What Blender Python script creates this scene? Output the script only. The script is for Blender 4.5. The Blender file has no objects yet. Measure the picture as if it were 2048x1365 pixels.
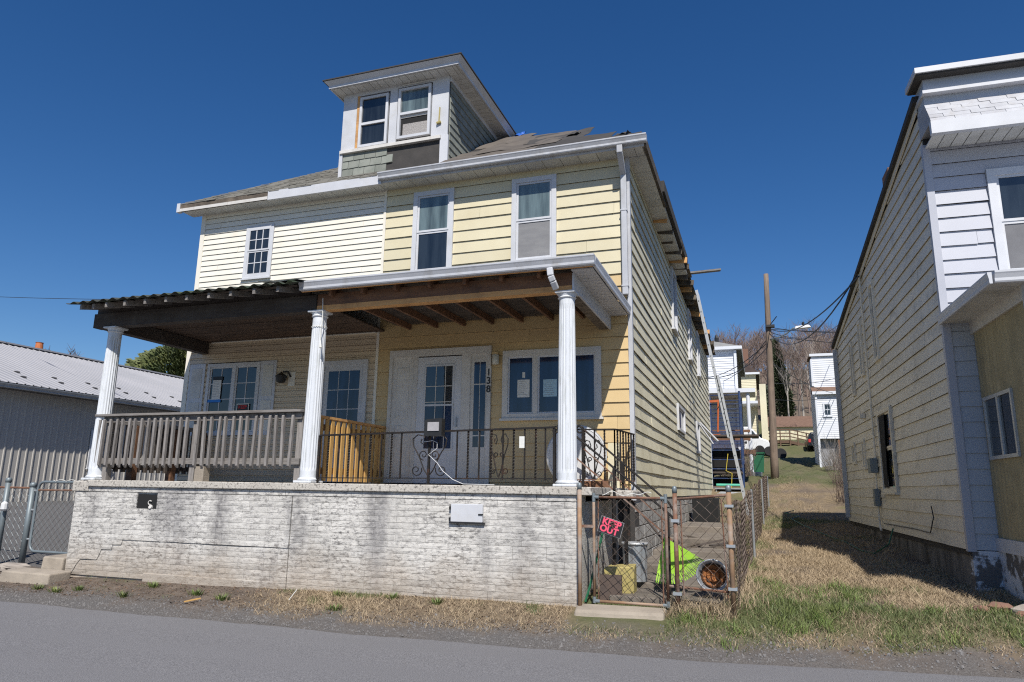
import bpy, math, random
import numpy as np
from mathutils import Vector, Matrix, noise

rnd = random.Random(7)
scene = bpy.context.scene
COL = scene.collection
R = math.radians

# ------------------------------------------------------------------ camera
cam_d = bpy.data.cameras.new('camera')
cam_d.sensor_width = 36.0
cam_d.lens = 36.0 * 1400.0 / 2048.0
cam_d.clip_start = 0.05
cam_d.clip_end = 2000.0
cam = bpy.data.objects.new('camera', cam_d)
COL.objects.link(cam)
yaw, pitch, roll = R(19.3), R(11.9), R(0.9)
fw = Vector((-math.sin(yaw) * math.cos(pitch), math.cos(yaw) * math.cos(pitch), math.sin(pitch)))
rt = Vector((math.cos(yaw), math.sin(yaw), 0.0))
up = rt.cross(fw)
rt2 = rt * math.cos(roll) + up * math.sin(roll)
up2 = up * math.cos(roll) - rt * math.sin(roll)
m = Matrix((rt2, up2, -fw)).transposed().to_4x4()
m.translation = Vector((0.0, 0.0, 1.5))
cam.matrix_world = m
scene.camera = cam

# ------------------------------------------------------------------ sky, sun, exposure
SUN = Vector((0.38, -1.0, 1.22)).normalized()
world = bpy.data.worlds.new('World')
scene.world = world
world.use_nodes = True
wn = world.node_tree
wn.nodes.clear()
sky = wn.nodes.new('ShaderNodeTexSky')
sky.sky_type = 'NISHITA'
sky.sun_disc = False
sky.sun_elevation = math.asin(SUN.z)
sky.sun_rotation = math.atan2(SUN.x, SUN.y)
sky.altitude = 300.0
sky.air_density = 1.0
sky.dust_density = 0.3
sky.ozone_density = 4.0
bg = wn.nodes.new('ShaderNodeBackground')
bg.inputs['Strength'].default_value = 0.083
wo = wn.nodes.new('ShaderNodeOutputWorld')
hs = wn.nodes.new('ShaderNodeHueSaturation')
hs.inputs['Saturation'].default_value = 1.28
hs.inputs['Hue'].default_value = 0.507
wn.links.new(sky.outputs[0], hs.inputs['Color'])
wn.links.new(hs.outputs[0], bg.inputs['Color'])
wn.links.new(bg.outputs[0], wo.inputs['Surface'])
sun_d = bpy.data.lights.new('sun', 'SUN')
sun_d.energy = 5.0
sun_d.angle = R(0.53)
sun_d.color = (1.0, 0.955, 0.88)
sun = bpy.data.objects.new('sun', sun_d)
sun.rotation_euler = (-SUN).to_track_quat('-Z', 'Y').to_euler()
sun.location = (4, -10, 20)
COL.objects.link(sun)
vs = scene.view_settings
vs.view_transform = 'Standard'
vs.look = 'None'
vs.exposure = 0.22
vs.gamma = 1.0
vs.use_curve_mapping = False
scene.cycles.use_denoising = False
scene.cycles.filter_width = 1.15
scene.cycles.max_bounces = 6
scene.cycles.sample_clamp_indirect = 3.0

# ------------------------------------------------------------------ materials
def nd(t, kind, **kw):
    n = t.nodes.new(kind)
    for k, v in kw.items():
        if k in n.inputs:
            n.inputs[k].default_value = v
        else:
            setattr(n, k, v)
    return n

def rgba(c):
    return (c[0], c[1], c[2], 1.0)

def mixc(t, fac, a, b):
    n = t.nodes.new('ShaderNodeMix'); n.data_type = 'RGBA'
    for sock, val in ((n.inputs[0], fac), (n.inputs[6], a), (n.inputs[7], b)):
        if isinstance(val, (int, float)): sock.default_value = val
        elif isinstance(val, tuple): sock.default_value = rgba(val)
        else: t.links.new(val, sock)
    return n.outputs[2]

def ramp(t, fac, lo, hi):
    n = t.nodes.new('ShaderNodeMapRange'); n.clamp = True
    n.inputs[1].default_value = lo; n.inputs[2].default_value = hi
    t.links.new(fac, n.inputs[0])
    return n.outputs[0]

def math_(t, op, a, b=None):
    n = t.nodes.new('ShaderNodeMath'); n.operation = op
    for i, v in enumerate((a, b)):
        if v is None: continue
        if isinstance(v, (int, float)): n.inputs[i].default_value = v
        else: t.links.new(v, n.inputs[i])
    return n.outputs[0]

def nz(t, scale, stretch=(1, 1, 1), detail=4.0, rough=0.6, space='pos', off=(0, 0, 0)):
    if space == 'pos':
        src = t.nodes.new('ShaderNodeNewGeometry').outputs['Position']
    else:
        src = t.nodes.new('ShaderNodeTexCoord').outputs['Object']
    mp = t.nodes.new('ShaderNodeMapping')
    mp.inputs['Scale'].default_value = stretch
    mp.inputs['Location'].default_value = off
    t.links.new(src, mp.inputs['Vector'])
    n = t.nodes.new('ShaderNodeTexNoise')
    n.inputs['Scale'].default_value = scale
    n.inputs['Detail'].default_value = detail
    n.inputs['Roughness'].default_value = rough
    t.links.new(mp.outputs[0], n.inputs['Vector'])
    return n.outputs[0]

MATS = {}
def newmat(name):
    mt = bpy.data.materials.new(name); mt.use_nodes = True
    t = mt.node_tree; t.nodes.clear()
    b = t.nodes.new('ShaderNodeBsdfPrincipled')
    o = t.nodes.new('ShaderNodeOutputMaterial')
    t.links.new(b.outputs[0], o.inputs['Surface'])
    MATS[name] = mt
    return mt, t, b

def pm(name, c1, c2=None, scale=3.0, rough=0.6, bump=0.0, bscale=None, metal=0.0, stretch=(1, 1, 1),
       stain=None, stain_amt=0.5, stain_scale=1.5, stain_lo=0.5, stain_hi=0.7, stain_stretch=(1, 1, 1), rand=0.06, spec=0.5, bdist=0.01, detail=5.0):
    """two-tone noise colour + optional stain layer + bump"""
    mt, t, b = newmat(name)
    c2 = c2 or tuple(min(1, v * 0.8) for v in c1)
    n1 = nz(t, scale, stretch, detail)
    col = mixc(t, ramp(t, n1, 0.3, 0.7), c1, c2)
    if stain:
        s = nz(t, stain_scale, stain_stretch, 8.0, 0.65, off=(3.1, 7.7, 1.3))
        f = math_(t, 'MULTIPLY', ramp(t, s, stain_lo, stain_hi), stain_amt)
        col = mixc(t, f, col, stain)
    if rand:
        oi = t.nodes.new('ShaderNodeObjectInfo')
        v = t.nodes.new('ShaderNodeHueSaturation')
        mr = t.nodes.new('ShaderNodeMapRange')
        mr.inputs[3].default_value = 1 - rand; mr.inputs[4].default_value = 1 + rand
        t.links.new(oi.outputs['Random'], mr.inputs[0])
        t.links.new(mr.outputs[0], v.inputs['Value'])
        t.links.new(col, v.inputs['Color'])
        col = v.outputs[0]
    t.links.new(col, b.inputs['Base Color'])
    b.inputs['Roughness'].default_value = rough
    b.inputs['Metallic'].default_value = metal
    b.inputs['Specular IOR Level'].default_value = spec
    if bump:
        n2 = nz(t, bscale or scale * 6, stretch, 6.0, 0.65)
        bp = nd(t, 'ShaderNodeBump', Strength=bump, Distance=bdist)
        t.links.new(n2, bp.inputs['Height'])
        t.links.new(bp.outputs[0], b.inputs['Normal'])
    return mt

def glassmat(name, c, rough=0.03, spec=0.9, wav=0.02):
    mt, t, b = newmat(name)
    n = ramp(t, nz(t, 2.5, (3.0, 3.0, 0.35), 3.0), 0.35, 0.65)
    t.links.new(mixc(t, n, tuple(v * 1.35 for v in c), tuple(v * 0.55 for v in c)), b.inputs['Base Color'])
    b.inputs['Roughness'].default_value = rough
    b.inputs['Specular IOR Level'].default_value = spec
    bp = nd(t, 'ShaderNodeBump', Strength=wav, Distance=0.05)
    t.links.new(nz(t, 2.0, (1, 1, 1), 1.0), bp.inputs['Height'])
    t.links.new(bp.outputs[0], b.inputs['Normal'])
    return mt

M = MATS
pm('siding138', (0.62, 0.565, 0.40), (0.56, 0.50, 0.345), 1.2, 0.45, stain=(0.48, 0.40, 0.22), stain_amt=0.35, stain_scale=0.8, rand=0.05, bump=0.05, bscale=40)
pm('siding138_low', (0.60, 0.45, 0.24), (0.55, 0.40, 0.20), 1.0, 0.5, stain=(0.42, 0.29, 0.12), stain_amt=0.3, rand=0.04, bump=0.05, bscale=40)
pm('siding138_side_lit', (0.74, 0.69, 0.51), (0.67, 0.62, 0.45), 0.9, 0.5, stain=(0.36, 0.31, 0.18), stain_amt=0.55, stain_scale=0.7, stain_stretch=(1, 1, 0.4), rand=0.06, bump=0.05, bscale=40)  # same siding, colour lightened to lift this wall under grazing sun
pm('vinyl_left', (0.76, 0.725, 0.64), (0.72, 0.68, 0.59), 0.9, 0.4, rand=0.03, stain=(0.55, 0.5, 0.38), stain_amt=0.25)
pm('vinyl_left_shaded', (0.60, 0.50, 0.36), (0.55, 0.45, 0.32), 0.9, 0.45, rand=0.03, stain=(0.40, 0.32, 0.22), stain_amt=0.3)  # tan copy of the left vinyl: porch shade put into the colour
pm('white_trim', (0.58, 0.59, 0.62), (0.50, 0.51, 0.54), 2.5, 0.45, stain=(0.42, 0.40, 0.36), stain_amt=0.35, stain_scale=3, rand=0.04)
pm('old_white', (0.62, 0.60, 0.57), (0.52, 0.50, 0.47), 4.0, 0.6, stain=(0.26, 0.21, 0.17), stain_amt=0.45, stain_scale=9, stain_lo=0.56, stain_hi=0.75, stain_stretch=(2, 2, 0.6), rand=0.04, bump=0.15, bscale=60)
pm('gutter', (0.49, 0.50, 0.53), (0.41, 0.42, 0.45), 2.0, 0.4, rand=0.02, stain=(0.24, 0.22, 0.19), stain_amt=0.45, stain_scale=5, stain_stretch=(1, 1, 0.4))
pm('soffit', (0.62, 0.61, 0.58), (0.56, 0.55, 0.51), 2.0, 0.55, stain=(0.34, 0.32, 0.28), stain_amt=0.5, stain_scale=2.2, rand=0.06)
pm('column', (0.66, 0.68, 0.71), (0.60, 0.62, 0.65), 3.0, 0.4, stain=(0.33, 0.34, 0.30), stain_amt=0.6, stain_scale=3, stain_stretch=(5, 5, 0.8), rand=0.02)
glassmat('glass', (0.018, 0.023, 0.028))
glassmat('glass_up', (0.10, 0.135, 0.14), rough=0.10)
glassmat('glass_blue', (0.014, 0.032, 0.075), rough=0.06, spec=0.6)
pm('screen', (0.16, 0.16, 0.17), (0.11, 0.11, 0.12), 3.0, 0.7, rand=0.0)
pm('board_grey', (0.23, 0.23, 0.235), (0.17, 0.17, 0.18), 3.0, 0.75, stretch=(1, 1, 3), rand=0.0)
pm('frosted', (0.20, 0.18, 0.17), (0.42, 0.40, 0.38), 45.0, 0.5, rand=0.0, bump=0.3, bscale=60)
pm('felt', (0.035, 0.033, 0.032), (0.055, 0.05, 0.047), 5.0, 0.9, bump=0.3, bscale=30, rand=0.1)
pm('felt_brown', (0.085, 0.072, 0.062), (0.13, 0.112, 0.095), 3.0, 0.9, bump=0.3, bscale=20, rand=0.1)
pm('slate', (0.175, 0.19, 0.165), (0.25, 0.26, 0.23), 5.0, 0.8, bump=0.3, bscale=25, rand=0.14, stain=(0.12, 0.14, 0.12), stain_amt=0.4, stain_scale=6)
pm('old_shingle', (0.13, 0.125, 0.11), (0.20, 0.19, 0.165), 6.0, 0.9, bump=0.4, bscale=30, rand=0.15, stain=(0.05, 0.05, 0.045), stain_amt=0.6, stain_scale=4)
pm('tarp', (0.02, 0.12, 0.5), None, 3.0, 0.5)
pm('wood_grey', (0.27, 0.25, 0.235), (0.17, 0.155, 0.145), 3.0, 0.85, bump=0.5, bscale=10, stretch=(9, 9, 1.0), rand=0.14, stain=(0.07, 0.06, 0.055), stain_amt=0.6, stain_scale=4, stain_stretch=(5, 5, 1))
pm('wood_grey_h', (0.25, 0.23, 0.215), (0.15, 0.137, 0.125), 3.0, 0.85, bump=0.5, bscale=10, stretch=(1, 9, 9), rand=0.14, stain=(0.06, 0.05, 0.045), stain_amt=0.6, stain_scale=3, stain_stretch=(1, 5, 5))
pm('wood_dark', (0.075, 0.058, 0.048), (0.04, 0.031, 0.027), 3.0, 0.85, bump=0.4, bscale=10, stretch=(1, 6, 9), rand=0.2, stain=(0.12, 0.11, 0.10), stain_amt=0.5, stain_scale=2)
pm('wood_brown', (0.20, 0.10, 0.052), (0.12, 0.058, 0.032), 2.5, 0.75, bump=0.3, bscale=10, stretch=(1.5, 6, 9), rand=0.15, stain=(0.03, 0.02, 0.015), stain_amt=0.5, stain_scale=3)
pm('wood_ceil', (0.11, 0.068, 0.045), (0.06, 0.038, 0.027), 2.5, 0.8, bump=0.3, bscale=10, stretch=(1.5, 6, 9), rand=0.2, stain=(0.02, 0.015, 0.012), stain_amt=0.5, stain_scale=3)
pm('wood_new', (0.66, 0.37, 0.14), (0.52, 0.27, 0.10), 3.0, 0.7, bump=0.2, bscale=12, stretch=(1, 8, 8), rand=0.1, stain=(0.20, 0.09, 0.035), stain_amt=0.5, stain_scale=3)
pm('wood_yellow', (0.56, 0.34, 0.11), (0.44, 0.25, 0.08), 3.0, 0.7, bump=0.2, bscale=12, stretch=(8, 8, 1), rand=0.12)
pm('wood_rot', (0.16, 0.13, 0.10), (0.05, 0.04, 0.032), 6.0, 0.9, bump=0.6, bscale=25, rand=0.2)
pm('iron', (0.010, 0.009, 0.009), (0.02, 0.016, 0.014), 12.0, 0.6, rand=0.05, spec=0.3, stain=(0.09, 0.04, 0.022), stain_amt=0.4, stain_scale=9, stain_lo=0.56, stain_hi=0.66)
pm('rust', (0.20, 0.095, 0.055), (0.11, 0.055, 0.035), 14.0, 0.8, bump=0.3, bscale=60, rand=0.1, stain=(0.30, 0.27, 0.24), stain_amt=0.7, stain_scale=5)
pm('rust_post', (0.33, 0.20, 0.115), (0.22, 0.135, 0.08), 9.0, 0.75, rand=0.1, stain=(0.33, 0.33, 0.32), stain_amt=0.9, stain_scale=1.2, stain_stretch=(1, 1, 1.6))
pm('wire_rust', (0.085, 0.06, 0.048), (0.16, 0.125, 0.105), 3.0, 0.7, rand=0.0, metal=0.2)
pm('galv', (0.42, 0.44, 0.46), (0.33, 0.35, 0.37), 5.0, 0.45, metal=0.5, rand=0.05, stain=(0.25, 0.25, 0.25), stain_amt=0.4, stain_scale=4)
pm('galv_dark', (0.20, 0.235, 0.25), (0.15, 0.175, 0.19), 5.0, 0.5, metal=0.3, rand=0.05)
pm('steel', (0.55, 0.56, 0.57), (0.46, 0.47, 0.48), 4.0, 0.4, metal=0.5, rand=0.03)
pm('concrete', (0.36, 0.31, 0.25), (0.27, 0.23, 0.185), 3.0, 0.9, bump=0.5, bscale=40, stain=(0.18, 0.155, 0.125), stain_amt=0.6, stain_scale=3, rand=0.05)
pm('slab_concrete', (0.50, 0.47, 0.42), (0.40, 0.37, 0.33), 5.0, 0.9, bump=0.8, bscale=45, stain=(0.10, 0.09, 0.08), stain_amt=0.85, stain_scale=28, stain_lo=0.52, stain_hi=0.62, rand=0.04)
pm('foundation', (0.42, 0.41, 0.39), (0.30, 0.29, 0.28), 3.0, 0.9, bump=0.6, bscale=30, stain=(0.06, 0.055, 0.05), stain_amt=0.85, stain_scale=6, rand=0.05)
pm('dark_foundation', (0.20, 0.19, 0.18), (0.12, 0.115, 0.11), 3.0, 0.9, bump=0.6, bscale=30, stain=(0.025, 0.023, 0.022), stain_amt=0.9, stain_scale=2.5, stain_stretch=(1, 1, 0.4), stain_lo=0.42, stain_hi=0.62, rand=0.05)
pm('concrete_dark', (0.21, 0.18, 0.15), (0.13, 0.11, 0.09), 3.0, 0.9, bump=0.5, bscale=40, stain=(0.07, 0.06, 0.05), stain_amt=0.6, stain_scale=3, rand=0.1)
pm('paint_peel', (0.62, 0.65, 0.70), (0.55, 0.57, 0.62), 4.0, 0.7, bump=0.5, bscale=20, stain=(0.10, 0.09, 0.085), stain_amt=0.95, stain_scale=2.6, stain_lo=0.50, stain_hi=0.54, rand=0.0)
pm('paper', (0.72, 0.72, 0.68), (0.60, 0.60, 0.57), 30.0, 0.7, rand=0.03)
pm('newsprint', (0.36, 0.35, 0.36), (0.28, 0.27, 0.28), 20.0, 0.8, rand=0.0)
pm('paper_blue', (0.42, 0.60, 0.70), (0.36, 0.54, 0.64), 20.0, 0.7, rand=0.0)
pm('print_grey', (0.32, 0.33, 0.35), None, 40.0, 0.8, rand=0.0)
pm('blue_tape', (0.02, 0.20, 0.62), None, 4.0, 0.6, rand=0.0)
pm('black', (0.012, 0.012, 0.013), (0.02, 0.02, 0.02), 8.0, 0.5, rand=0.0)
pm('black_matte', (0.010, 0.010, 0.011), None, 8.0, 0.9, rand=0.0)
pm('red', (0.55, 0.03, 0.03), None, 8.0, 0.6, rand=0.0)
pm('sign_pink', (0.80, 0.10, 0.17), (0.7, 0.07, 0.13), 30.0, 0.6, rand=0.0)
pm('white_plain', (0.66, 0.66, 0.66), (0.60, 0.60, 0.60), 4.0, 0.45, rand=0.0)
pm('jar', (0.60, 0.58, 0.50), None, 6.0, 0.35, rand=0.0)
pm('rightwhite', (0.45, 0.46, 0.51), (0.41, 0.42, 0.47), 0.9, 0.45, rand=0.03, spec=0.3, bump=0.06, bscale=4, bdist=0.02)
pm('right_side', (0.74, 0.69, 0.59), (0.65, 0.60, 0.50), 0.8, 0.5, rand=0.05, stain=(0.10, 0.095, 0.085), stain_amt=0.6, stain_scale=2.2, stain_lo=0.54, stain_hi=0.78, stain_stretch=(1, 1, 1.6), bump=0.05, bscale=30)
pm('right_grey', (0.44, 0.47, 0.52), (0.40, 0.43, 0.48), 1.0, 0.45, rand=0.03)
pm('fibreglass', (0.40, 0.33, 0.19), (0.30, 0.245, 0.135), 6.0, 0.5, stretch=(1, 1, 0.15), rand=0.03, stain=(0.13, 0.11, 0.07), stain_amt=0.5, stain_scale=2)
pm('white_shingle', (0.43, 0.44, 0.47), (0.33, 0.33, 0.355), 4.0, 0.6, bump=0.5, bscale=18, rand=0.08, stain=(0.32, 0.30, 0.28), stain_amt=0.5, stain_scale=8)
pm('brick', (0.24, 0.12, 0.08), (0.16, 0.10, 0.08), 12.0, 0.9, bump=0.4, bscale=30, rand=0.1)
pm('barn_wall', (0.43, 0.405, 0.375), (0.39, 0.37, 0.34), 0.6, 0.5, rand=0.03)
pm('barn_roof', (0.34, 0.335, 0.35), (0.30, 0.30, 0.315), 0.5, 0.55, rand=0.03)
pm('barn_dark', (0.10, 0.095, 0.09), None, 2.0, 0.6, rand=0.0)
pm('terracotta', (0.50, 0.16, 0.06), None, 5.0, 0.8, rand=0.0)
pm('leaf_brown', (0.20, 0.13, 0.08), (0.10, 0.065, 0.045), 25.0, 0.8, rand=0.0)
pm('pole_wood', (0.22, 0.165, 0.125), (0.13, 0.095, 0.07), 2.0, 0.85, bump=0.5, bscale=8, stretch=(8, 8, 0.6), stain=(0.30, 0.22, 0.16), stain_amt=0.5, stain_scale=3, rand=0.05)
pm('scaf_blue', (0.015, 0.035, 0.11), (0.025, 0.05, 0.13), 4.0, 0.5, rand=0.05, stain=(0.2, 0.2, 0.2), stain_amt=0.4, stain_scale=8)
pm('scaf_orange', (0.50, 0.12, 0.035), None, 4.0, 0.5, rand=0.05)
pm('yellow', (0.62, 0.48, 0.05), None, 4.0, 0.6, rand=0.0)
pm('green_plastic', (0.012, 0.11, 0.05), None, 4.0, 0.5, rand=0.0)
pm('teal', (0.10, 0.50, 0.36), None, 4.0, 0.5, rand=0.0)
pm('lime', (0.34, 0.60, 0.05), (0.27, 0.50, 0.04), 4.0, 0.45, rand=0.0)
pm('cardboard', (0.42, 0.35, 0.13), (0.36, 0.29, 0.11), 5.0, 0.85, rand=0.05)
pm('cast_brown', (0.055, 0.04, 0.035), (0.09, 0.06, 0.045), 8.0, 0.8, rand=0.05)
pm('rust_can', (0.36, 0.14, 0.04), (0.14, 0.05, 0.02), 9.0, 0.85, bump=0.6, bscale=25, rand=0.0)
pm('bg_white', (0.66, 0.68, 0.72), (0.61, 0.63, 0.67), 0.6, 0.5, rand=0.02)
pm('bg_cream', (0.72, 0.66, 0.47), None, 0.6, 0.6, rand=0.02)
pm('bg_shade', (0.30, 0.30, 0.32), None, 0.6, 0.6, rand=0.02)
pm('roof_brown', (0.13, 0.075, 0.05), (0.19, 0.115, 0.08), 4.0, 0.9, rand=0.05, bump=0.3, bscale=10)
pm('roof_dark', (0.06, 0.042, 0.038), (0.09, 0.065, 0.058), 4.0, 0.9, rand=0.05, bump=0.3, bscale=10)
pm('roof_grey', (0.20, 0.20, 0.195), (0.27, 0.27, 0.26), 4.0, 0.9, rand=0.05, bump=0.3, bscale=10)
pm('ramp_wood', (0.14, 0.085, 0.055), (0.10, 0.06, 0.04), 3.0, 0.8, rand=0.1)
pm('van_white', (0.78, 0.79, 0.80), None, 1.0, 0.25, rand=0.0)
pm('car_dark', (0.02, 0.025, 0.035), None, 1.0, 0.2, rand=0.0)
pm('rubber', (0.012, 0.012, 0.013), None, 6.0, 0.85, rand=0.0)
pm('bark', (0.12, 0.095, 0.08), (0.19, 0.155, 0.135), 3.0, 0.9, rand=0.12)
pm('bark_pale', (0.42, 0.38, 0.34), (0.28, 0.25, 0.22), 3.0, 0.9, rand=0.1)
pm('twig', (0.15, 0.11, 0.095), (0.21, 0.155, 0.13), 0.1, 0.9, rand=0.15)
pm('needles', (0.075, 0.10, 0.035), (0.14, 0.155, 0.05), 0.8, 0.7, rand=0.1)
pm('needles_dark', (0.03, 0.045, 0.022), (0.055, 0.07, 0.03), 0.8, 0.7, rand=0.1)
pm('stone', (0.32, 0.28, 0.24), (0.22, 0.19, 0.165), 5.0, 0.9, bump=0.5, bscale=20, rand=0.2)
pm('pebble', (0.20, 0.19, 0.185), (0.09, 0.085, 0.083), 18.0, 0.9, rand=0.0)
pm('blade_green', (0.085, 0.12, 0.036), (0.15, 0.16, 0.065), 9.0, 0.65, rand=0.0)
pm('blade_dry', (0.46, 0.36, 0.235), (0.27, 0.20, 0.125), 11.0, 0.8, rand=0.0)
pm('weed', (0.09, 0.15, 0.03), (0.15, 0.17, 0.05), 3.0, 0.65, rand=0.15)

def pick(name): return MATS[name]

# painted split-face block: white paint, black mildew speckle, stains running down, brown at the foot
mt, t, b = newmat('block')
base = mixc(t, ramp(t, nz(t, 2.0), 0.3, 0.7), (0.63, 0.61, 0.575), (0.53, 0.51, 0.475))
spk = ramp(t, nz(t, 26.0, (0.55, 1, 1.2), 10.0, 0.82), 0.49, 0.58)
big = ramp(t, nz(t, 1.1, (1, 1, 1.4), 5.0, 0.6), 0.30, 0.72)
f1 = math_(t, 'MULTIPLY', spk, math_(t, 'ADD', math_(t, 'MULTIPLY', big, 0.75), 0.28))
c1 = mixc(t, f1, base, (0.075, 0.07, 0.072))
st = ramp(t, nz(t, 1.7, (1.6, 1, 0.30), 6.0, 0.65, off=(5.3, 0, 1.0)), 0.53, 0.68)
c2 = mixc(t, math_(t, 'MULTIPLY', st, 0.45), c1, (0.15, 0.145, 0.155))
gq = t.nodes.new('ShaderNodeNewGeometry'); sq = t.nodes.new('ShaderNodeSeparateXYZ'); t.links.new(gq.outputs['Position'], sq.inputs[0])
wob_x = math_(t, 'ADD', sq.outputs[0], math_(t, 'MULTIPLY', math_(t, 'SUBTRACT', nz(t, 2.2, (1, 1, 1), 5.0, 0.7, off=(2, 0, 5)), 0.5), 0.55))
for x0_, w_, a_, zl in ((-8.0, 0.26, 0.75, 0.75), (-6.97, 0.24, 1.0, 0.70), (-5.72, 0.16, 0.7, 0.55), (-4.65, 0.22, 0.6, 0.6), (-2.62, 0.26, 0.6, 0.5), (-2.2, 0.2, 0.5, 0.6), (-9.3, 0.2, 0.5, 0.8)):
    dq = math_(t, 'ABSOLUTE', math_(t, 'SUBTRACT', wob_x, x0_)); fq = ramp(t, dq, w_, 0.0)
    fz_ = ramp(t, sq.outputs[2], zl - 0.25, zl + 0.25)
    fq = math_(t, 'MULTIPLY', math_(t, 'MULTIPLY', fq, fz_), math_(t, 'MULTIPLY', ramp(t, nz(t, 9.0, (1, 1, 1), 8.0, 0.75), 0.25, 0.6), a_))
    c2 = mixc(t, math_(t, 'MULTIPLY', fq, 0.85), c2, (0.075, 0.07, 0.08))
geo = t.nodes.new('ShaderNodeNewGeometry'); sx = t.nodes.new('ShaderNodeSeparateXYZ')
t.links.new(geo.outputs['Position'], sx.inputs[0])
low = math_(t, 'MULTIPLY', ramp(t, math_(t, 'ADD', sx.outputs[2], math_(t, 'MULTIPLY', nz(t, 1.3, off=(9, 2, 0)), 0.9)), 1.20, 0.70), 0.65)
c3 = mixc(t, low, c2, (0.30, 0.235, 0.17))
oi = t.nodes.new('ShaderNodeObjectInfo'); hv = t.nodes.new('ShaderNodeHueSaturation')
mr = t.nodes.new('ShaderNodeMapRange'); mr.inputs[3].default_value = 0.9; mr.inputs[4].default_value = 1.06
t.links.new(oi.outputs['Random'], mr.inputs[0]); t.links.new(mr.outputs[0], hv.inputs['Value']); t.links.new(c3, hv.inputs['Color'])
t.links.new(hv.outputs[0], b.inputs['Base Color']); b.inputs['Roughness'].default_value = 0.9
bp = nd(t, 'ShaderNodeBump', Strength=0.7, Distance=0.012)
t.links.new(nz(t, 30.0, (0.7, 1, 1.3), 8.0, 0.75), bp.inputs['Height']); t.links.new(bp.outputs[0], b.inputs['Normal'])

# asphalt
mt, t, b = newmat('asphalt')
a = mixc(t, ramp(t, nz(t, 120.0, detail=3.0), 0.35, 0.7), (0.085, 0.083, 0.088), (0.27, 0.265, 0.275))
a = mixc(t, math_(t, 'MULTIPLY', ramp(t, nz(t, 0.5, (1, 3, 1)), 0.35, 0.7), 0.35), a, (0.145, 0.142, 0.148))
a = mixc(t, ramp(t, nz(t, 260.0, detail=2.0), 0.66, 0.74), a, (0.50, 0.50, 0.50))
t.links.new(a, b.inputs['Base Color']); b.inputs['Roughness'].default_value = 0.85
bp = nd(t, 'ShaderNodeBump', Strength=0.6, Distance=0.006)
t.links.new(nz(t, 150.0, detail=3.0), bp.inputs['Height']); t.links.new(bp.outputs[0], b.inputs['Normal'])

# ground: bare soil, leaf litter, gravel near the road, green and straw patches
mt, t, b = newmat('ground')
soil = mixc(t, ramp(t, nz(t, 5.0), 0.3, 0.7), (0.085, 0.066, 0.053), (0.17, 0.135, 0.108))
soil = mixc(t, ramp(t, nz(t, 60.0, detail=3), 0.62, 0.70), soil, (0.34, 0.30, 0.26))
grav = mixc(t, ramp(t, nz(t, 70.0, detail=3), 0.35, 0.7), (0.08, 0.077, 0.076), (0.175, 0.168, 0.165))
grav = mixc(t, ramp(t, nz(t, 90.0, detail=2, off=(4, 4, 4)), 0.69, 0.74), grav, (0.42, 0.41, 0.39))
straw = mixc(t, ramp(t, nz(t, 9.0, (1, 1, 1), 8.0, 0.75), 0.3, 0.7), (0.30, 0.23, 0.145), (0.13, 0.098, 0.062))
green = mixc(t, ramp(t, nz(t, 7.0, (1, 1, 1), 8.0, 0.75), 0.3, 0.7), (0.065, 0.085, 0.03), (0.14, 0.14, 0.065))
at = t.nodes.new('ShaderNodeVertexColor'); at.layer_name = 'zone'
sp = t.nodes.new('ShaderNodeSeparateColor'); t.links.new(at.outputs[0], sp.inputs[0])
g = mixc(t, sp.outputs[0], soil, straw)
g = mixc(t, sp.outputs[1], g, green)
g = mixc(t, sp.outputs[2], g, grav)
t.links.new(g, b.inputs['Base Color']); b.inputs['Roughness'].default_value = 0.95
b.inputs['Specular IOR Level'].default_value = 0.2
bp = nd(t, 'ShaderNodeBump', Strength=0.8, Distance=0.03)
t.links.new(nz(t, 28.0, detail=6, rough=0.75), bp.inputs['Height']); t.links.new(bp.outputs[0], b.inputs['Normal'])

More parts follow.
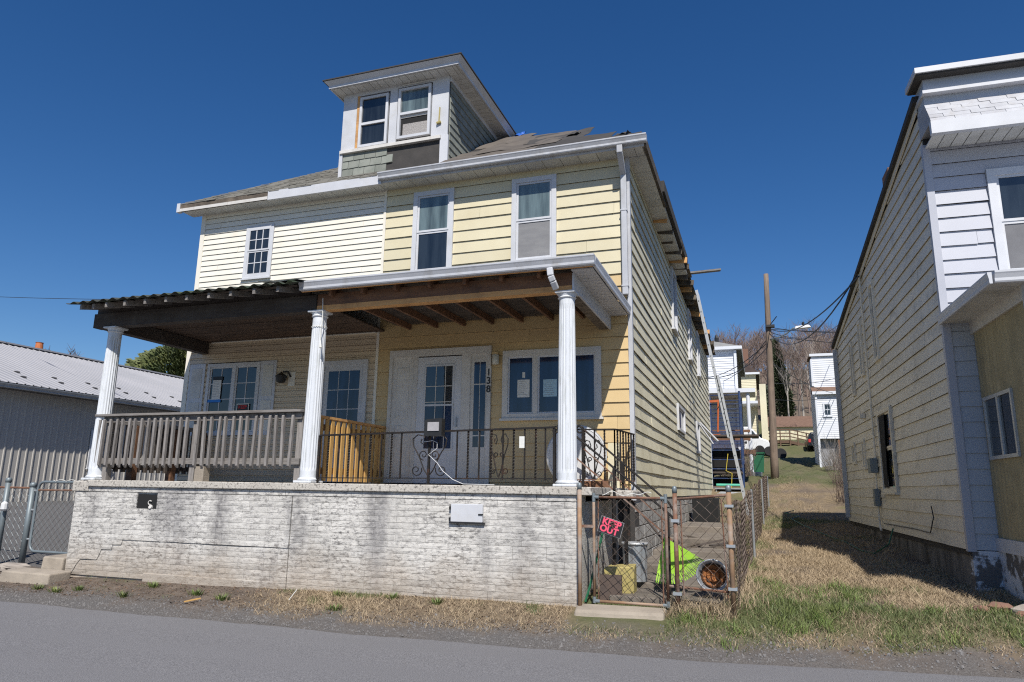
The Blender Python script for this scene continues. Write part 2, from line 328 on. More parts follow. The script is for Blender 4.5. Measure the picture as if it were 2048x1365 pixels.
# ------------------------------------------------------------------ mesh helpers
ORG = {}
class MB:
    def __init__(s): s.v = []; s.f = []
    def add(s, vs, fs):
        o = len(s.v); s.v += [tuple(p) for p in vs]; s.f += [tuple(o + i for i in f) for f in fs]; return s
    def hexa(s, p):   # 0-3 bottom ring, 4-7 top ring
        return s.add(p, [(3, 2, 1, 0), (4, 5, 6, 7), (0, 1, 5, 4), (1, 2, 6, 5), (2, 3, 7, 6), (3, 0, 4, 7)])
    def box(s, x0, x1, y0, y1, z0, z1):
        return s.hexa([(x0, y0, z0), (x1, y0, z0), (x1, y1, z0), (x0, y1, z0), (x0, y0, z1), (x1, y0, z1), (x1, y1, z1), (x0, y1, z1)])
    def bar(s, a, b, w, h, upv=(0, 0, 1)):   # rectangular bar from a to b
        a = Vector(a); b = Vector(b); d = (b - a).normalized(); u = Vector(upv)
        if abs(d.dot(u)) > 0.98: u = Vector((0, 1, 0))
        r = d.cross(u).normalized(); u = r.cross(d)
        r = r * w / 2; u = u * h / 2
        return s.hexa([a - r - u, a + r - u, b + r - u, b - r - u, a - r + u, a + r + u, b + r + u, b - r + u])
    def tube(s, pts, r, n=6, caps=True):
        pts = [Vector(p) for p in pts]; k = len(pts); o = len(s.v)
        rs = r if isinstance(r, (list, tuple)) else [r] * k
        d = (pts[1] - pts[0]).normalized()
        u = d.orthogonal().normalized()
        for i, p in enumerate(pts):
            if 0 < i < k - 1: d = (pts[i + 1] - pts[i - 1])
            elif i == 0: d = pts[1] - pts[0]
            else: d = pts[-1] - pts[-2]
            d = d.normalized() if d.length > 1e-9 else Vector((0, 0, 1))
            u = (u - d * u.dot(d)); u = u.normalized() if u.length > 1e-6 else d.orthogonal().normalized()
            w = d.cross(u)
            for j in range(n):
                a = 2 * math.pi * j / n
                s.v.append(tuple(p + (u * math.cos(a) + w * math.sin(a)) * rs[i]))
        for i in range(k - 1):
            for j in range(n):
                a = o + i * n + j; b2 = o + i * n + (j + 1) % n
                s.f.append((a, b2, b2 + n, a + n))
        if caps:
            s.f.append(tuple(o + j for j in range(n))[::-1]); s.f.append(tuple(o + (k - 1) * n + j for j in range(n)))
        return s
    def prism(s, poly, a, b):   # poly: list of 3D points (one end); a->b offset vector
        n = len(poly); off = Vector(b) - Vector(a)
        vs = [Vector(p) for p in poly] + [Vector(p) + off for p in poly]
        fs = [tuple(range(n))[::-1], tuple(range(n, 2 * n))] + [(i, (i + 1) % n, n + (i + 1) % n, n + i) for i in range(n)]
        return s.add(vs, fs)
    def lathe(s, prof, c, n=16, axis=None):
        o = len(s.v); c = Vector(c)
        A = axis or (Vector((1, 0, 0)), Vector((0, 1, 0)), Vector((0, 0, 1)))
        for r, z in prof:
            for j in range(n):
                a = 2 * math.pi * j / n
                s.v.append(tuple(c + A[0] * (r * math.cos(a)) + A[1] * (r * math.sin(a)) + A[2] * z))
        for i in range(len(prof) - 1):
            for j in range(n):
                a = o + i * n + j; b2 = o + i * n + (j + 1) % n
                s.f.append((a, b2, b2 + n, a + n))
        s.f.append(tuple(o + j for j in range(n))[::-1]); s.f.append(tuple(o + (len(prof) - 1) * n + j for j in range(n)))
        return s
    def build(s, name, mat, parent=None, smooth=False, bevel=0.0, local=False, kind=None):
        me = bpy.data.meshes.new(name)
        o = Vector((0, 0, 0))
        if parent is not None and not local: o = ORG.get(parent.name, o)
        vs = s.v if o.length == 0 else [(p[0] - o.x, p[1] - o.y, p[2] - o.z) for p in s.v]
        me.from_pydata(vs, [], s.f); me.update()
        me.materials.append(pick(mat) if isinstance(mat, str) else mat)
        ob = bpy.data.objects.new(name, me); COL.objects.link(ob)
        if parent is not None:
            ob.parent = parent; ORG[ob.name] = o
        if smooth:
            for p in me.polygons: p.use_smooth = True
        if bevel:
            bv = ob.modifiers.new('bevel', 'BEVEL'); bv.width = bevel; bv.segments = 2; bv.limit_method = 'ANGLE'
        if kind: ob['kind'] = kind
        return ob

def tag(o, label, cat, group=None, kind=None):
    o['label'] = label; o['category'] = cat
    if group: o['group'] = group
    if kind: o['kind'] = kind
    return o

def thing(name, loc, label, cat, group=None, rz=0.0):
    o = bpy.data.objects.new(name, None); COL.objects.link(o)
    o.location = loc; o.rotation_euler = (0, 0, rz); o.empty_display_size = 0.2
    ORG[o.name] = Vector(loc) if rz == 0.0 else Vector((0, 0, 0))
    return tag(o, label, cat, group)

def single(mb, name, mat, label, cat, group=None, base=None, **kw):
    """a thing made of one mesh; its origin at base"""
    vs = np.array(mb.v)
    b0 = Vector(base) if base is not None else Vector(((vs[:, 0].min() + vs[:, 0].max()) / 2, (vs[:, 1].min() + vs[:, 1].max()) / 2, vs[:, 2].min()))
    mb.v = [(p[0] - b0.x, p[1] - b0.y, p[2] - b0.z) for p in mb.v]
    o = mb.build(name, mat, None, **kw); o.location = b0
    ORG[o.name] = b0
    return tag(o, label, cat, group)

def struct(o):
    o['kind'] = 'structure'; return o

class Fr:   # wall frame: u along the wall, d out of it, z up
    def __init__(s, o, u, n): s.o = Vector(o); s.u = Vector(u); s.n = Vector(n)
    def p(s, u, d, z): return s.o + s.u * u + s.n * d + Vector((0, 0, z))
    def box(s, mb, u0, u1, d0, d1, z0, z1):
        return mb.hexa([s.p(u0, d1, z0), s.p(u1, d1, z0), s.p(u1, d0, z0), s.p(u0, d0, z0), s.p(u0, d1, z1), s.p(u1, d1, z1), s.p(u1, d0, z1), s.p(u0, d0, z1)])

def siding(fr, parent, u0, u1, z0, z1, exp, mat, openings=(), name='siding_board', lap=0.018, wob=0.0015, local=False, join=None, dutch=False):
    k = 0; zb = z0
    while zb < z1 - 0.01:
        zt = min(zb + exp, z1)
        us = sorted(set([u0, u1] + [v for o in openings if o[2] < zt and o[3] > zb for v in (o[0], o[1]) if u0 < v < u1]))
        segs = []   # (ua, ub, za, zc)
        for ua, ub in zip(us, us[1:]):
            if ub - ua < 0.002: continue
            mid = (ua + ub) / 2; blocks = [o for o in openings if o[0] < mid < o[1] and o[2] < zt and o[3] > zb]
            if not blocks: segs.append((ua, ub, zb, zt)); continue
            o = blocks[0]
            if o[2] > zb + 0.012: segs.append((ua, ub, zb, o[2]))
            elif o[3] < zt - 0.012: segs.append((ua, ub, o[3], zt))
            else: segs.append(None)
        runs = []; cur = []
        for sg in segs:
            if sg is None:
                if cur: runs.append(cur)
                cur = []
            else: cur.append(sg)
        if cur: runs.append(cur)
        if join is None and u1 - u0 > 4.0:      # butt joints: boards come in lengths of about 3.66 m
            cut = u0 + ((k * 1.37 + 0.9) % 3.66); new_runs = []
            cuts = [cut + 3.66 * i for i in range(int((u1 - u0) / 3.66) + 1)]
            for run in runs:
                cur = []
                for (ua, ub, za, zc) in run:
                    p_ = ua
                    for c_ in cuts:
                        if p_ + 0.15 < c_ < ub - 0.15:
                            cur.append((p_, c_ - 0.0015, za, zc)); new_runs.append(cur); cur = []; p_ = c_ + 0.0015
                    cur.append((p_, ub, za, zc))
                new_runs.append(cur)
            runs = new_runs
        for run in runs:
            mb = join if join is not None else MB()
            ph = rnd.random() * 50; cav = min(0.010, exp * 0.07)
            for (ua, ub, za, zc) in run:
                n = max(1, int((ub - ua) / 0.9)); o = len(mb.v)
                def out(z): return 0.004 + (lap - 0.004) * (zt - z) / (zt - zb)
                for i in range(n + 1):
                    u = ua + (ub - ua) * i / n
                    w = wob * noise.noise((u * 0.9, ph, zb)) * 2
                    dz = wob * 1.2 * noise.noise((u * 0.7, ph + 9, zb)) * 2
                    prof = [(0.001, za + cav), (out(za) + w - 0.003, za + cav), (out(za) + w - 0.003, za + dz), (out(za) + w, za + dz), (out(zc) * 0.7 + w, zc), (0.001, zc)]
                    if dutch: prof = [(0.001, za + cav), (lap + w - 0.003, za + cav), (lap + w - 0.003, za + dz), (lap + w, za + dz), (lap * 0.85 + w, za + (zc - za) * 0.58), (0.004, za + (zc - za) * 0.74), (0.004, zc), (0.001, zc)]
                    m_ = len(prof)
                    for d, z in prof: mb.v.append(tuple(fr.p(u, d, z)))
                for i in range(n):
                    a = o + i * m_; c = a + m_
                    for k_ in range(m_ - 1): mb.f.append((a + k_, c + k_, c + k_ + 1, a + k_ + 1))
                mb.f += [tuple(o + k_ for k_ in range(m_)), tuple(o + n * m_ + k_ for k_ in range(m_ - 1, -1, -1))]
            if join is None: mb.build(name, mat, parent, local=local)
        zb += exp; k += 1

def window(fr, root, u0, u1, z0, z1, cas=0.07, proud=0.035, rail=None, mx=0, mz=0, mat='white_trim', glass='glass', glass_low=None, sash=0.035, sill=True, local=False, name='window', back=0.0):
    """casing as the part; sashes, panes and glazing bars under it"""
    mb = MB()
    fr.box(mb, u0 - cas, u0, 0.0, proud, z0 - cas, z1 + cas); fr.box(mb, u1, u1 + cas, 0.0, proud, z0 - cas, z1 + cas)
    fr.box(mb, u0, u1, 0.0, proud - 0.002, z1, z1 + cas); fr.box(mb, u0, u1, 0.0, proud - 0.002, z0 - cas, z0)
    if sill: fr.box(mb, u0 - cas - 0.02, u1 + cas + 0.02, 0.0, proud + 0.03, z0 - cas - 0.03, z0 - cas - 0.001)
    w = mb.build(name, mat, root, local=local)
    halves = [(z0, z1)] if rail is None else [(z0, rail), (rail, z1)]
    for i, (a, b2) in enumerate(halves):
        dd = 0.004 + (0.010 if (i == 1) else 0.0)
        sb = MB()
        fr.box(sb, u0, u0 + sash, dd, dd + 0.016, a, b2); fr.box(sb, u1 - sash, u1, dd, dd + 0.016, a, b2)
        fr.box(sb, u0 + sash, u1 - sash, dd, dd + 0.0155, a, a + sash); fr.box(sb, u0 + sash, u1 - sash, dd, dd + 0.0155, b2 - sash, b2)
        sb.build('sash', mat, w, local=local)
        gu0, gu1, gz0, gz1 = u0 + sash, u1 - sash, a + sash, b2 - sash
        g = glass_low if (i == 0 and glass_low and rail is not None) else glass
        fr.box(MBp := MB(), gu0, gu1, 0.001, dd + 0.004, gz0, gz1); MBp.build('pane', g, w, local=local)
        if mx or mz:
            for q in range(1, mx + 1):
                uu = gu0 + (gu1 - gu0) * q / (mx + 1)
                gb = MB(); fr.box(gb, uu - 0.008, uu + 0.008, dd + 0.004, dd + 0.012, gz0, gz1); gb.build('glazing_bar', mat, w, local=local)
            for q in range(1, mz + 1):
                zz = gz0 + (gz1 - gz0) * q / (mz + 1)
                gb = MB(); fr.box(gb, gu0, gu1, dd + 0.004, dd + 0.0115, zz - 0.008, zz + 0.008); gb.build('glazing_bar', mat, w, local=local)
    return w

GUT = [(0.0, 0.0), (0.075, 0.0), (0.085, 0.015), (0.085, 0.045), (0.105, 0.085), (0.115, 0.10), (0.115, 0.12), (0.10, 0.12), (0.0, 0.12)]   # K-style: d out, z up

def text(body, size, loc, rot, mat, name, parent, extr=0.002, bold=0.0):
    cu = bpy.data.curves.new(name, 'FONT'); cu.body = body; cu.size = size; cu.extrude = extr; cu.offset = bold
    cu.align_x = 'CENTER'; cu.align_y = 'CENTER'
    tmp = bpy.data.objects.new(name, cu); COL.objects.link(tmp)
    dg = bpy.context.evaluated_depsgraph_get(); dg.update()
    me = bpy.data.meshes.new_from_object(tmp.evaluated_get(dg)); me.name = name
    bpy.data.objects.remove(tmp)
    me.materials.clear(); me.materials.append(pick(mat))
    o = bpy.data.objects.new(name, me); COL.objects.link(o); o.parent = parent
    pl = ORG.get(parent.name, Vector((0, 0, 0)))
    o.location = Vector(loc) - pl; o.rotation_euler = rot
    return o
# ------------------------------------------------------------------ ground and road
def base_z(x): return float(np.interp(x, [-30, -9.7, -1.95, 2.4, 8, 30], [0.10, 0.165, 0.277, 0.33, 0.36, 0.5]))
def road_edge(x): return float(np.interp(x, [-60, -9.4, -4.2, -2.4, -0.6, 2.08, 8, 60], [6.8, 6.88, 6.9, 7.0, 7.1, 7.6, 8.0, 8.6])) + 0.05 * noise.noise((x * 1.1, 3.3, 0)) + 0.02 * noise.noise((x * 6, 1.3, 0))
def ground_z(x, y):
    e = road_edge(x); b = base_z(x)
    if y <= e - 0.12:
        return -0.035 if y > -4 else 0.0
    if y <= 8.2:
        f = min(1, max(0, (y - (e - 0.12)) / (8.2 - e + 0.12)))
        z = -0.02 + (b + 0.02) * f ** 0.9
    else:
        za = float(np.interp(y, [8.2, 15, 25, 31, 44, 55, 67, 76, 100, 160, 300], [0, 0.30, 0.72, 1.76, 2.45, 3.7, 5.25, 6.4, 11, 27, 40]))
        zl = float(np.interp(y, [8.2, 13.5, 25, 45, 80, 130, 160, 300], [0.06, 0.80, 0.95, 1.4, 6.0, 19, 24, 34]))
        f = min(1, max(0, (-9.6 - x) / 6.0)); f = f if y < 60 else min(1, max(0, (-9.6 - x) / 40.0))
        z = b + za * (1 - f) + zl * f
    a = 0.018 if y < 30 else 0.15
    return z + a * noise.noise((x * 1.7, y * 1.7, 0.0)) + 0.4 * a * noise.noise((x * 6, y * 6, 2.0))

def zone(x, y):
    """straw, green, gravel weights"""
    n1 = noise.noise((x * 0.9, y * 0.9, 5.0)); n2 = noise.noise((x * 2.7, y * 2.7, 8.0)); n3 = noise.noise((x * 0.35, y * 0.35, 1.0))
    e = road_edge(x)
    if y > 95: return (0.15, 0.0, 0.0)
    if x < -9.75 and y > 8.3 and y < 40: return (0.0, 0.05, 1.0)
    gb = min(1.0, max(0.0, (e + 0.50 + 0.30 * n2 + 0.2 * n1 + (0.1 if x < 0.5 else -0.15) - y) / 0.45)) * (0.85 + 0.3 * n1)
    if y < e + 0.16 + 0.1 * n2: return (0.0, 0.0, max(0.25, min(1.0, gb)))
    if x < -1.9 and y < 8.3:
        s = min(1, max(0, (x + 6.3) / 1.0)) * (0.75 + 0.6 * n1)
        gr = max(0, min(1, (n2 + 0.6 * n1 - 0.22) * 3)) * (0.75 if x > -6 else 0.35)
        return (max(0, min(1, s)) * (1 - 0.8 * gb), gr * (1 - gb), gb * 0.8)
    if x > -1.9 and y < 30:
        g = 0.50 * n1 + 0.35 * n2 + 0.35 * n3
        if y < 8.6: g += 0.26 - 0.10 * max(0, x - 1.5)
        elif y < 10: g += 0.02
        else: g -= 0.10
        if x < 0.3 and y > 8.6: g += 0.12
        st_ = max(0.1, min(1.0, 0.75 + 1.3 * noise.noise((x * 1.6, y * 1.3, 12.0)) + 0.5 * n2))
        return (st_ * (1 - gb), max(0, min(0.95, g * 2.4 + 0.06)) * (1 - gb), gb * 0.7)
    if x > -1.9: return (0.5, max(0, min(1, 0.75 + 0.5 * n1 + 0.3 * n2)), 0.0)
    return (0.7, max(0, min(1, 0.3 + n1)), 0.0)

def axis(parts):
    out = []
    for a, b2, s in parts:
        n = max(1, int(round((b2 - a) / s))); out += [a + (b2 - a) * i / n for i in range(n)]
    return out + [parts[-1][1]]
gx = axis([(-400, -80, 40), (-80, -25, 5), (-25, -12, 0.8), (-12, 4, 0.14), (4, 10, 0.6), (10, 60, 5), (60, 400, 40)])
gy = axis([(-400, -60, 60), (-60, -4, 8), (-4, 6.4, 1.2), (6.4, 9.2, 0.10), (9.2, 16, 0.2), (16, 32, 0.5), (32, 100, 3), (100, 400, 15)])
nx, ny = len(gx), len(gy)
gv = [(x, y, ground_z(x, y)) for y in gy for x in gx]
gf = [(j * nx + i, j * nx + i + 1, (j + 1) * nx + i + 1, (j + 1) * nx + i) for j in range(ny - 1) for i in range(nx - 1)]
me = bpy.data.meshes.new('ground'); me.from_pydata(gv, [], gf); me.update()
ca = me.color_attributes.new('zone', 'FLOAT_COLOR', 'POINT')
zc = np.ones((len(gv), 4), dtype=np.float32)
for i, p in enumerate(gv): zc[i, :3] = zone(p[0], p[1])
ca.data.foreach_set('color', zc.ravel())
me.materials.append(M['ground'])
for p in me.polygons: p.use_smooth = True
ground = struct(bpy.data.objects.new('ground', me)); COL.objects.link(ground)

mb = MB(); xs = axis([(-400, -30, 30), (-30, -12, 2), (-12, 6, 0.12), (6, 30, 2), (30, 400, 30)])
o = 0
for x in xs:
    e = road_edge(x) + 0.03 * noise.noise((x * 9, 0, 0))
    mb.v += [(x, -1.2, 0.0), (x, 1.5, 0.03), (x, 4.0, 0.03), (x, e - 0.25, 0.006), (x, e, -0.022)]
for i in range(len(xs) - 1):
    for k in range(4): mb.f.append((i * 5 + k, i * 5 + 5 + k, i * 5 + 6 + k, i * 5 + 1 + k))
struct(mb.build('road', 'asphalt', smooth=True))
# ------------------------------------------------------------------ the duplex
XL, XM, XR, YF = -10.17, -6.07, -1.72, 10.37
ZE = 6.72           # underside of the eaves
house = thing('duplex_house', (XM, YF, 0.3), 'two storey duplex, half cream and half yellow siding, under a hip roof', 'house')
FF = Fr((0, YF, 0), (1, 0, 0), (0, -1, 0))       # front wall, u = x
FS = Fr((XR, 0, 0), (0, 1, 0), (1, 0, 0))        # right side wall, u = y
YB = 28.4
w = MB(); w.box(XL, XR, YF, YB, 0.0, ZE); wall = w.build('wall', 'felt', house)
wall['label'] = 'house walls behind the siding boards'
# openings (u0,u1,z0,z1) including casing
op138 = [(-5.49, -4.72, 5.05, 6.58), (-3.66, -2.89, 5.08, 6.58), (-5.80, -3.96, 1.3, 3.75), (-3.77, -2.18, 2.56, 3.65)]
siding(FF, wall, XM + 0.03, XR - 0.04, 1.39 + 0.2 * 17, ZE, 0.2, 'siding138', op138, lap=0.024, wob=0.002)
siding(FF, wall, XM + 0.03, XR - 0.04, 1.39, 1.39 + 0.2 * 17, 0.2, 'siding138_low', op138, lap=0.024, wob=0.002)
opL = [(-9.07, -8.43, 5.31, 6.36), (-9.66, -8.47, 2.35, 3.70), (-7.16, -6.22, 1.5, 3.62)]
siding(FF, wall, XL + 0.07, XM - 0.02, 1.55, 1.55 + 24 * 0.108, 0.108, 'vinyl_left_shaded', opL, lap=0.022, dutch=True)
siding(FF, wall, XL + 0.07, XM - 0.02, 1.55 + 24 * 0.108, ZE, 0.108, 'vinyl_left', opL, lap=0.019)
opS = [(15.9, 16.75, 5.15, 6.6), (19.9, 20.7, 5.15, 6.6), (22.9, 23.7, 5.15, 6.6), (16.35, 17.95, 2.85, 3.5), (21.6, 22.6, 2.6, 3.6)]
siding(FS, wall, YF + 0.05, YB, 1.39, ZE, 0.2, 'siding138_side_lit', opS, wob=0.004, lap=0.024)
j = MB(); siding(Fr((XL, 0, 0), (0, 1, 0), (-1, 0, 0)), None, YF + 0.07, YB, 1.0, ZE, 0.108, 'vinyl_left', join=j, lap=0.019, wob=0); j.build('side_siding', 'vinyl_left', wall, kind='stuff')
# corner posts and seam strip
mb = MB(); mb.box(XR - 0.04, XR + 0.026, YF - 0.026, YF + 0.06, 1.36, ZE - 0.002); mb.build('corner_post', 'gutter', house)
mb = MB(); mb.box(XL - 0.02, XL + 0.08, YF - 0.022, YF + 0.07, 1.5, ZE - 0.002); mb.build('corner_post', 'vinyl_left', house)
mb = MB(); mb.box(XM - 0.022, XM + 0.028, YF - 0.024, YF, 1.5, ZE - 0.003); mb.build('seam_strip', 'vinyl_left', house)
# the rear corner board and a foundation band that the ground meets
mb = MB(); mb.box(XR - 0.02, XR + 0.03, YB - 0.06, YB + 0.02, 1.2, ZE); mb.build('corner_post', 'gutter', house)
for i in range(22):   # rough block foundation, painted
    y0 = YF + 0.02 + i * 0.81
    for k in range(6):
        zc = 1.385 - 0.2 * (k + 1)
        if zc + 0.2 < base_z(-1.2) + 0.2: continue
        off = 0.4 if k % 2 else 0.0
        b3 = MB(); b3.box(XR - 0.05, XR + 0.005 + rnd.uniform(-0.004, 0.006), y0 + off, y0 + off + 0.795, zc + 0.006, zc + 0.2 - 0.006)
        b3.build('foundation_block', 'foundation', wall, bevel=0.006)
# windows of the right half, upstairs
wd = window(FF, house, -5.41, -4.80, 5.13, 6.50, 0.08, 0.05, rail=5.83, mat='white_trim', glass='glass_up', glass_low='glass', sill=False)
wd = window(FF, house, -3.58, -2.97, 5.16, 6.50, 0.08, 0.05, rail=5.83, mat='white_trim', glass='glass_up', glass_low='board_grey', sill=False)
# left half upstairs: six over six
window(FF, house, -9.00, -8.50, 5.37, 6.29, 0.065, 0.03, rail=5.845, mx=2, mz=1, mat='white_trim', glass='glass', sash=0.03, sill=True)
# left half downstairs: twin window with shutters, glazed door
wl = window(FF, house, -9.58, -9.06, 2.42, 3.63, 0.06, 0.04, mx=1, mz=3, mat='white_trim', glass='glass', sash=0.03, sill=False)
wl = window(FF, house, -8.99, -8.51, 2.42, 3.63, 0.06, 0.041, mx=1, mz=3, mat='white_trim', glass='glass', sash=0.03, sill=False)
for u0, u1 in ((-10.06, -9.70), (-8.44, -8.10)):
    s = MB(); FF.box(s, u0, u1, 0.012, 0.034, 2.36, 3.70); sh = s.build('shutter', 'white_trim', house)
    for z0, z1 in ((2.44, 2.98), (3.06, 3.62)):
        q = MB()
        FF.box(q, u0 + 0.06, u1 - 0.06, 0.034, 0.042, z0, z1); q.build('shutter_panel', 'soffit', sh, bevel=0.006)
dl = MB(); FF.box(dl, -7.10, -6.28, 0.0, 0.03, 1.56, 3.56); dl = dl.build('door', 'white_trim', house)
q = MB(); FF.box(q, -7.16, -7.08, 0.0, 0.05, 1.56, 3.63); FF.box(q, -6.30, -6.22, 0.0, 0.05, 1.56, 3.63); FF.box(q, -7.08, -6.30, 0.0, 0.048, 3.55, 3.63); q.build('door_frame', 'white_trim', house)
for i in range(3):
    for j in range(4):
        q = MB(); FF.box(q, -6.99 + i * 0.21, -6.99 + i * 0.21 + 0.195, 0.03, 0.034, 2.12 + j * 0.335, 2.12 + j * 0.335 + 0.32); q.build('pane', 'glass_blue', dl)
# right half: panelled surround, storm door, sidelight
q = MB(); FF.box(q, -5.80, -5.74, 0.0, 0.05, 1.56, 3.75); FF.box(q, -4.03, -3.965, 0.0, 0.05, 1.56, 3.75); FF.box(q, -5.74, -4.03, 0.0, 0.048, 3.63, 3.75)
FF.box(q, -5.34, -5.27, 0.0, 0.045, 1.56, 3.63); FF.box(q, -4.47, -4.32, 0.0, 0.045, 1.56, 3.63); q.build('door_surround', 'old_white', house)
q = MB(); FF.box(q, -5.74, -5.34, 0.0, 0.02, 1.56, 3.63); sp_ = q.build('side_panel', 'old_white', house)
for z0, z1 in ((2.60, 3.45), (1.70, 2.48)):
    q = MB(); FF.box(q, -5.65, -5.43, 0.02, 0.03, z0, z1); q.build('raised_panel', 'old_white', sp_, bevel=0.008)
sd = MB(); FF.box(sd, -5.27, -4.47, 0.0, 0.03, 1.56, 3.61); sd = sd.build('storm_door', 'white_trim', house)
q = MB(); FF.box(q, -5.11, -4.64, 0.03, 0.034, 2.82, 3.45); q.build('pane', 'glass', sd)
q = MB(); FF.box(q, -5.11, -4.61, 0.03, 0.033, 2.11, 2.80); q.build('pane', 'glass_blue', sd)
q = MB(); FF.box(q, -5.14, -4.60, 0.03, 0.042, 2.795, 2.825); FF.box(q, -5.14, -5.11, 0.03, 0.0415, 2.09, 3.48); FF.box(q, -4.63, -4.60, 0.03, 0.0415, 2.09, 3.48); FF.box(q, -5.11, -4.63, 0.03, 0.041, 3.45, 3.48); FF.box(q, -5.11, -4.63, 0.03, 0.041, 2.08, 2.11); q.build('window_frame', 'white_trim', sd)
for uu in (-4.93, -4.76):
    q = MB(); FF.box(q, uu - 0.006, uu + 0.006, 0.034, 0.040, 2.11, 3.45); q.build('glazing_bar', 'old_white', sd)
for zz in (3.12, 2.86):
    q = MB(); FF.box(q, -5.11, -4.64, 0.034, 0.0395, zz - 0.006, zz + 0.006); q.build('glazing_bar', 'old_white', sd)
q = MB(); FF.box(q, -4.56, -4.53, 0.03, 0.06, 2.45, 2.60); q.build('handle', 'galv', sd)
sl = MB(); FF.box(sl, -4.32, -4.03, 0.0, 0.02, 1.56, 3.63); sl = sl.build('sidelight', 'old_white', house)
for i in range(2):
    for (z0, z1) in ((3.14, 3.49), (2.32, 3.12), (2.13, 2.30)):
        q = MB(); FF.box(q, -4.26 + i * 0.105, -4.26 + i * 0.105 + 0.092, 0.02, 0.024, z0, z1); q.build('pane', 'glass_blue', sl)
for i, ch in enumerate('138'):
    text(ch, 0.155, (-4.0 + 0.002, YF - 0.053, 3.31 - 0.135 * i), (R(90), 0, 0), 'black', 'house_number', house, 0.004, 0.003)
# picture window: two lights
q = MB(); FF.box(q, -3.77, -3.68, 0, 0.045, 2.57, 3.65); FF.box(q, -2.27, -2.18, 0, 0.045, 2.57, 3.65); FF.box(q, -3.68, -2.27, 0, 0.044, 3.55, 3.65); FF.box(q, -3.68, -2.27, 0, 0.044, 2.57, 2.64); FF.box(q, -3.255, -3.185, 0, 0.04, 2.64, 3.55)
FF.box(q, -3.80, -2.15, 0.0, 0.07, 2.535, 2.57)
pw = q.build('picture_window', 'old_white', house)
for u0, u1 in ((-3.68, -3.255), (-3.185, -2.27)):
    q = MB(); FF.box(q, u0, u0 + 0.025, 0.005, 0.025, 2.64, 3.55); FF.box(q, u1 - 0.025, u1, 0.005, 0.025, 2.64, 3.55); FF.box(q, u0 + 0.025, u1 - 0.025, 0.005, 0.0245, 2.64, 2.665); FF.box(q, u0 + 0.025, u1 - 0.025, 0.005, 0.0245, 3.525, 3.55); q.build('sash', 'white_trim', pw)
    q = MB(); FF.box(q, u0 + 0.025, u1 - 0.025, 0.001, 0.008, 2.665, 3.525); q.build('pane', 'glass_blue', pw)
# side wall windows: narrow white casings, one lower window, one with a hanging broken blind
for (a, b2, z0, z1) in opS[:3]:
    window(FS, house, a + 0.08, b2 - 0.08, z0 + 0.08, z1 - 0.06, 0.08, 0.07, rail=(z0 + z1) / 2, mat='white_trim', glass='glass_up', sill=True)
window(FS, house, 16.45, 17.85, 2.93, 3.42, 0.06, 0.06, mat='white_trim', glass='glass', sill=False)
window(FS, house, 21.7, 22.5, 2.7, 3.5, 0.07, 0.06, mat='white_trim', glass='glass', sill=True)
q = MB(); q.bar((XR + 0.05, 22.6, 3.6), (XR + 0.55, 22.9, 3.05), 0.10, 0.04); q.bar((XR + 0.05, 22.5, 3.55), (XR + 0.42, 22.7, 2.95), 0.06, 0.03); q.build('loose_trim', 'white_trim', house)
# roof: hip, slate left, torn felt right
SL = 0.684; EX0, EX1, EY = -10.49, -1.39, 10.05; ZR = 6.86
half = (EX1 - EX0) / 2; XC = (EX0 + EX1) / 2; zr = ZR + SL * half
YRB = YB + 0.3
mb = MB()
rt_ = [(EX0, EY, ZR), (EX1, EY, ZR), (EX1, YRB, ZR), (EX0, YRB, ZR), (XC, EY + half, zr), (XC, YRB - half, zr)]
mb.add(rt_, [(0, 1, 4), (1, 2, 5, 4), (2, 3, 5), (3, 0, 4, 5), (0, 3, 2, 1)])
roof = mb.build('roof', 'felt', house)
sh_ = MB()   # shingle courses on the front and left slopes of the left half (each too thin to pick apart)
k = 0
while k * 0.13 < half * 1.2:
    s0 = k * 0.13; s1 = s0 + 0.15
    y0, y1 = EY + s0 * 0.825 - 0.03, EY + s1 * 0.825; z0, z1 = ZR + (y0 - EY) * SL + 0.022, ZR + (y1 - EY) * SL + 0.008
    u = EX0 + (y0 - EY) - 0.02
    while u < XM - 0.02:
        wd_ = rnd.uniform(0.2, 0.27); u2 = min(u + wd_, XM)
        if u2 - u > 0.03:
            j = rnd.uniform(-0.012, 0.012); dz = rnd.uniform(0, 0.008)
            sh_.hexa([(u, y0 + j, z0 + dz - 0.012), (u2 - 0.006, y0 + j, z0 + dz - 0.012), (u2 - 0.006, y1, z1 - 0.006), (u, y1, z1 - 0.006), (u, y0 + j, z0 + dz), (u2 - 0.006, y0 + j, z0 + dz), (u2 - 0.006, y1, z1), (u, y1, z1)])
        u = u2
    k += 1
sh_.build('shingle', 'old_shingle', roof, kind='stuff')
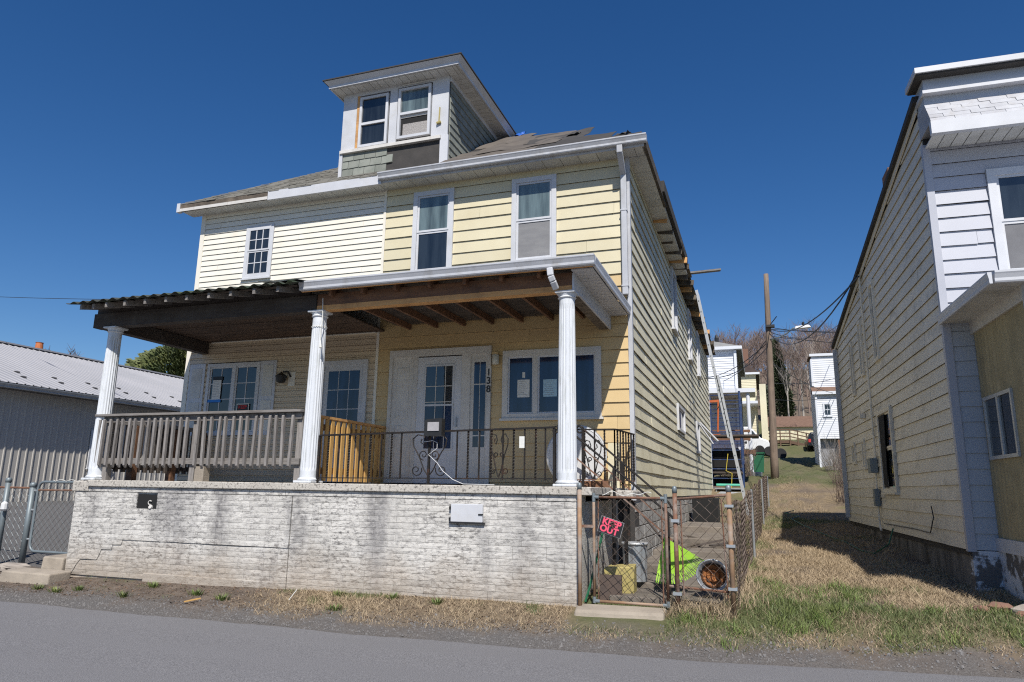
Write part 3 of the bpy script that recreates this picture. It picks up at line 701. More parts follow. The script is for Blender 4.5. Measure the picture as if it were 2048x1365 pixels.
def sheet(name, mat, pts, parent, nu=8, nv=5, amp=0.04, thick=0.006, seed=0):
    """a warped thin sheet over four corner points"""
    a, b2, c, d = [Vector(p) for p in pts]; mb = MB(); nrm = (b2 - a).cross(d - a).normalized()
    for s_ in (0, 1):
        for j in range(nv + 1):
            for i in range(nu + 1):
                u, v = i / nu, j / nv
                p = (a * (1 - u) + b2 * u) * (1 - v) + (d * (1 - u) + c * u) * v
                h = amp * noise.noise((u * 3 + seed, v * 3, seed * 1.7)) + amp * 0.5 * noise.noise((u * 8 + seed, v * 8, seed))
                mb.v.append(tuple(p + nrm * (h + thick * s_)))
    n = (nu + 1) * (nv + 1)
    for j in range(nv):
        for i in range(nu):
            q0 = j * (nu + 1) + i
            mb.f.append((q0, q0 + nu + 1, q0 + nu + 2, q0 + 1)); mb.f.append((n + q0, n + q0 + 1, n + q0 + nu + 2, n + q0 + nu + 1))
    def rim(idx):
        for p, q0 in zip(idx, idx[1:]): mb.f.append((p, q0, n + q0, n + p))
    rim([i for i in range(nu + 1)]); rim([nu + j * (nu + 1) for j in range(nv + 1)])
    rim([nv * (nu + 1) + i for i in range(nu, -1, -1)]); rim([j * (nu + 1) for j in range(nv, -1, -1)])
    return mb.build(name, mat, parent)
def rz(y): return ZR + (y - EY) * SL
for i, (x0, x1, y0, y1, mt_, am, lf) in enumerate(((-5.0, -3.3, 10.1, 11.1, 'felt_brown', 0.03, 0.03), (-4.6, -3.0, 10.7, 12.2, 'felt_brown', 0.035, 0.035), (-4.9, -4.0, 11.6, 12.8, 'felt_brown', 0.03, 0.035),
        (-3.4, -2.0, 10.12, 11.0, 'felt', 0.03, 0.03), (-3.7, -2.6, 11.0, 12.0, 'felt', 0.04, 0.04), (-2.6, -1.5, 10.1, 10.5, 'felt', 0.03, 0.02))):
    sheet('roofing_felt', mt_, [(x0, y0, rz(y0) + lf), (x1, y0, rz(y0) + lf * 0.6), (x1, y1, rz(y1) + lf), (x0, y1, rz(y1) + lf)], roof, amp=am, seed=i * 3.7)
for i, (x, y, dx, up_) in enumerate(((-3.05, 11.3, 0.30, 0.04), (-1.95, 10.45, 0.25, 0.02))):
    sheet('torn_flap', 'felt', [(x, y, rz(y) + 0.03), (x + dx, y - 0.1, rz(y) + up_), (x + dx, y + 0.25, rz(y) + up_ + 0.16), (x, y + 0.3, rz(y) + 0.22)], roof, 5, 4, 0.05, seed=40 + i)
sheet('blue_tarp', 'tarp', [(-4.55, 12.75, rz(12.75) + 0.02), (-4.3, 12.7, rz(12.7) + 0.06), (-4.3, 13.0, rz(13.0) + 0.08), (-4.5, 13.1, rz(13.1) + 0.05)], roof, 5, 4, 0.06, seed=77)
# eaves: soffit panels, fascia, gutter
def soffit_run(fr, u0, u1, d1, z, parent, step=0.3, mat='soffit'):
    u = u0
    while u < u1 - 0.01:
        u2 = min(u + step, u1); mb = MB()
        fr.box(mb, u + 0.005, u2 - 0.005, 0.0, d1, z - 0.004, z + 0.012); mb.build('soffit_panel', mat, parent); u = u2
sof = MB(); sof.box(EX0 + 0.02, EX1 - 0.02, EY + 0.02, YF - 0.001, ZE + 0.013, ZE + 0.03); sof = sof.build('front_eave', 'soffit', house)
soffit_run(FF, EX0 + 0.06, XM, 0.30, ZE, sof, 0.28); soffit_run(FF, XM, XR + 0.28, 0.30, ZE, sof, 0.30)
sof2 = MB(); sof2.box(XR + 0.001, EX1 - 0.02, YF, 17.0, ZE + 0.013, ZE + 0.03); sof2 = sof2.build('side_eave', 'soffit', house)
soffit_run(FS, YF + 0.02, 17.0, 0.30, ZE, sof2, 0.30)
fa = MB(); fa.box(-10.49, -8.39, EY - 0.02, EY + 0.02, ZE - 0.01, ZR + 0.005); fa.build('fascia', 'wood_rot', house)['label'] = 'rotten fascia board with peeling paint'
q = MB(); q.box(-10.50, -8.39, EY - 0.026, EY - 0.021, ZE - 0.015, ZE + 0.045); q.build('fascia_strip', 'old_white', house)
q = MB(); q.box(-10.53, -10.45, EY - 0.03, EY + 0.05, ZE - 0.02, ZR + 0.02); q.build('fascia_end', 'white_trim', house)
fa = MB(); fa.box(-8.38, -5.99, EY - 0.03, EY + 0.02, ZE - 0.03, ZR + 0.0); fa.build('fascia', 'white_trim', house)
fa = MB(); fa.box(-5.98, EX1 - 0.02, EY - 0.005, EY + 0.02, ZE - 0.01, ZR); fa.build('fascia', 'gutter', house)
g = MB(); g.prism([(-6.02, EY - 0.006 - d, ZR - 0.11 + z) for d, z in GUT], (0, 0, 0), (4.66, 0, 0)); g.build('gutter', 'gutter', house)
# side eave: rafter ends and torn decking where the soffit is gone
q = MB(); q.box(EX1 - 0.04, EX1 + 0.01, EY, 12.6, ZE - 0.005, ZR + 0.02); q.build('fascia', 'wood_rot', house)
q = MB(); q.box(EX1 - 0.05, EX1 + 0.05, 12.0, 16.4, ZE + 0.06, ZR + 0.13); q.build('roof_edge', 'felt', house)
for i in range(22):
    y = 13.2 + i * 0.66
    q = MB(); q.bar((XR - 0.05, y, ZE + 0.05 + rnd.uniform(-.02, .02)), (EX1 + rnd.uniform(-0.12, 0.10), y, ZE + rnd.uniform(-0.03, 0.05)), 0.05, 0.13); q.build('rafter_end', 'wood_rot' if i % 4 else 'wood_new', house)
for i in range(14):
    y0 = 15.0 + i * 0.95
    q = MB(); q.box(XR + 0.0, EX1 + rnd.uniform(-0.1, 0.06), y0, y0 + rnd.uniform(0.6, 1.0), ZE + 0.13, ZE + 0.16 + rnd.uniform(0, 0.05)); q.build('deck_board', 'wood_rot', house)
q = MB(); q.bar((EX1 - 0.1, 17.4, ZE + 0.15), (EX1 + 0.75, 17.55, ZE + 0.22), 0.14, 0.04); q.build('loose_plank', 'wood_grey_h', house)
# downspout at the front right corner with two elbows
q = MB(); xs_ = XR + 0.06
q.bar((-1.60 - 0.18, EY - 0.05, ZR - 0.11), (-1.60 - 0.18, EY - 0.05, ZR - 0.24), 0.09, 0.07, (0, 1, 0)); q.bar((-1.78, EY - 0.05, ZR - 0.22), (-1.78, YF - 0.09, ZR - 0.46), 0.09, 0.07); q.bar((-1.78, YF - 0.075, ZR - 0.42), (-1.78, YF - 0.075, 4.42), 0.09, 0.07, (0, 1, 0))
q.build('downspout', 'gutter', house, bevel=0.012)
for zz in (5.78, 4.55): q = MB(); q.box(-1.832, -1.728, YF - 0.116, YF - 0.02, zz, zz + 0.022); q.build('strap', 'gutter', house)
# dormer
DX0, DX1, DY, DZ0, DZ1 = -7.2, -4.98, 10.55, 7.21, 8.92
dm = MB(); dm.add([(DX0, DY, DZ0 - 0.2), (DX1, DY, DZ0 - 0.2), (DX1, DY, DZ1), (DX0, DY, DZ1), (DX0, 13.3, DZ1), (DX1, 13.3, DZ1), (DX0, 13.3, DZ0), (DX1, 13.3, DZ0)],
                  [(0, 1, 2, 3), (1, 7, 5, 2), (0, 3, 4, 6), (3, 2, 5, 4)]); dormer = dm.build('dormer', 'felt', house)
FD = Fr((0, DY, 0), (1, 0, 0), (0, -1, 0))
q = MB(); FD.box(q, DX0, DX0 + 0.30, 0, 0.03, 7.72, DZ1); FD.box(q, -6.19, -6.03, 0, 0.03, 7.72, DZ1); FD.box(q, -5.31, DX1, 0, 0.03, 7.72, DZ1); FD.box(q, DX0 + 0.30, -6.19, 0, 0.029, 8.82, DZ1); FD.box(q, -6.03, -5.31, 0, 0.029, 8.84, DZ1); q.build('panel', 'white_trim', dormer)
for u0, u1, zt_ in ((DX0 - 0.02, DX0 + 0.05, 7.70), (DX1 - 0.14, DX1 + 0.02, 7.72)): q = MB(); FD.box(q, u0, u1, 0, 0.04, DZ0 - 0.06, zt_); q.build('corner_board', 'white_trim', dormer)
q = MB(); FD.box(q, DX0 + 0.0, DX1 - 0.12, 0, 0.07, 7.66, 7.72); q.build('sill', 'old_white', dormer)
q = MB(); FD.box(q, DX0 + 0.31, DX0 + 0.36, 0.0, 0.04, 7.73, 8.82); q.build('bare_jamb', 'wood_new', dormer)
for (u0, u1, z0, z1, zr_, dd) in ((-6.83, -6.22, 7.74, 8.78, 8.22, 0.0), (-6.00, -5.33, 7.78, 8.80, 8.28, 0.012)):
    q = MB(); FD.box(q, u0, u0 + 0.05, 0, 0.05 + dd, z0, z1); FD.box(q, u1 - 0.05, u1, 0, 0.05 + dd, z0, z1); FD.box(q, u0 + 0.05, u1 - 0.05, 0, 0.049 + dd, z1 - 0.05, z1); FD.box(q, u0 + 0.05, u1 - 0.05, 0, 0.049 + dd, z0, z0 + 0.05); FD.box(q, u0 + 0.05, u1 - 0.05, 0, 0.046 + dd, zr_ - 0.025, zr_ + 0.025); q.build('window_frame', 'white_trim', dormer)
    q = MB(); FD.box(q, u0 + 0.05, u1 - 0.05, 0.0, 0.02, zr_ + 0.025, z1 - 0.05); q.build('pane', 'glass' if dd == 0 else 'glass_up', dormer)
    if dd == 0:
        q = MB(); FD.box(q, u0 + 0.05, u1 - 0.05, 0.0, 0.015, z0 + 0.05, zr_ - 0.025); q.build('pane', 'glass', dormer)
    else:
        q = MB(); FD.box(q, u0 + 0.05, u1 - 0.05, 0.0, 0.006, z0 + 0.05, zr_ - 0.025); q.build('pane', 'black_matte', dormer)
        q = MB(); FD.box(q, u0 + 0.10, u1 - 0.05, 0.006, 0.018, z0 + 0.05, z0 + 0.30); q.build('frosted_pane', 'frosted', dormer)
        q = MB(); FD.box(q, u0 + 0.05, u1 - 0.05, 0.006, 0.02, zr_ - 0.075, zr_ - 0.03); q.build('blind', 'old_white', dormer)
q = MB(); q.tube([FD.p(-5.14, 0.05, 8.28), FD.p(-5.15, 0.05, 7.98)], 0.012, 6); q.tube([FD.p(-5.19, 0.06, 7.965), FD.p(-5.11, 0.05, 7.985)], 0.025, 6); q.build('bracket', 'cardboard', dormer)
q = MB(); FD.box(q, -5.95, -5.25, 0.03, 0.045, 8.86, 8.885); q.build('batten', 'old_white', dormer)
# slates under the sill and on the right cheek
for r_ in range(3):
    z0 = 7.20 + r_ * 0.155; u = DX0 + 0.06 - (0.11 if r_ % 2 else 0.0)
    while u < -6.15:
        u2 = u + 0.235; a0 = max(u, DX0 + 0.055)
        if u2 - a0 > 0.06 and a0 < -6.2:
            q = MB(); tl = rnd.uniform(-0.008, 0.008)
            q.hexa([FD.p(a0, 0.026, z0 + tl), FD.p(u2 - 0.008, 0.026, z0 - tl), FD.p(u2 - 0.008, 0.001, z0), FD.p(a0, 0.001, z0), FD.p(a0, 0.012, z0 + 0.165), FD.p(u2 - 0.008, 0.012, z0 + 0.165), FD.p(u2 - 0.008, 0.0, z0 + 0.165), FD.p(a0, 0.0, z0 + 0.165)])
            q.build('slate', 'slate', dormer)
        u = u2
FDR = Fr((DX1, 0, 0), (0, 1, 0), (1, 0, 0))
for r_ in range(13):
    z0 = 7.05 + r_ * 0.15; u = DY + (0.0 if r_ % 2 else -0.12)
    lim = DY + (z0 + 0.06 - 7.20) / SL     # where the main roof rises past this course
    ymax = 13.1
    while u < ymax:
        u2 = u + 0.24; a0 = max(u, DY + 0.03)
        if u2 - a0 > 0.05 and a0 < lim + 0.15 - 0.0 and z0 < 8.85:
            tl = rnd.uniform(-0.006, 0.006); q = MB()
            q.hexa([FDR.p(a0, 0.028, z0 + tl), FDR.p(u2 - 0.008, 0.028, z0 - tl), FDR.p(u2 - 0.008, 0.001, z0), FDR.p(a0, 0.001, z0), FDR.p(a0, 0.010, z0 + 0.16), FDR.p(u2 - 0.008, 0.010, z0 + 0.16), FDR.p(u2 - 0.008, 0.0, z0 + 0.16), FDR.p(a0, 0.0, z0 + 0.16)])
            q.build('slate', 'slate', dormer)
        u = u2
q = MB(); FDR.box(q, DY, 13.2, 0.0, 0.035, 8.80, DZ1); q.build('frieze', 'white_trim', dormer)
# dormer roof: low hip with deep boxed eaves
ex0, ex1, ey = DX0 - 0.15, DX1 + 0.28, 10.25
q = MB(); q.box(ex0, ex1, ey, 13.6, DZ1 + 0.0, DZ1 + 0.03); dr = q.build('dormer_roof', 'soffit', house)
CW = 0.09
q = MB(); q.add([(ex0 - CW - 0.02, ey - CW - 0.02, DZ1 + 0.137), (ex1 + CW + 0.02, ey - CW - 0.02, DZ1 + 0.137), (ex1 + CW + 0.02, 13.7, DZ1 + 0.137), (ex0 - CW - 0.02, 13.7, DZ1 + 0.137), ((ex0 + ex1) / 2, ey + 1.1, DZ1 + 0.36), ((ex0 + ex1) / 2, 13.7, DZ1 + 0.36), (ex0 - CW - 0.02, ey - CW - 0.02, DZ1 + 0.115), (ex1 + CW + 0.02, ey - CW - 0.02, DZ1 + 0.115), (ex1 + CW + 0.02, 13.7, DZ1 + 0.115), (ex0 - CW - 0.02, 13.7, DZ1 + 0.115)], [(0, 1, 4), (1, 2, 5, 4), (2, 3, 5), (3, 0, 4, 5), (9, 8, 7, 6), (6, 7, 1, 0), (7, 8, 2, 1), (9, 6, 0, 3), (8, 9, 3, 2)]); q.build('roof_cover', 'felt', dr)
q = MB(); q.hexa([(ex0, ey, DZ1 + 0.03), (ex1, ey, DZ1 + 0.03), (ex1, 13.6, DZ1 + 0.03), (ex0, 13.6, DZ1 + 0.03), (ex0 - CW, ey - CW, DZ1 + 0.112), (ex1 + CW, ey - CW, DZ1 + 0.112), (ex1 + CW, 13.6, DZ1 + 0.112), (ex0 - CW, 13.6, DZ1 + 0.112)]); q.build('crown_fascia', 'white_trim', dr)
for a, b2 in (((ex0 - 0.02, ey, DZ1 + 0.02), (ex1 + 0.02, ey, DZ1 + 0.02)), ((ex1, ey, DZ1 + 0.02), (ex1, 13.5, DZ1 + 0.02)), ((ex0, ey, DZ1 + 0.02), (ex0, 13.5, DZ1 + 0.02))):
    q = MB(); q.bar(a, b2, 0.03, 0.06); q.build('drip_edge', 'white_trim', dr)
soffit_run(FD, ex0 + 0.05, ex1 - 0.05, DY - ey - 0.03, DZ1 - 0.012, dr, 0.155)
soffit_run(FDR, DY, 13.4, ex1 - DX1 - 0.03, DZ1 - 0.012, dr, 0.155)
# ------------------------------------------------------------------ porch
YW = 8.0
porch = thing('porch', (-5.8, YW, 0.2), 'raised front porch on a whitewashed block wall with mismatched shed roofs over the two halves', 'porch')
pw_ = MB(); pw_.box(-9.68, -1.96, YW + 0.012, YW + 0.25, -0.1, 1.36); base = pw_.build('block_wall', 'block', porch)
q = MB(); q.box(-9.68, -9.45, YW + 0.25, YF, -0.1, 1.36); q.build('side_wall', 'block', porch)
q = MB(); q.box(-2.2, -1.96, YW + 0.25, YF, -0.1, 1.36); q.build('side_wall', 'block', porch)
CH = 0.0735
ncourse = 16
def rough_block(x0, x1, z0, z1, prd, parent, name='block', y=YW):
    mb = MB(); nx_, nz_ = max(2, int((x1 - x0) / 0.13)), 2
    o = 0; g = 0.0016
    for j in range(nz_ + 1):
        for i in range(nx_ + 1):
            x = x0 + g + (x1 - x0 - 2 * g) * i / nx_; z = z0 + g + (z1 - z0 - 2 * g) * j / nz_
            edge = i in (0, nx_) or j in (0, nz_)
            d = prd + (0.0 if edge else 0.0025) + 0.006 * noise.noise((x * 9, z * 14, 3.0))
            mb.v.append((x, y - d, z))
    for j in range(nz_):
        for i in range(nx_):
            a = j * (nx_ + 1) + i; mb.f.append((a, a + 1, a + nx_ + 2, a + nx_ + 1))
    n = len(mb.v); c = [0, nx_, (nx_ + 1) * (nz_ + 1) - 1, nz_ * (nx_ + 1)]
    mb.v += [(mb.v[i][0], y + 0.013, mb.v[i][2]) for i in c]
    mb.f += [tuple(list(range(0, nx_ + 1))[::-1] + [n, n + 1]), tuple([c[3] + i for i in range(nx_ + 1)] + [n + 2, n + 3])]
    mb.f += [tuple([j * (nx_ + 1) for j in range(nz_ + 1)] + [n + 3, n]), tuple([nx_ + j * (nx_ + 1) for j in range(nz_, -1, -1)] + [n + 1, n + 2])]
    return mb.build(name, 'block', parent)
for k in range(ncourse):
    z1 = 1.36 - k * CH; z0 = z1 - CH
    for (xa, xb, seam) in ((-9.68, -5.83, 0), (-5.82, -1.96, 1)):
        x = xa; first = True
        while x < xb - 0.01:
            L = 0.41 if not first else rnd.choice((0.2, 0.41, 0.31))
            first = False; x2 = x + L
            if xb - x2 < 0.12: x2 = xb
            if z1 < base_z((x + x2) / 2) - 0.06: x = x2; continue
            vent = x2 > -8.47 and x < -8.10 and z0 > 1.09 and z0 < 1.33
            if vent:
                if x < -8.47: rough_block(x, -8.47, z0, z1, 0.016, base)
                if x2 > -8.10: rough_block(-8.10, x2, z0, z1, 0.016, base)
            else:
                prd = 0.010 + (0.010 if (seam == 0 and z0 > 0.69 and x > -8.75) else 0.0)
                rough_block(x, x2, z0, z1, prd, base)
            x = x2
q = MB(); q.box(-8.465, -8.105, YW - 0.006, YW + 0.0115, 1.10, 1.34); q.build('vent_opening', 'black_matte', base)
q = MB(); q.tube([(-8.2, YW - 0.004, 1.16), (-8.2, YW - 0.03, 1.17)], 0.03, 10); q.tube([(-8.22 + 0.03 * math.cos(a), YW - 0.02, 1.225 + 0.028 * math.sin(a)) for a in np.linspace(0.6, 5.2, 11)], 0.007, 5); q.build('pipe_stub', 'old_white', base)
crk = [(-5.81, 0.70), (-6.6, 0.695), (-7.6, 0.70), (-8.64, 0.70), (-8.66, 0.63), (-8.82, 0.625), (-8.83, 0.555), (-9.02, 0.55), (-9.05, 0.47), (-9.09, 0.405), (-9.40, 0.40), (-9.46, 0.33), (-9.54, 0.20)]
q = MB(); q.tube([(x, YW - 0.017, z) for x, z in crk], 0.0032, 4); q.build('crack', 'black_matte', base)
# white base smear of plaster at the foot
q = MB(); q.box(-8.2, -5.95, YW - 0.022, YW + 0.01, 0.14, 0.27); q.build('footing', 'block', base, bevel=0.01)
# slab and recessed band below it
q = MB(); q.box(-9.42, -1.80, YW - 0.055, YF - 0.001, 1.437, 1.53); q.build('slab', 'slab_concrete', porch, bevel=0.01)
q = MB(); q.box(-9.74, -9.425, YW - 0.03, YW + 0.45, 1.362, 1.515); q.build('end_block', 'slab_concrete', porch, bevel=0.015)
for i in range(13):
    x0 = -9.42 + i * 0.58; x1 = min(x0 + 0.575, -1.93)
    if x1 - x0 > 0.05: q = MB(); q.box(x0, x1, YW - 0.018, YW + 0.2, 1.364, 1.434); q.build('header_block', 'block', base, bevel=0.005)
q = MB(); q.box(-3.53, -3.12, YW - 0.055, YW - 0.012, 1.10, 1.31); hd = q.build('hatch_door', 'white_trim', base, bevel=0.006)
q = MB(); q.box(-3.55, -3.10, YW - 0.05, YW - 0.012, 1.082, 1.098); q.box(-3.555, -3.535, YW - 0.05, YW - 0.012, 1.11, 1.15); q.box(-3.555, -3.535, YW - 0.05, YW - 0.012, 1.24, 1.28); q.box(-3.17, -3.11, YW - 0.065, YW - 0.05, 1.185, 1.20); q.build('hatch_hinge', 'black', base)
# fluted columns
def column(x, y, z0, z1):
    n = 72; prof = []
    H_ = z1 - z0 - 0.16; mb = MB(); o = len(mb.v)
    levels = [0, 0.04, 0.06, 0.35, 0.65, 0.92, 0.94, 0.97, 1.0]
    for li, f in enumerate(levels):
        r0 = 0.116 - 0.020 * f
        for j in range(n):
            a = 2 * math.pi * j / n; fl = 0.0
            if 0.05 < f < 0.95: fl = 0.008 * (0.5 - 0.5 * math.cos(a * 18))
            mb.v.append((x + (r0 - fl) * math.cos(a), y + (r0 - fl) * math.sin(a), z0 + 0.07 + H_ * f))
    for i in range(len(levels) - 1):
        for j in range(n): mb.f.append((i * n + j, i * n + (j + 1) % n, (i + 1) * n + (j + 1) % n, (i + 1) * n + j))
    c = MB(); c.box(x - 0.14, x + 0.14, y - 0.14, y + 0.14, z0, z0 + 0.03); cb = c.build('column', 'column', porch, bevel=0.008)
    mb.build('shaft', 'column', cb)
    c = MB(); c.lathe([(0.13, z0 + 0.03), (0.145, z0 + 0.045), (0.13, z0 + 0.062), (0.118, z0 + 0.07)], (x, y, 0), 24); c.build('base_ring', 'column', cb, smooth=True)
    c = MB(); c.lathe([(0.097, z1 - 0.09), (0.115, z1 - 0.075), (0.102, z1 - 0.06), (0.115, z1 - 0.03), (0.12, z1 - 0.022)], (x, y, 0), 24); c.box(x - 0.123, x + 0.123, y - 0.123, y + 0.123, z1 - 0.022, z1); c.build('capital', 'column', cb)
YC = 8.12
for xc in (-9.47, -5.70, -2.13): column(xc, YC, 1.531, 3.885)
# left bay: dark beams, ceiling boards, rafters, corrugated sheets
q = MB(); q.box(-9.85, -5.72, YC - 0.09, YC + 0.07, 3.886, 4.11); q.build('beam', 'wood_dark', porch)['label'] = 'weathered dark beam over the left bay'
q = MB(); q.box(-9.84, -9.68, YC + 0.07, YF - 0.02, 3.89, 4.10); q.build('side_beam', 'wood_dark', porch)
for i in range(15):
    y0 = YC + 0.08 + i * 0.145
    q = MB(); q.box(-9.67, -5.95, y0, y0 + 0.138, 4.105 + rnd.uniform(-0.004, 0.004), 4.125); q.build('ceiling_board', 'wood_ceil', porch)
def rsl(y): return 4.14 + (y - 7.6) * 0.235
for xr in (-9.62, -9.38, -9.10, -8.74, -8.35, -7.97, -7.60, -7.20, -6.82, -6.42, -6.05):
    q = MB(); y0 = 7.60 + rnd.uniform(-0.03, 0.02)
    q.hexa([(xr - 0.022, y0, rsl(y0) - 0.075), (xr + 0.022, y0, rsl(y0) - 0.075), (xr + 0.022, YF, rsl(YF) - 0.09), (xr - 0.022, YF, rsl(YF) - 0.09), (xr - 0.022, y0, rsl(y0)), (xr + 0.022, y0, rsl(y0)), (xr + 0.022, YF, rsl(YF)), (xr - 0.022, YF, rsl(YF))])
    q.build('rafter', 'wood_grey_h', porch)
q = MB(); q.box(-9.75, -5.85, 7.72, 7.80, rsl(7.76) + 0.002, rsl(7.72) + 0.014); q.build('roof_batten', 'wood_dark', porch)
q = MB(); q.hexa([(-9.84, YC - 0.05, 4.112), (-5.86, YC - 0.05, 4.112), (-5.86, YC - 0.01, 4.112), (-9.84, YC - 0.01, 4.112), (-9.84, YC - 0.05, rsl(YC - 0.05) + 0.012), (-5.86, YC - 0.05, rsl(YC - 0.05) + 0.012), (-5.86, YC - 0.01, rsl(YC) + 0.012), (-9.84, YC - 0.01, rsl(YC) + 0.012)]); q.build('blocking_board', 'wood_dark', porch)
q = MB(); q.hexa([(-9.80, YC, 4.105), (-9.76, YC, 4.105), (-9.76, YF - 0.02, 4.105), (-9.80, YF - 0.02, 4.105), (-9.80, YC, rsl(YC) + 0.01), (-9.76, YC, rsl(YC) + 0.01), (-9.76, YF - 0.02, rsl(YF) + 0.01), (-9.80, YF - 0.02, rsl(YF) + 0.01)]); q.build('rake_board', 'wood_dark', porch)
pm('sheet_metal', (0.055, 0.058, 0.05), (0.03, 0.033, 0.028), 3.0, 0.7, stain=(0.06, 0.11, 0.04), stain_amt=0.7, stain_scale=3, rand=0.1)
for i in range(6):
    x0 = -9.85 + i * 0.68; mb = MB(); n = 40
    for s_ in (0, 1):
        for (y) in (7.52, YF - 0.03):
            for k in range(n + 1):
                x = x0 + 0.70 * k / n
                mb.v.append((x, y + (0.02 * noise.noise((x * 5, 0, 0)) if y < 8 else 0), rsl(y) + 0.035 + 0.018 * math.sin(x * 2 * math.pi / 0.195) + 0.003 * s_ + (0.004 if i % 2 else 0)))
    st = n + 1
    for k in range(n):
        mb.f += [(k, k + st, k + st + 1, k + 1), (2 * st + k, 2 * st + k + 1, 3 * st + k + 1, 3 * st + k), (k, k + 1, 2 * st + k + 1, 2 * st + k), (st + k, 3 * st + k, 3 * st + k + 1, st + k + 1)]
    mb.build('roof_sheet', 'sheet_metal', porch)
sheet('bent_sheet', 'sheet_metal', [(-6.35, 7.55, 4.22), (-5.75, 7.6, 4.20), (-5.7, 8.6, 4.48), (-6.3, 8.6, 4.5)], porch, 6, 4, 0.05, seed=11)
# right bay: new timber beam, joists, roof deck, gutter, boxed right end
q = MB(); q.box(-5.71, -2.05, YC - 0.08, YC + 0.06, 3.886, 3.955); q.build('beam', 'wood_new', porch)['label'] = 'fresh orange timber under the right bay beam'
q = MB(); q.box(-5.71, -2.05, YC - 0.075, YC + 0.055, 3.957, 4.12); q.build('beam', 'wood_brown', porch)
for xj in (-5.45, -4.95, -4.45, -3.95, -3.45, -2.95, -2.45):
    q = MB(); q.hexa([(xj - 0.022, 7.95, 4.06), (xj + 0.022, 7.95, 4.06), (xj + 0.022, YF - 0.03, 4.10), (xj - 0.022, YF - 0.03, 4.10), (xj - 0.022, 7.95, 4.193), (xj + 0.022, 7.95, 4.193), (xj + 0.022, YF - 0.03, 4.193), (xj - 0.022, YF - 0.03, 4.193)]); q.build('joist', 'wood_brown', porch)
for i in range(13):
    y0 = 7.95 + i * 0.186; q = MB(); q.box(-5.72, -2.06, y0, min(y0 + 0.18, YF - 0.03), 4.195, 4.21); q.build('roof_board', 'wood_dark', porch)
def rsr(y): return 4.218 + (y - 7.9) * 0.2
mb = MB(); X0, X1 = -5.86, -1.75
mb.hexa([(X0, 7.9, rsr(7.9)), (X1, 7.9, rsr(7.9)), (X1 - 0.6, YF - 0.02, rsr(YF)), (X0, YF - 0.02, rsr(YF)), (X0, 7.9, rsr(7.9) + 0.03), (X1, 7.9, rsr(7.9) + 0.03), (X1 - 0.6, YF - 0.02, rsr(YF) + 0.03), (X0, YF - 0.02, rsr(YF) + 0.03)])
mb.add([(X1, 7.9, rsr(7.9) + 0.012), (X1, YF - 0.02, 4.235), (X1 - 0.6, YF - 0.02, rsr(YF) + 0.03)], [(0, 1, 2)])
mb.build('roof_deck', 'felt', porch)
q = MB(); q.box(X0, X1, 7.86, 7.90, 4.12, 4.24); q.build('fascia', 'wood_new', porch)
g = MB(); g.prism([(-5.84, 7.859 - d * 0.9, 4.12 + z) for d, z in GUT], (0, 0, 0), (4.13, 0, 0)); g.build('gutter', 'gutter', porch)
g = MB(); g.prism([(-1.745 + d * 0.35, 7.87, 4.115 + z) for d, z in GUT], (0, 0, 0), (0, 2.49, 0)); g.build('side_fascia', 'white_trim', porch)
FP = Fr((-2.03, 0, 0), (0, 1, 0), (1, 0, 0))
soffit_run(FP, 7.93, YF - 0.03, 0.27, 4.115, porch, 0.13, 'white_trim')
q = MB(); q.box(-2.045, -2.02, YC - 0.08, YF - 0.02, 3.90, 4.11); q.build('end_panel', 'white_trim', porch)
q = MB(); q.box(-2.20, -2.05, 8.3, YF - 0.02, 3.91, 4.06); q.build('rotten_beam', 'wood_rot', porch)
q = MB(); pts = [(-2.26, 7.80, 4.12), (-2.25, 7.80, 4.02), (-2.23, 7.83, 3.96), (-2.21, 7.90, 3.88)]
for a, b2 in zip(pts, pts[1:]): q.bar(a, b2, 0.075, 0.06, (0, 1, 0))
q.build('downspout_elbow', 'white_trim', porch, bevel=0.01)
# ceiling trim strip on the wall, with gaps
q = MB(); q.box(-9.6, -6.1, YF - 0.05, YF - 0.02, 4.085, 4.10); q.build('wall_trim', 'vinyl_left', porch)

# ------------------------------------------------------------------ weathered wooden railing, front
wr = thing('wooden_railing', (-7.7, YC, 1.53), 'weathered grey wooden railing with slanted balusters along the porch front', 'railing')
YR = 8.06
q = MB(); q.box(-9.52, -5.82, YR - 0.06, YR + 0.075, 2.475, 2.51); q.build('cap_rail', 'wood_grey_h', wr, bevel=0.004)
q = MB(); q.box(-9.48, -5.84, YR + 0.002, YR + 0.04, 2.385, 2.473); q.build('top_rail', 'wood_grey_h', wr, bevel=0.004)
q = MB(); q.box(-9.46, -5.83, YR + 0.002, YR + 0.04, 1.77, 1.855); q.build('bottom_rail', 'wood_grey_h', wr, bevel=0.004)
bx = [-9.44, -9.35, -9.22, -9.09, -8.97, -8.85, -8.74, -8.61, -8.48, -8.36, -8.24, -8.12, -8.00, -7.88, -7.76, -7.56, -7.43, -7.32, -7.19, -7.07, -6.94, -6.82, -6.70, -6.58, -6.46, -6.34, -6.21, -6.09, -5.97]
for x in bx:
    q = MB(); ln = rnd.uniform(-0.025, 0.025); y0 = YR - 0.040
    q.hexa([(x - 0.018, y0, 1.752), (x + 0.018, y0, 1.752), (x + 0.018, YR + 0.001, 1.715), (x - 0.018, YR + 0.001, 1.715), (x - 0.018 + ln, y0, 2.425), (x + 0.018 + ln, y0, 2.425), (x + 0.018 + ln, YR + 0.001, 2.462), (x - 0.018 + ln, YR + 0.001, 2.462)])
    q.build('baluster', 'wood_grey', wr)
for x in (-9.30, -7.66, -5.88):
    q = MB(); q.box(x - 0.045, x + 0.045, YR + 0.042, YR + 0.13, 1.531, 2.474); q.build('post', 'wood_grey', wr)
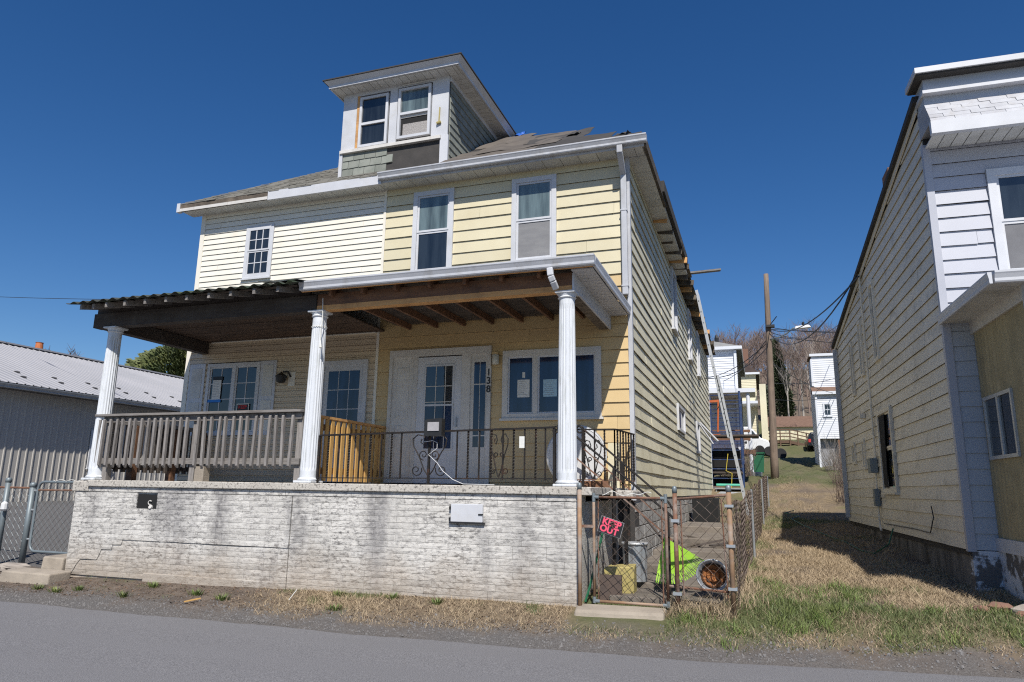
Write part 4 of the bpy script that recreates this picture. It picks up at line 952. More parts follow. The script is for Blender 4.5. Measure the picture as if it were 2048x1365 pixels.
q = MB(); q.box(-7.56, -7.40, YR + 0.0, YR + 0.12, 1.531, 1.74); q.build('support_block', 'concrete', wr)
# side railing at the left end
ws = thing('wooden_railing', (-9.5, 9.2, 1.53), 'brown wooden side railing at the open end of the porch towards the metal barn', 'railing')
q = MB(); q.box(-9.56, -9.48, YC + 0.25, YF - 0.1, 2.40, 2.47); q.build('top_rail', 'wood_grey_h', ws)
q = MB(); q.box(-9.54, -9.50, YC + 0.25, YF - 0.1, 1.70, 1.78); q.build('bottom_rail', 'wood_dark', ws)
for y in (8.75, 9.55, 10.2):
    q = MB(); q.box(-9.58, -9.46, y, y + 0.1, 1.531, 2.40); q.build('post', 'wood_brown', ws)
for i in range(13):
    y = 8.45 + i * 0.14
    q = MB(); q.box(-9.545 + 0.02, -9.47, y, y + 0.045, 1.66, 2.42); q.build('baluster', 'wood_dark', ws)
# partition between the halves: yellow pickets
pp = thing('picket_partition', (-5.85, 9.2, 1.53), 'yellow pine picket partition between the two porches', 'fence')
XP = -5.86
q = MB(); q.box(XP - 0.05, XP + 0.05, 8.3, YF - 0.04, 2.44, 2.475); q.build('cap_rail', 'wood_new', pp)
q = MB(); q.box(XP - 0.02, XP + 0.02, 8.3, YF - 0.04, 2.27, 2.36); q.build('top_rail', 'wood_brown', pp)
q = MB(); q.box(XP - 0.02, XP + 0.02, 8.3, YF - 0.04, 1.66, 1.75); q.build('bottom_rail', 'wood_brown', pp)
y = 8.34
while y < YF - 0.12:
    q = MB(); h0 = 2.435
    q.prism([(XP + 0.022, y, 1.56), (XP + 0.022, y + 0.075, 1.56), (XP + 0.022, y + 0.075, h0 - 0.01), (XP + 0.022, y + 0.055, h0), (XP + 0.022, y + 0.02, h0), (XP + 0.022, y, h0 - 0.01)], (0, 0, 0), (0.02, 0, 0)); q.build('picket', 'wood_yellow', pp); y += 0.142
for y in (8.32, 10.25): q = MB(); q.box(XP - 0.045, XP + 0.015, y - 0.045, y + 0.045, 1.531, 2.435); q.build('post', 'wood_new', pp)

# ------------------------------------------------------------------ wrought iron railing
ir = thing('iron_railing', (-4.0, YC, 1.53), 'black wrought iron porch railing with twisted bars and heart scrolls before the white door', 'railing')
YI = 8.12
def twist(mb, x, y, z0, z1, w=0.0095, turns=9):
    n = int(turns * 4); o = len(mb.v)
    for i in range(n + 1):
        z = z0 + (z1 - z0) * i / n; a = math.pi / 4 + i * math.pi / 4.5
        for j in range(4):
            b_ = a + j * math.pi / 2; mb.v.append((x + w * 1.5 * math.cos(b_), y + w * 1.5 * math.sin(b_), z))
    for i in range(n):
        for j in range(4): mb.f.append((o + i * 4 + j, o + i * 4 + (j + 1) % 4, o + i * 4 + 4 + (j + 1) % 4, o + i * 4 + 4 + j))
def spiral(c, r0, r1, a0, a1, n=18, plane='xz'):
    out = []
    for i in range(n + 1):
        f = i / n; a = a0 + (a1 - a0) * f; r_ = r0 + (r1 - r0) * f
        out.append((c[0] + r_ * math.cos(a), c[1], c[2] + r_ * math.sin(a)) if plane == 'xz' else (c[0], c[1] + r_ * math.cos(a), c[2] + r_ * math.sin(a)))
    return out
def rail_z(x): return float(np.interp(x, [-5.55, -2.30], [2.16, 2.225]))
q = MB(); q.bar((-5.56, YI, rail_z(-5.56)), (-2.28, YI, rail_z(-2.28)), 0.04, 0.022); q.tube(spiral((-2.28, YI, 2.19), 0.05, 0.022, math.pi / 2, -math.pi * 1.2), 0.008, 6); q.build('top_rail', 'iron', ir)
q = MB(); q.bar((-5.56, YI, 1.60), (-2.32, YI, 1.62), 0.025, 0.012); q.build('bottom_rail', 'iron', ir)
tw = [-5.42, -5.10, -4.78, -4.47, -3.40, -3.09, -2.80, -2.52]; pl = [-5.26, -4.94, -4.62, -4.33, -3.55, -3.25, -2.94, -2.66, -2.40]
for x in tw: q = MB(); twist(q, x, YI, 1.605, rail_z(x) - 0.008); q.build('twisted_bar', 'iron', ir)
for x in pl: q = MB(); q.bar((x, YI, 1.60), (x, YI, rail_z(x) - 0.008), 0.017, 0.017); q.build('bar', 'iron', ir)
for x in (-5.56, -3.93, -2.29): q = MB(); q.bar((x, YI, 1.531), (x, YI, rail_z(x) + 0.0), 0.028, 0.028); q.build('post', 'iron', ir)
def scrolls(mb, xc, w_, y):
    for s_ in (-1, 1):
        mb.tube([(xc, y, 1.63), (xc + s_ * w_ * 0.28, y, 1.72), (xc + s_ * w_ * 0.62, y, 1.90), (xc + s_ * w_ * 0.95, y, 2.02), (xc + s_ * w_ * 0.98, y, 2.10), (xc + s_ * w_ * 0.7, y, 2.155), (xc + s_ * w_ * 0.35, y, 2.14), (xc + s_ * w_ * 0.2, y, 2.08), (xc + s_ * w_ * 0.35, y, 2.03), (xc + s_ * w_ * 0.52, y, 2.06), (xc + s_ * w_ * 0.45, y, 2.10)], 0.008, 5)
        for zc in (1.90,):
            p = spiral((xc + s_ * w_ * 0.32, y, zc), w_ * 0.28, 0.012, -math.pi / 2 if s_ > 0 else -math.pi / 2, (-math.pi / 2 + s_ * 2.6 * math.pi)); mb.tube(p, 0.007, 5)
        p = spiral((xc + s_ * w_ * 0.72, y, 1.71), w_ * 0.34, 0.014, math.pi / 2 + s_ * 1.2, math.pi / 2 + s_ * 1.2 + s_ * 2.7 * math.pi); mb.tube(p, 0.007, 5)
q = MB(); scrolls(q, -3.93, 0.24, YI); q.build('heart_scroll', 'iron', ir)
q = MB(); scrolls(q, -2.99, 0.12, YI); q.build('scroll', 'iron', ir)
# return section at the right end, and stair handrails
i2 = thing('iron_railing', (-1.9, 9.6, 1.53), 'black iron railing boxing in the porch corner beside the yellow siding', 'railing')
za = 2.30; C0 = (-2.62, 9.35); C1 = (-1.80, 9.35); C2 = (-1.70, 10.28)
for a, b2 in ((C0, C1), (C1, C2)):
    q = MB(); q.bar((a[0], a[1], za), (b2[0], b2[1], za), 0.035, 0.016); q.build('top_rail', 'iron', i2)
    q = MB(); q.bar((a[0], a[1], 1.63), (b2[0], b2[1], 1.63), 0.025, 0.012); q.build('bottom_rail', 'rust', i2)
    n = int(math.hypot(b2[0] - a[0], b2[1] - a[1]) / 0.125)
    for i in range(n + 1):
        x = a[0] + (b2[0] - a[0]) * i / n; y = a[1] + (b2[1] - a[1]) * i / n; q = MB()
        if i % 2: twist(q, x, y, 1.635, za - 0.008); q.build('twisted_bar', 'iron', i2)
        else: q.bar((x, y, 1.56 if i in (0, n) else 1.63), (x, y, za - 0.008), 0.018, 0.018); q.build('bar', 'iron', i2)
q = MB(); scrolls(q, -2.1, 0.12, 9.35); q.build('scroll', 'iron', i2)
hr = thing('stair_handrail', (-1.3, 8.75, 0.5), 'rusty iron handrails sloping down from the porch end behind the gate', 'handrail')
for (y, xa, za_, xb, zb_) in ((8.45, -2.30, 2.30, -0.98, 1.22), (9.22, -2.25, 2.34, -1.10, 1.36)):
    q = MB(); q.tube(spiral((xa + 0.01, y, za_ - 0.045), 0.05, 0.045, math.pi / 2, math.pi * 2.3, 14) [::-1] + [(xa, y, za_), (xb, y, zb_), (xb + 0.06, y, zb_ - 0.10)], 0.013, 6); q.build('handrail', 'iron', hr)
    q = MB(); q.bar((xa + 0.05, y, za_ - 0.30), (xb, y, zb_ - 0.27), 0.03, 0.014); q.build('lower_rail', 'rust', hr)
    for f in (0.04, 0.5, 0.97):
        x = xa + (xb - xa) * f; z = za_ + (zb_ - za_) * f
        q = MB(); q.bar((x, y, max(0.35, z - 1.0) if f > 0.3 else 1.531), (x, y, z), 0.03, 0.03); q.build('post', 'iron', hr)
q = MB(); q.box(-1.795, -1.50, 8.95, 9.75, 1.40, 1.50); single(q, 'landing_slab', 'slab_concrete', 'broken concrete landing piece jutting out at the porch end', 'concrete slab', bevel=0.02)
for x, y in ((-1.66, 8.5), (-1.52, 8.52), (-1.60, 9.15)):
    q = MB(); q.bar((x, y, 0.3), (x, y, 1.40), 0.04, 0.04); q.build('leg', 'iron', hr)
# ------------------------------------------------------------------ things on the porch
t_ = thing('wall_lantern', (-7.88, YF, 3.28), 'black wall lantern on the cream siding beside the shutter', 'lamp')
q = MB(); q.box(-7.83, -7.69, YF - 0.03, YF - 0.012, 3.22, 3.47); q.build('back_plate', 'vinyl_left', t_)
q = MB(); q.lathe([(0.03, 3.26), (0.075, 3.28), (0.10, 3.37), (0.105, 3.385), (0.04, 3.43), (0.012, 3.46)], (-7.90, YF - 0.14, 0), 8); q.build('lamp_body', 'black', t_)
q = MB(); q.tube([(-7.78, YF - 0.03, 3.38), (-7.80, YF - 0.09, 3.47), (-7.87, YF - 0.14, 3.46)], 0.015, 6); q.build('arm', 'black', t_)
t_ = thing('jar_light', (-3.875, YF, 3.42), 'small white jar light beside the house number', 'lamp')
q = MB(); q.lathe([(0.045, 0.0), (0.055, 0.02), (0.055, 0.15), (0.045, 0.165)], (-3.875, YF - 0.085, 3.43), 16); q.build('glass_jar', 'jar', t_, smooth=True)
q = MB(); q.box(-3.925, -3.825, YF - 0.13, YF - 0.018, 3.597, 3.62); q.build('cap', 'siding138_low', t_)
YM = YI - 0.13
t_ = thing('mailbox', (-3.82, YM + 0.05, 2.10), 'black mailbox with a folded newspaper hung on the iron railing', 'mailbox')
q = MB(); q.prism([(-3.95, YM, 2.13), (-3.71, YM, 2.13), (-3.71, YM, 2.335), (-3.73, YM, 2.35), (-3.91, YM, 2.34), (-3.95, YM, 2.32)], (0, 0, 0), (0, 0.10, 0)); q.build('box', 'black', t_)
q = MB(); q.box(-3.90, -3.745, YM - 0.012, YM - 0.002, 2.19, 2.30); q.build('newspaper', 'newsprint', t_)
t_ = thing('round_tabletop', (-2.25, 9.75, 1.53), 'round white tabletop standing on edge behind the corner railing', 'table')
dsc = MB(); cx_, cy_, cz_, rr = -2.42, 9.76, 1.965, 0.425
ax_ = (Vector((0.92, 0.38, 0)), Vector((0.06, -0.14, 0.988)), Vector((0.38, -0.92, -0.15)))
dsc.lathe([(rr - 0.01, -0.012), (rr, -0.006), (rr, 0.012), (rr - 0.02, 0.016), (rr - 0.025, 0.010)], (cx_, cy_, cz_), 40, ax_); dsc.build('disc', 'white_plain', t_)
q = MB(); q.lathe([(rr + 0.004, -0.008), (rr + 0.012, 0.0), (rr + 0.004, 0.008)], (cx_, cy_, cz_), 40, ax_); q.build('rim', 'steel', t_)
q = MB(); q.box(-2.02, -1.86, 9.98, 10.04, 1.531, 2.16); single(q, 'leaning_board', 'bg_cream', 'pale wooden board standing behind the round tabletop', 'board')
q = MB(); q.box(-2.55, -1.95, 9.62, 9.74, 1.531, 1.62); q.box(-2.3, -2.2, 9.5, 9.9, 1.531, 1.58); single(q, 'scrap_timber', 'wood_brown', 'reddish scrap timber on the porch floor under the tabletop', 'timber')
def sheetpaper(name, fr, u0, u1, z0, z1, d, mat, label, cat, lines=True, top=None):
    root = thing(name, fr.p((u0 + u1) / 2, d, z0), label, cat)
    q = MB(); fr.box(q, u0, u1, d, d + 0.003, z0, z1); q.build('sheet', mat, root)
    if lines:
        n = int((z1 - z0) / 0.03)
        for i in range(1, n):
            w_ = rnd.uniform(0.5, 0.85) * (u1 - u0)
            q = MB(); fr.box(q, u0 + 0.02, u0 + 0.02 + w_ - 0.02, d + 0.003, d + 0.0035, z1 - i * 0.03, z1 - i * 0.03 + 0.006); q.build('print_line', 'print_grey', root)
    return root
sheetpaper('paper_notice', FF, -3.525, -3.325, 2.90, 3.18, 0.009, 'paper', 'white paper notice taped in the narrow left light of the picture window', 'notice')
sheetpaper('paper_notice', FF, -3.10, -2.88, 2.90, 3.17, 0.009, 'paper_blue', 'pale blue paper notice in the wide light of the picture window', 'notice')
sheetpaper('paper_tag', FF, -3.445, -3.40, 3.21, 3.30, 0.009, 'paper', 'small white tag above the white notice', 'tag', False)
r_ = sheetpaper('paper_notice', FF, -9.49, -9.30, 3.02, 3.38, 0.026, 'paper', 'white notice with black head and blue tape in the shuttered window', 'notice')
q = MB(); FF.box(q, -9.50, -9.28, 0.024, 0.0275, 3.38, 3.45); q.build('black_header', 'black', r_)
q = MB(); FF.box(q, -9.58, -9.28, 0.024, 0.0275, 2.97, 3.02); q.build('tape', 'blue_tape', r_)
r_ = sheetpaper('window_sign', FF, -8.90, -8.63, 2.71, 2.93, 0.027, 'paper', 'black and red warning sign with white border in the shuttered window', 'sign', False)
q = MB(); FF.box(q, -8.885, -8.645, 0.030, 0.032, 2.725, 2.915); q.build('sign_face', 'black', r_)
text('KEEP', 0.085, (-8.765, YF - 0.0335, 2.865), (R(90), 0, 0), 'red', 'lettering', r_, 0.001, 0.002)
text('OUT', 0.085, (-8.765, YF - 0.0335, 2.775), (R(90), 0, 0), 'red', 'lettering', r_, 0.001, 0.002)
q = MB(); q.box(-2.72, -2.655, YI - 0.03, YI - 0.02, 1.98, 2.12); single(q, 'white_tag', 'paper', 'small white tag hung on the iron railing bars', 'tag')
q = MB(); q.tube([(-3.98, YI - 0.05, 2.06), (-3.86, YI - 0.06, 2.075), (-3.80, YI - 0.05, 2.05), (-3.80, YI - 0.05, 1.98), (-3.92, YI - 0.04, 1.90), (-3.80, YI - 0.03, 1.80), (-3.72, YI - 0.03, 1.70), (-3.58, YI - 0.04, 1.60), (-3.42, YI - 0.08, 1.545), (-3.0, YI - 0.11, 1.54)], 0.004, 5)
single(q, 'electric_cable', 'white_plain', 'thin white cable looped through the railing scrolls', 'cable')
q = MB(); q.tube([(-5.60, YC - 0.11, 4.05), (-5.57, YC - 0.125, 3.72), (-5.585, YC - 0.13, 3.60), (-5.575, YC - 0.13, 3.42)], 0.006, 5); q.tube([(-5.575, YC - 0.13, 3.44), (-5.56, YC - 0.14, 3.34)], [0.008, 0.02], 6)
q.tube([(-5.70 + 0.108 * math.cos(a), YC + 0.108 * math.sin(a), 3.66) for a in np.linspace(0, 2 * math.pi, 17)], 0.005, 5)
single(q, 'rope', 'paper', 'frayed cord tied round the middle porch column', 'rope')
# ------------------------------------------------------------------ chain link gate, posts and fence at the right
def chain(fr, u0, u1, zb, zt, d=0.0, s=0.062, r=0.0036, wave=0.0, n=3):
    """woven diamond mesh: vertical zigzag wires; zb/zt are functions of u"""
    mb = MB(); k = 0; u = u0
    while u <= u1:
        b_, t_ = zb(u), zt(u); m_ = max(2, int(round((t_ - b_) / s))); pts = []
        for i in range(m_ + 1):
            side = (1 if (i + k) % 2 else -1)
            uu = u + side * s * 0.5; uu = min(max(uu, u0), u1)
            z = b_ + (t_ - b_) * i / m_
            dd = d + 0.0025 * side + wave * noise.noise((uu * 1.3, z * 1.1, 4.0))
            pts.append(fr.p(uu, dd, z))
        mb.tube(pts, r, n, caps=False); u += s; k += 1
    return mb
YG = 7.98
FG = Fr((0, YG, 0), (1, 0, 0), (0, -1, 0))
def post(x, y, z0, z1, r, mat, label, group=None, capm='galv_dark', name='fence_post'):
    t_ = thing(name, (x, y, z0), label, 'fence post', group)
    q = MB(); q.tube([(x, y, z0 - 0.15), (x, y, z1 - 0.05)], r, 12); q.build('pipe', mat, t_, smooth=True)
    q = MB(); q.lathe([(r * 1.12, z1 - 0.075), (r * 1.12, z1 - 0.03), (r * 0.85, z1 - 0.005), (r * 0.3, z1)], (x, y, 0), 12); q.build('cap', capm, t_, smooth=True)
    return t_
post(-1.93, YG - 0.08, 0.26, 1.58, 0.024, 'rust_post', 'tall rusty tan gate post against the whitewashed block wall')
p2 = post(-0.885, YG, 0.36, 1.555, 0.024, 'rust', 'rusty post between the small gate and the wire panel')
p3 = post(-0.32, YG, 0.36, 1.575, 0.027, 'rust_post', 'rusty corner post where the wire fence turns up the alley')
for z in (0.42, 1.17): q = MB(); q.box(-0.93, -0.84, YG - 0.036, YG + 0.03, z, z + 0.032); q.build('clamp', 'galv', p2)
for z in (0.50, 0.93, 1.34): q = MB(); q.box(-0.365, -0.275, YG - 0.04, YG + 0.03, z, z + 0.028); q.build('clamp', 'galv', p3)
gt = thing('chain_link_gate', (-1.39, YG, 0.3), 'rusty chain link gate standing before the concrete step', 'gate')
gx0, gx1, gz0, gz1 = -1.785, -0.985, 0.305, 1.42
for a, b2, m_, r in (((gx0, YG, gz0), (gx0, YG, gz1 + 0.03), 'rust_post', 0.016), ((gx1, YG, gz0), (gx1, YG, gz1 + 0.03), 'rust', 0.016), ((gx0, YG, gz1), (gx1, YG, gz1), 'rust', 0.014), ((gx0, YG, gz0), (gx1, YG, gz0), 'rust_post', 0.015)):
    q = MB(); q.tube([a, b2], r, 10); q.build('frame_pipe', m_, gt, smooth=True)
for x in (gx0, gx1):
    for z in (gz0, gz1): q = MB(); q.tube([(x, YG, z - 0.05 if z > 1 else z - 0.02), (x, YG, z + 0.045)], 0.020, 10); q.tube([(x - 0.055 if x > -1.2 else x, YG, z), (x if x > -1.2 else x + 0.06, YG, z)], 0.019, 10); q.build('corner_fitting', 'galv_dark', gt)
chain(FG, gx0 + 0.03, gx1 - 0.02, lambda u: gz0 + 0.02, lambda u: gz1 - 0.02, -0.005, wave=0.012).build('wire_mesh', 'wire_rust', gt, kind='stuff')
q = MB(); q.tube([(gx0 + 0.045, YG + 0.01, gz0), (gx0 + 0.05, YG + 0.01, gz1 - 0.02)], 0.008, 5); q.build('tension_bar', 'rust', gt)
q = MB(); q.tube([(gx1 - 0.05, YG + 0.01, gz0), (gx1 - 0.045, YG + 0.01, gz1 - 0.02)], 0.008, 5); q.build('tension_bar', 'rust', gt)
q = MB(); q.bar((-1.94, YG - 0.05, 1.10), (gx0, YG - 0.01, 1.10), 0.02, 0.03); q.build('latch', 'rust', gt)
q = MB(); q.tube([(x, YG - 0.005 + 0.004 * math.sin(x * 50), gz1 + 0.02 + 0.035 * abs(math.sin(x * 9)) + 0.015 * math.sin(x * 31)) for x in np.linspace(gx0 + 0.1, gx1 - 0.15, 40)], 0.004, 4); q.build('loose_wire', 'paper', gt)
pn = thing('wire_panel', (-0.6, YG, 0.35), 'rusty chain link panel beside the gate with a sagging top rail', 'fence')
q = MB(); q.tube([(-0.86, YG, 1.415), (-0.45, YG + 0.01, 1.455), (-0.33, YG, 1.47)], 0.015, 8); q.build('top_rail', 'rust', pn, smooth=True)
chain(FG, -0.85, -0.35, lambda u: 0.40, lambda u: 1.42 + 0.1 * (u + 0.86), -0.01, wave=0.02).build('wire_mesh', 'wire_rust', pn, kind='stuff')
q = MB(); q.tube([(-0.82, YG + 0.005, 0.42), (-0.825, YG + 0.005, 1.40)], 0.008, 5); q.build('tension_bar', 'rust', pn)
q = MB(); q.tube([(-0.37, YG + 0.005, 0.42), (-0.40, YG + 0.005, 1.42)], 0.008, 5); q.build('tension_bar', 'rust', pn)
q = MB(); q.tube([(-1.0, YG + 0.06, 0.50), (-0.36, YG + 0.04, 0.475)], 0.014, 6); q.build('bottom_rail', 'rust', pn)
# fence up the alley
FA = thing('chain_link_fence', (-0.3, 8.1, 0.35), 'long sagging chain link fence running up the alley from the corner post', 'fence')
A0 = Vector((-0.30, 8.02, 0)); A1 = Vector((0.22, 25.0, 0)); dv = (A1 - A0); Lf = dv.length; dv.normalize()
FFn = Fr(A0, dv, Vector((dv.y, -dv.x, 0)))
def fz(u): p = FFn.p(u, 0, 0); return ground_z(p.x, p.y)
def ftop(u): return fz(u) + float(np.interp(u, [0, 1.5, 4, 9, 17], [1.10, 1.02, 1.04, 1.05, 1.02])) + 0.03 * math.sin(u * 2.1)
for a, b2 in ((0.05, 4.3), (4.3, 8.6), (8.6, 12.9), (12.9, Lf)):
    chain(FFn, a, b2, lambda u: fz(u) + 0.02, ftop, 0.0, s=0.062, r=0.0042, wave=0.07).build('wire_mesh', 'wire_rust', FA, kind='stuff')
for u in (4.3, 10.2, Lf):
    p = FFn.p(u, 0.03, 0); z = fz(u); q = MB(); q.tube([(p.x, p.y, z - 0.1), (p.x, p.y, ftop(u) + 0.02)], 0.020, 8); q.build('post', 'galv', FA)
q = MB(); q.tube([FFn.p(u, 0.0, ftop(u) + 0.005) for u in np.linspace(0.05, Lf, 40)], 0.004, 4); q.build('top_wire', 'rust', FA)
# concrete step in front of the gate
q = MB()
q.hexa([(-1.98, 7.70, 0.05), (-1.0, 7.76, 0.06), (-1.0, 8.02, 0.06), (-2.0, 8.0, 0.06), (-1.95, 7.74, 0.235), (-1.02, 7.80, 0.245), (-1.0, 8.02, 0.285), (-1.98, 7.98, 0.275)])
single(q, 'concrete_step', 'concrete', 'worn tan concrete step in the grass before the rusty gate', 'step', bevel=0.025)
# KEEP OUT sign tied to the gate
ks = thing('warning_sign', (-1.58, YG - 0.04, 1.09), 'tilted black sign with pink lettering tied to the rusty gate', 'sign')
cs = Vector((-1.585, YG - 0.04, 1.10)); ang = R(-17)
ex_ = Vector((math.cos(ang), 0, math.sin(ang))); ez_ = Vector((-math.sin(ang), 0, math.cos(ang))); eyv = Vector((0, -1, 0))
def sg(u, v, d): return cs + ex_ * u + ez_ * v + eyv * d
def sbox(u0, u1, v0, v1, d0, d1): return MB().hexa([sg(u0, v0, d1), sg(u1, v0, d1), sg(u1, v0, d0), sg(u0, v0, d0), sg(u0, v1, d1), sg(u1, v1, d1), sg(u1, v1, d0), sg(u0, v1, d0)])
sbox(-0.132, 0.132, -0.087, 0.087, 0.0, 0.004).build('border', 'newsprint', ks)
sbox(-0.128, 0.128, -0.083, 0.083, 0.004, 0.006).build('face', 'black', ks)
text('KEEP', 0.098, sg(0, 0.040, 0.0068), (R(90), -ang, 0), 'sign_pink', 'lettering', ks, 0.001, 0.004)
text('OUT', 0.098, sg(-0.01, -0.040, 0.0068), (R(90), -ang, 0), 'sign_pink', 'lettering', ks, 0.001, 0.004)
q = MB(); q.tube([sg(-0.02, 0.03, 0.01), sg(0.02, 0.06, 0.015), sg(0.04, 0.02, 0.012), sg(0.0, 0.035, 0.014), sg(0.03, 0.0, 0.012)], 0.012, 5); q.build('twisted_tie', 'cast_brown', ks)
# behind the gate
t_ = thing('trash_can', (-1.52, 9.0, 0.5), 'small galvanised ribbed trash can behind the gate', 'trash can')
q = MB(); n = 48; zz = (0.42, 0.86)
for z in zz:
    for j in range(n):
        a = 2 * math.pi * j / n; r = 0.135 + (0.006 if j % 4 < 2 else 0) + (0.012 if z > 0.6 else 0.0); q.v.append((-1.50 + r * math.cos(a), 9.0 + r * math.sin(a), z))
for j in range(n): q.f.append((j, (j + 1) % n, n + (j + 1) % n, n + j))
q.f.append(tuple(range(n))[::-1]); q.build('body', 'galv', t_)
q = MB(); q.lathe([(0.160, 0.845), (0.165, 0.86), (0.160, 0.875), (0.145, 0.86)], (-1.50, 9.0, 0), 32); q.build('rim', 'steel', t_, smooth=True)
q = MB(); q.hexa([(-1.72, 8.28, 0.30), (-1.42, 8.38, 0.30), (-1.42, 8.62, 0.30), (-1.70, 8.6, 0.30), (-1.74, 8.26, 0.63), (-1.40, 8.36, 0.65), (-1.42, 8.6, 0.66), (-1.72, 8.58, 0.64)]); single(q, 'yellowed_box', 'cardboard', 'yellowed square box leaning behind the gate', 'box', bevel=0.012)
q = MB(); q.hexa([(-1.76, 8.15, 0.28), (-1.52, 8.19, 0.28), (-1.52, 8.23, 0.28), (-1.76, 8.19, 0.28), (-1.77, 8.19, 0.56), (-1.53, 8.23, 0.56), (-1.53, 8.27, 0.56), (-1.77, 8.23, 0.56)]); single(q, 'dark_tile', 'cast_brown', 'dark square slab propped against the yellowed box', 'slab')
# leaf rake head
t_ = thing('leaf_rake', (-0.95, 8.55, 0.5), 'lime green plastic leaf rake with its handle leaning behind the gate', 'rake')
q = MB(); hub = Vector((-1.09, 8.62, 0.92))
for i in range(26):
    a = R(-102 + i * 3.1); tip = hub + Vector((math.cos(a) * 0.5 * (1 + 0.0 * i), -0.06, math.sin(a) * 0.47)); mid = hub + (tip - hub) * 0.5 + Vector((0, 0.02, 0.0))
    q.bar(hub + (tip - hub) * 0.30, mid, 0.014, 0.006, (0, 1, 0)); q.bar(mid, tip, 0.014, 0.005, (0, 1, 0))
q.build('tines', 'lime', t_)
q = MB(); fan = [hub + Vector((0, -0.005, 0.05))]
for i in range(9): a = R(-104 + i * 10.3); fan.append(hub + Vector((math.cos(a) * 0.38, -0.035, math.sin(a) * 0.36)))
q.prism(fan, (0, 0, 0), (0, 0.008, 0)); q.build('head', 'lime', t_)
q = MB(); q.tube([hub + Vector((0.0, 0, 0.0)), (-1.75, 9.6, 1.50)], 0.013, 8); q.build('handle', 'wood_dark', t_)
# tipped rusty bucket
t_ = thing('rusty_bucket', (-0.54, 8.4, 0.44), 'tipped over metal bucket with a rusted interior facing the street', 'bucket')
axb = (Vector((1, 0, 0)), Vector((0, 0.12, 0.993)), Vector((0, -0.993, 0.12)))
q = MB(); q.lathe([(0.145, -0.25), (0.168, 0.0), (0.175, 0.004), (0.168, 0.01), (0.155, 0.0), (0.135, -0.16), (0.04, -0.17), (0.03, -0.168)], (-0.545, 8.32, 0.60), 32, axb); q.build('shell', 'galv', t_, smooth=True)
q = MB(); q.lathe([(0.132, -0.158), (0.11, -0.10), (0.075, -0.13), (0.06, -0.09), (0.03, -0.12), (0.01, -0.12)], (-0.545, 8.32, 0.60), 24, axb)
q.v = [(x + 0.012 * noise.noise((x * 30, y * 30, z * 30)), y + 0.03 * noise.noise((x * 22, z * 22, 1)), z + 0.012 * noise.noise((z * 30, x * 30, 4))) for x, y, z in q.v]; q.build('rusted_lining', 'rust_can', t_)
# path slabs and debris behind the gate
pth = []
for i, (y0, y1) in enumerate(((8.15, 8.9), (8.95, 10.1), (10.15, 11.6), (11.65, 13.2), (13.25, 15.2), (15.25, 17.5))):
    zc = ground_z(-0.9, (y0 + y1) / 2); q = MB(); q.box(-1.66, -0.45, y0, y1, zc - 0.1, zc + 0.05 + 0.02 * i); single(q, 'path_slab', 'concrete_dark', 'concrete slab of the side path between yellow siding and wire fence', 'path slab', 'path slabs behind the gate', bevel=0.015)
for i in range(9):
    x, y = rnd.uniform(-1.5, -0.5), rnd.uniform(9.6, 14.5); z = ground_z(x, y) + 0.10; a = rnd.uniform(0, 3.1)
    q = MB(); q.bar((x - 0.3 * math.cos(a), y - 0.3 * math.sin(a), z), (x + 0.3 * math.cos(a), y + 0.3 * math.sin(a), z + rnd.uniform(0, 0.15)), 0.10, 0.02); single(q, 'scrap_board', rnd.choice(('wood_grey_h', 'felt', 'wood_dark', 'wood_rot')), 'loose scrap board lying on the side path behind the gate', 'scrap board', 'scrap boards on the side path')
q = MB(); q.box(-1.6, -1.0, 18.2, 19.2, ground_z(-1, 18.5) + 0.0, ground_z(-1, 18.5) + 0.6); single(q, 'black_opening_box', 'black_matte', 'black crate added for the dark opening under the house wall', 'placeholder', bevel=0.02)  # black box added to stand for the dark opening under the house
q = MB(); q.tube([(-1.90, 8.02, 0.28), (-1.86, 8.1, 0.45), (-1.80, 8.2, 0.75), (-1.76, 8.3, 1.0), (-1.80, 8.4, 0.9)], 0.014, 6); single(q, 'garden_hose', 'green_plastic', 'dark green hose hanging beside the gate post', 'hose')
# ------------------------------------------------------------------ left gate, steps
FL = Fr((0, 8.35, 0), (1, 0, 0), (0, -1, 0))
post(-11.62, 8.35, 0.42, 1.55, 0.042, 'galv_dark', 'grey steel fence post with a white tag at the gravel lot', capm='galv_dark')
post(-11.05, 8.35, 0.33, 1.48, 0.045, 'galv_dark', 'thick grey steel gate post beside the left steps', capm='galv_dark')
lg = thing('chain_link_gate', (-10.4, 8.35, 0.4), 'grey rounded chain link gate left of the porch wall', 'gate')
def rr_(x0, x1, z0, z1, c=0.12):
    pts = []
    for cx, cz, a0 in ((x1 - c, z1 - c, 0), (x0 + c, z1 - c, 90), (x0 + c, z0 + c, 180), (x1 - c, z0 + c, 270)):
        for k in range(6): a = R(a0 + k * 18); pts.append((cx + c * math.cos(a), 8.35, cz + c * math.sin(a)))
    return pts + [pts[0]]
q = MB(); q.tube(rr_(-10.93, -9.75, 0.42, 1.49), 0.021, 8); q.build('frame_pipe', 'galv_dark', lg, smooth=True)
chain(FL, -10.92, -9.76, lambda u: 0.44, lambda u: 1.47, 0, s=0.06, r=0.003).build('wire_mesh', 'galv_dark', lg, kind='stuff')
for z in (0.6, 1.05, 1.35): q = MB(); q.tube([(-11.05, 8.35, z), (-10.93, 8.35, z)], 0.016, 6); q.build('hinge', 'galv', lg)
q = MB(); q.tube([(-10.9, 8.34, 1.36), (-9.76, 8.34, 1.37)], 0.014, 6); q.build('cross_bar', 'rust', lg)
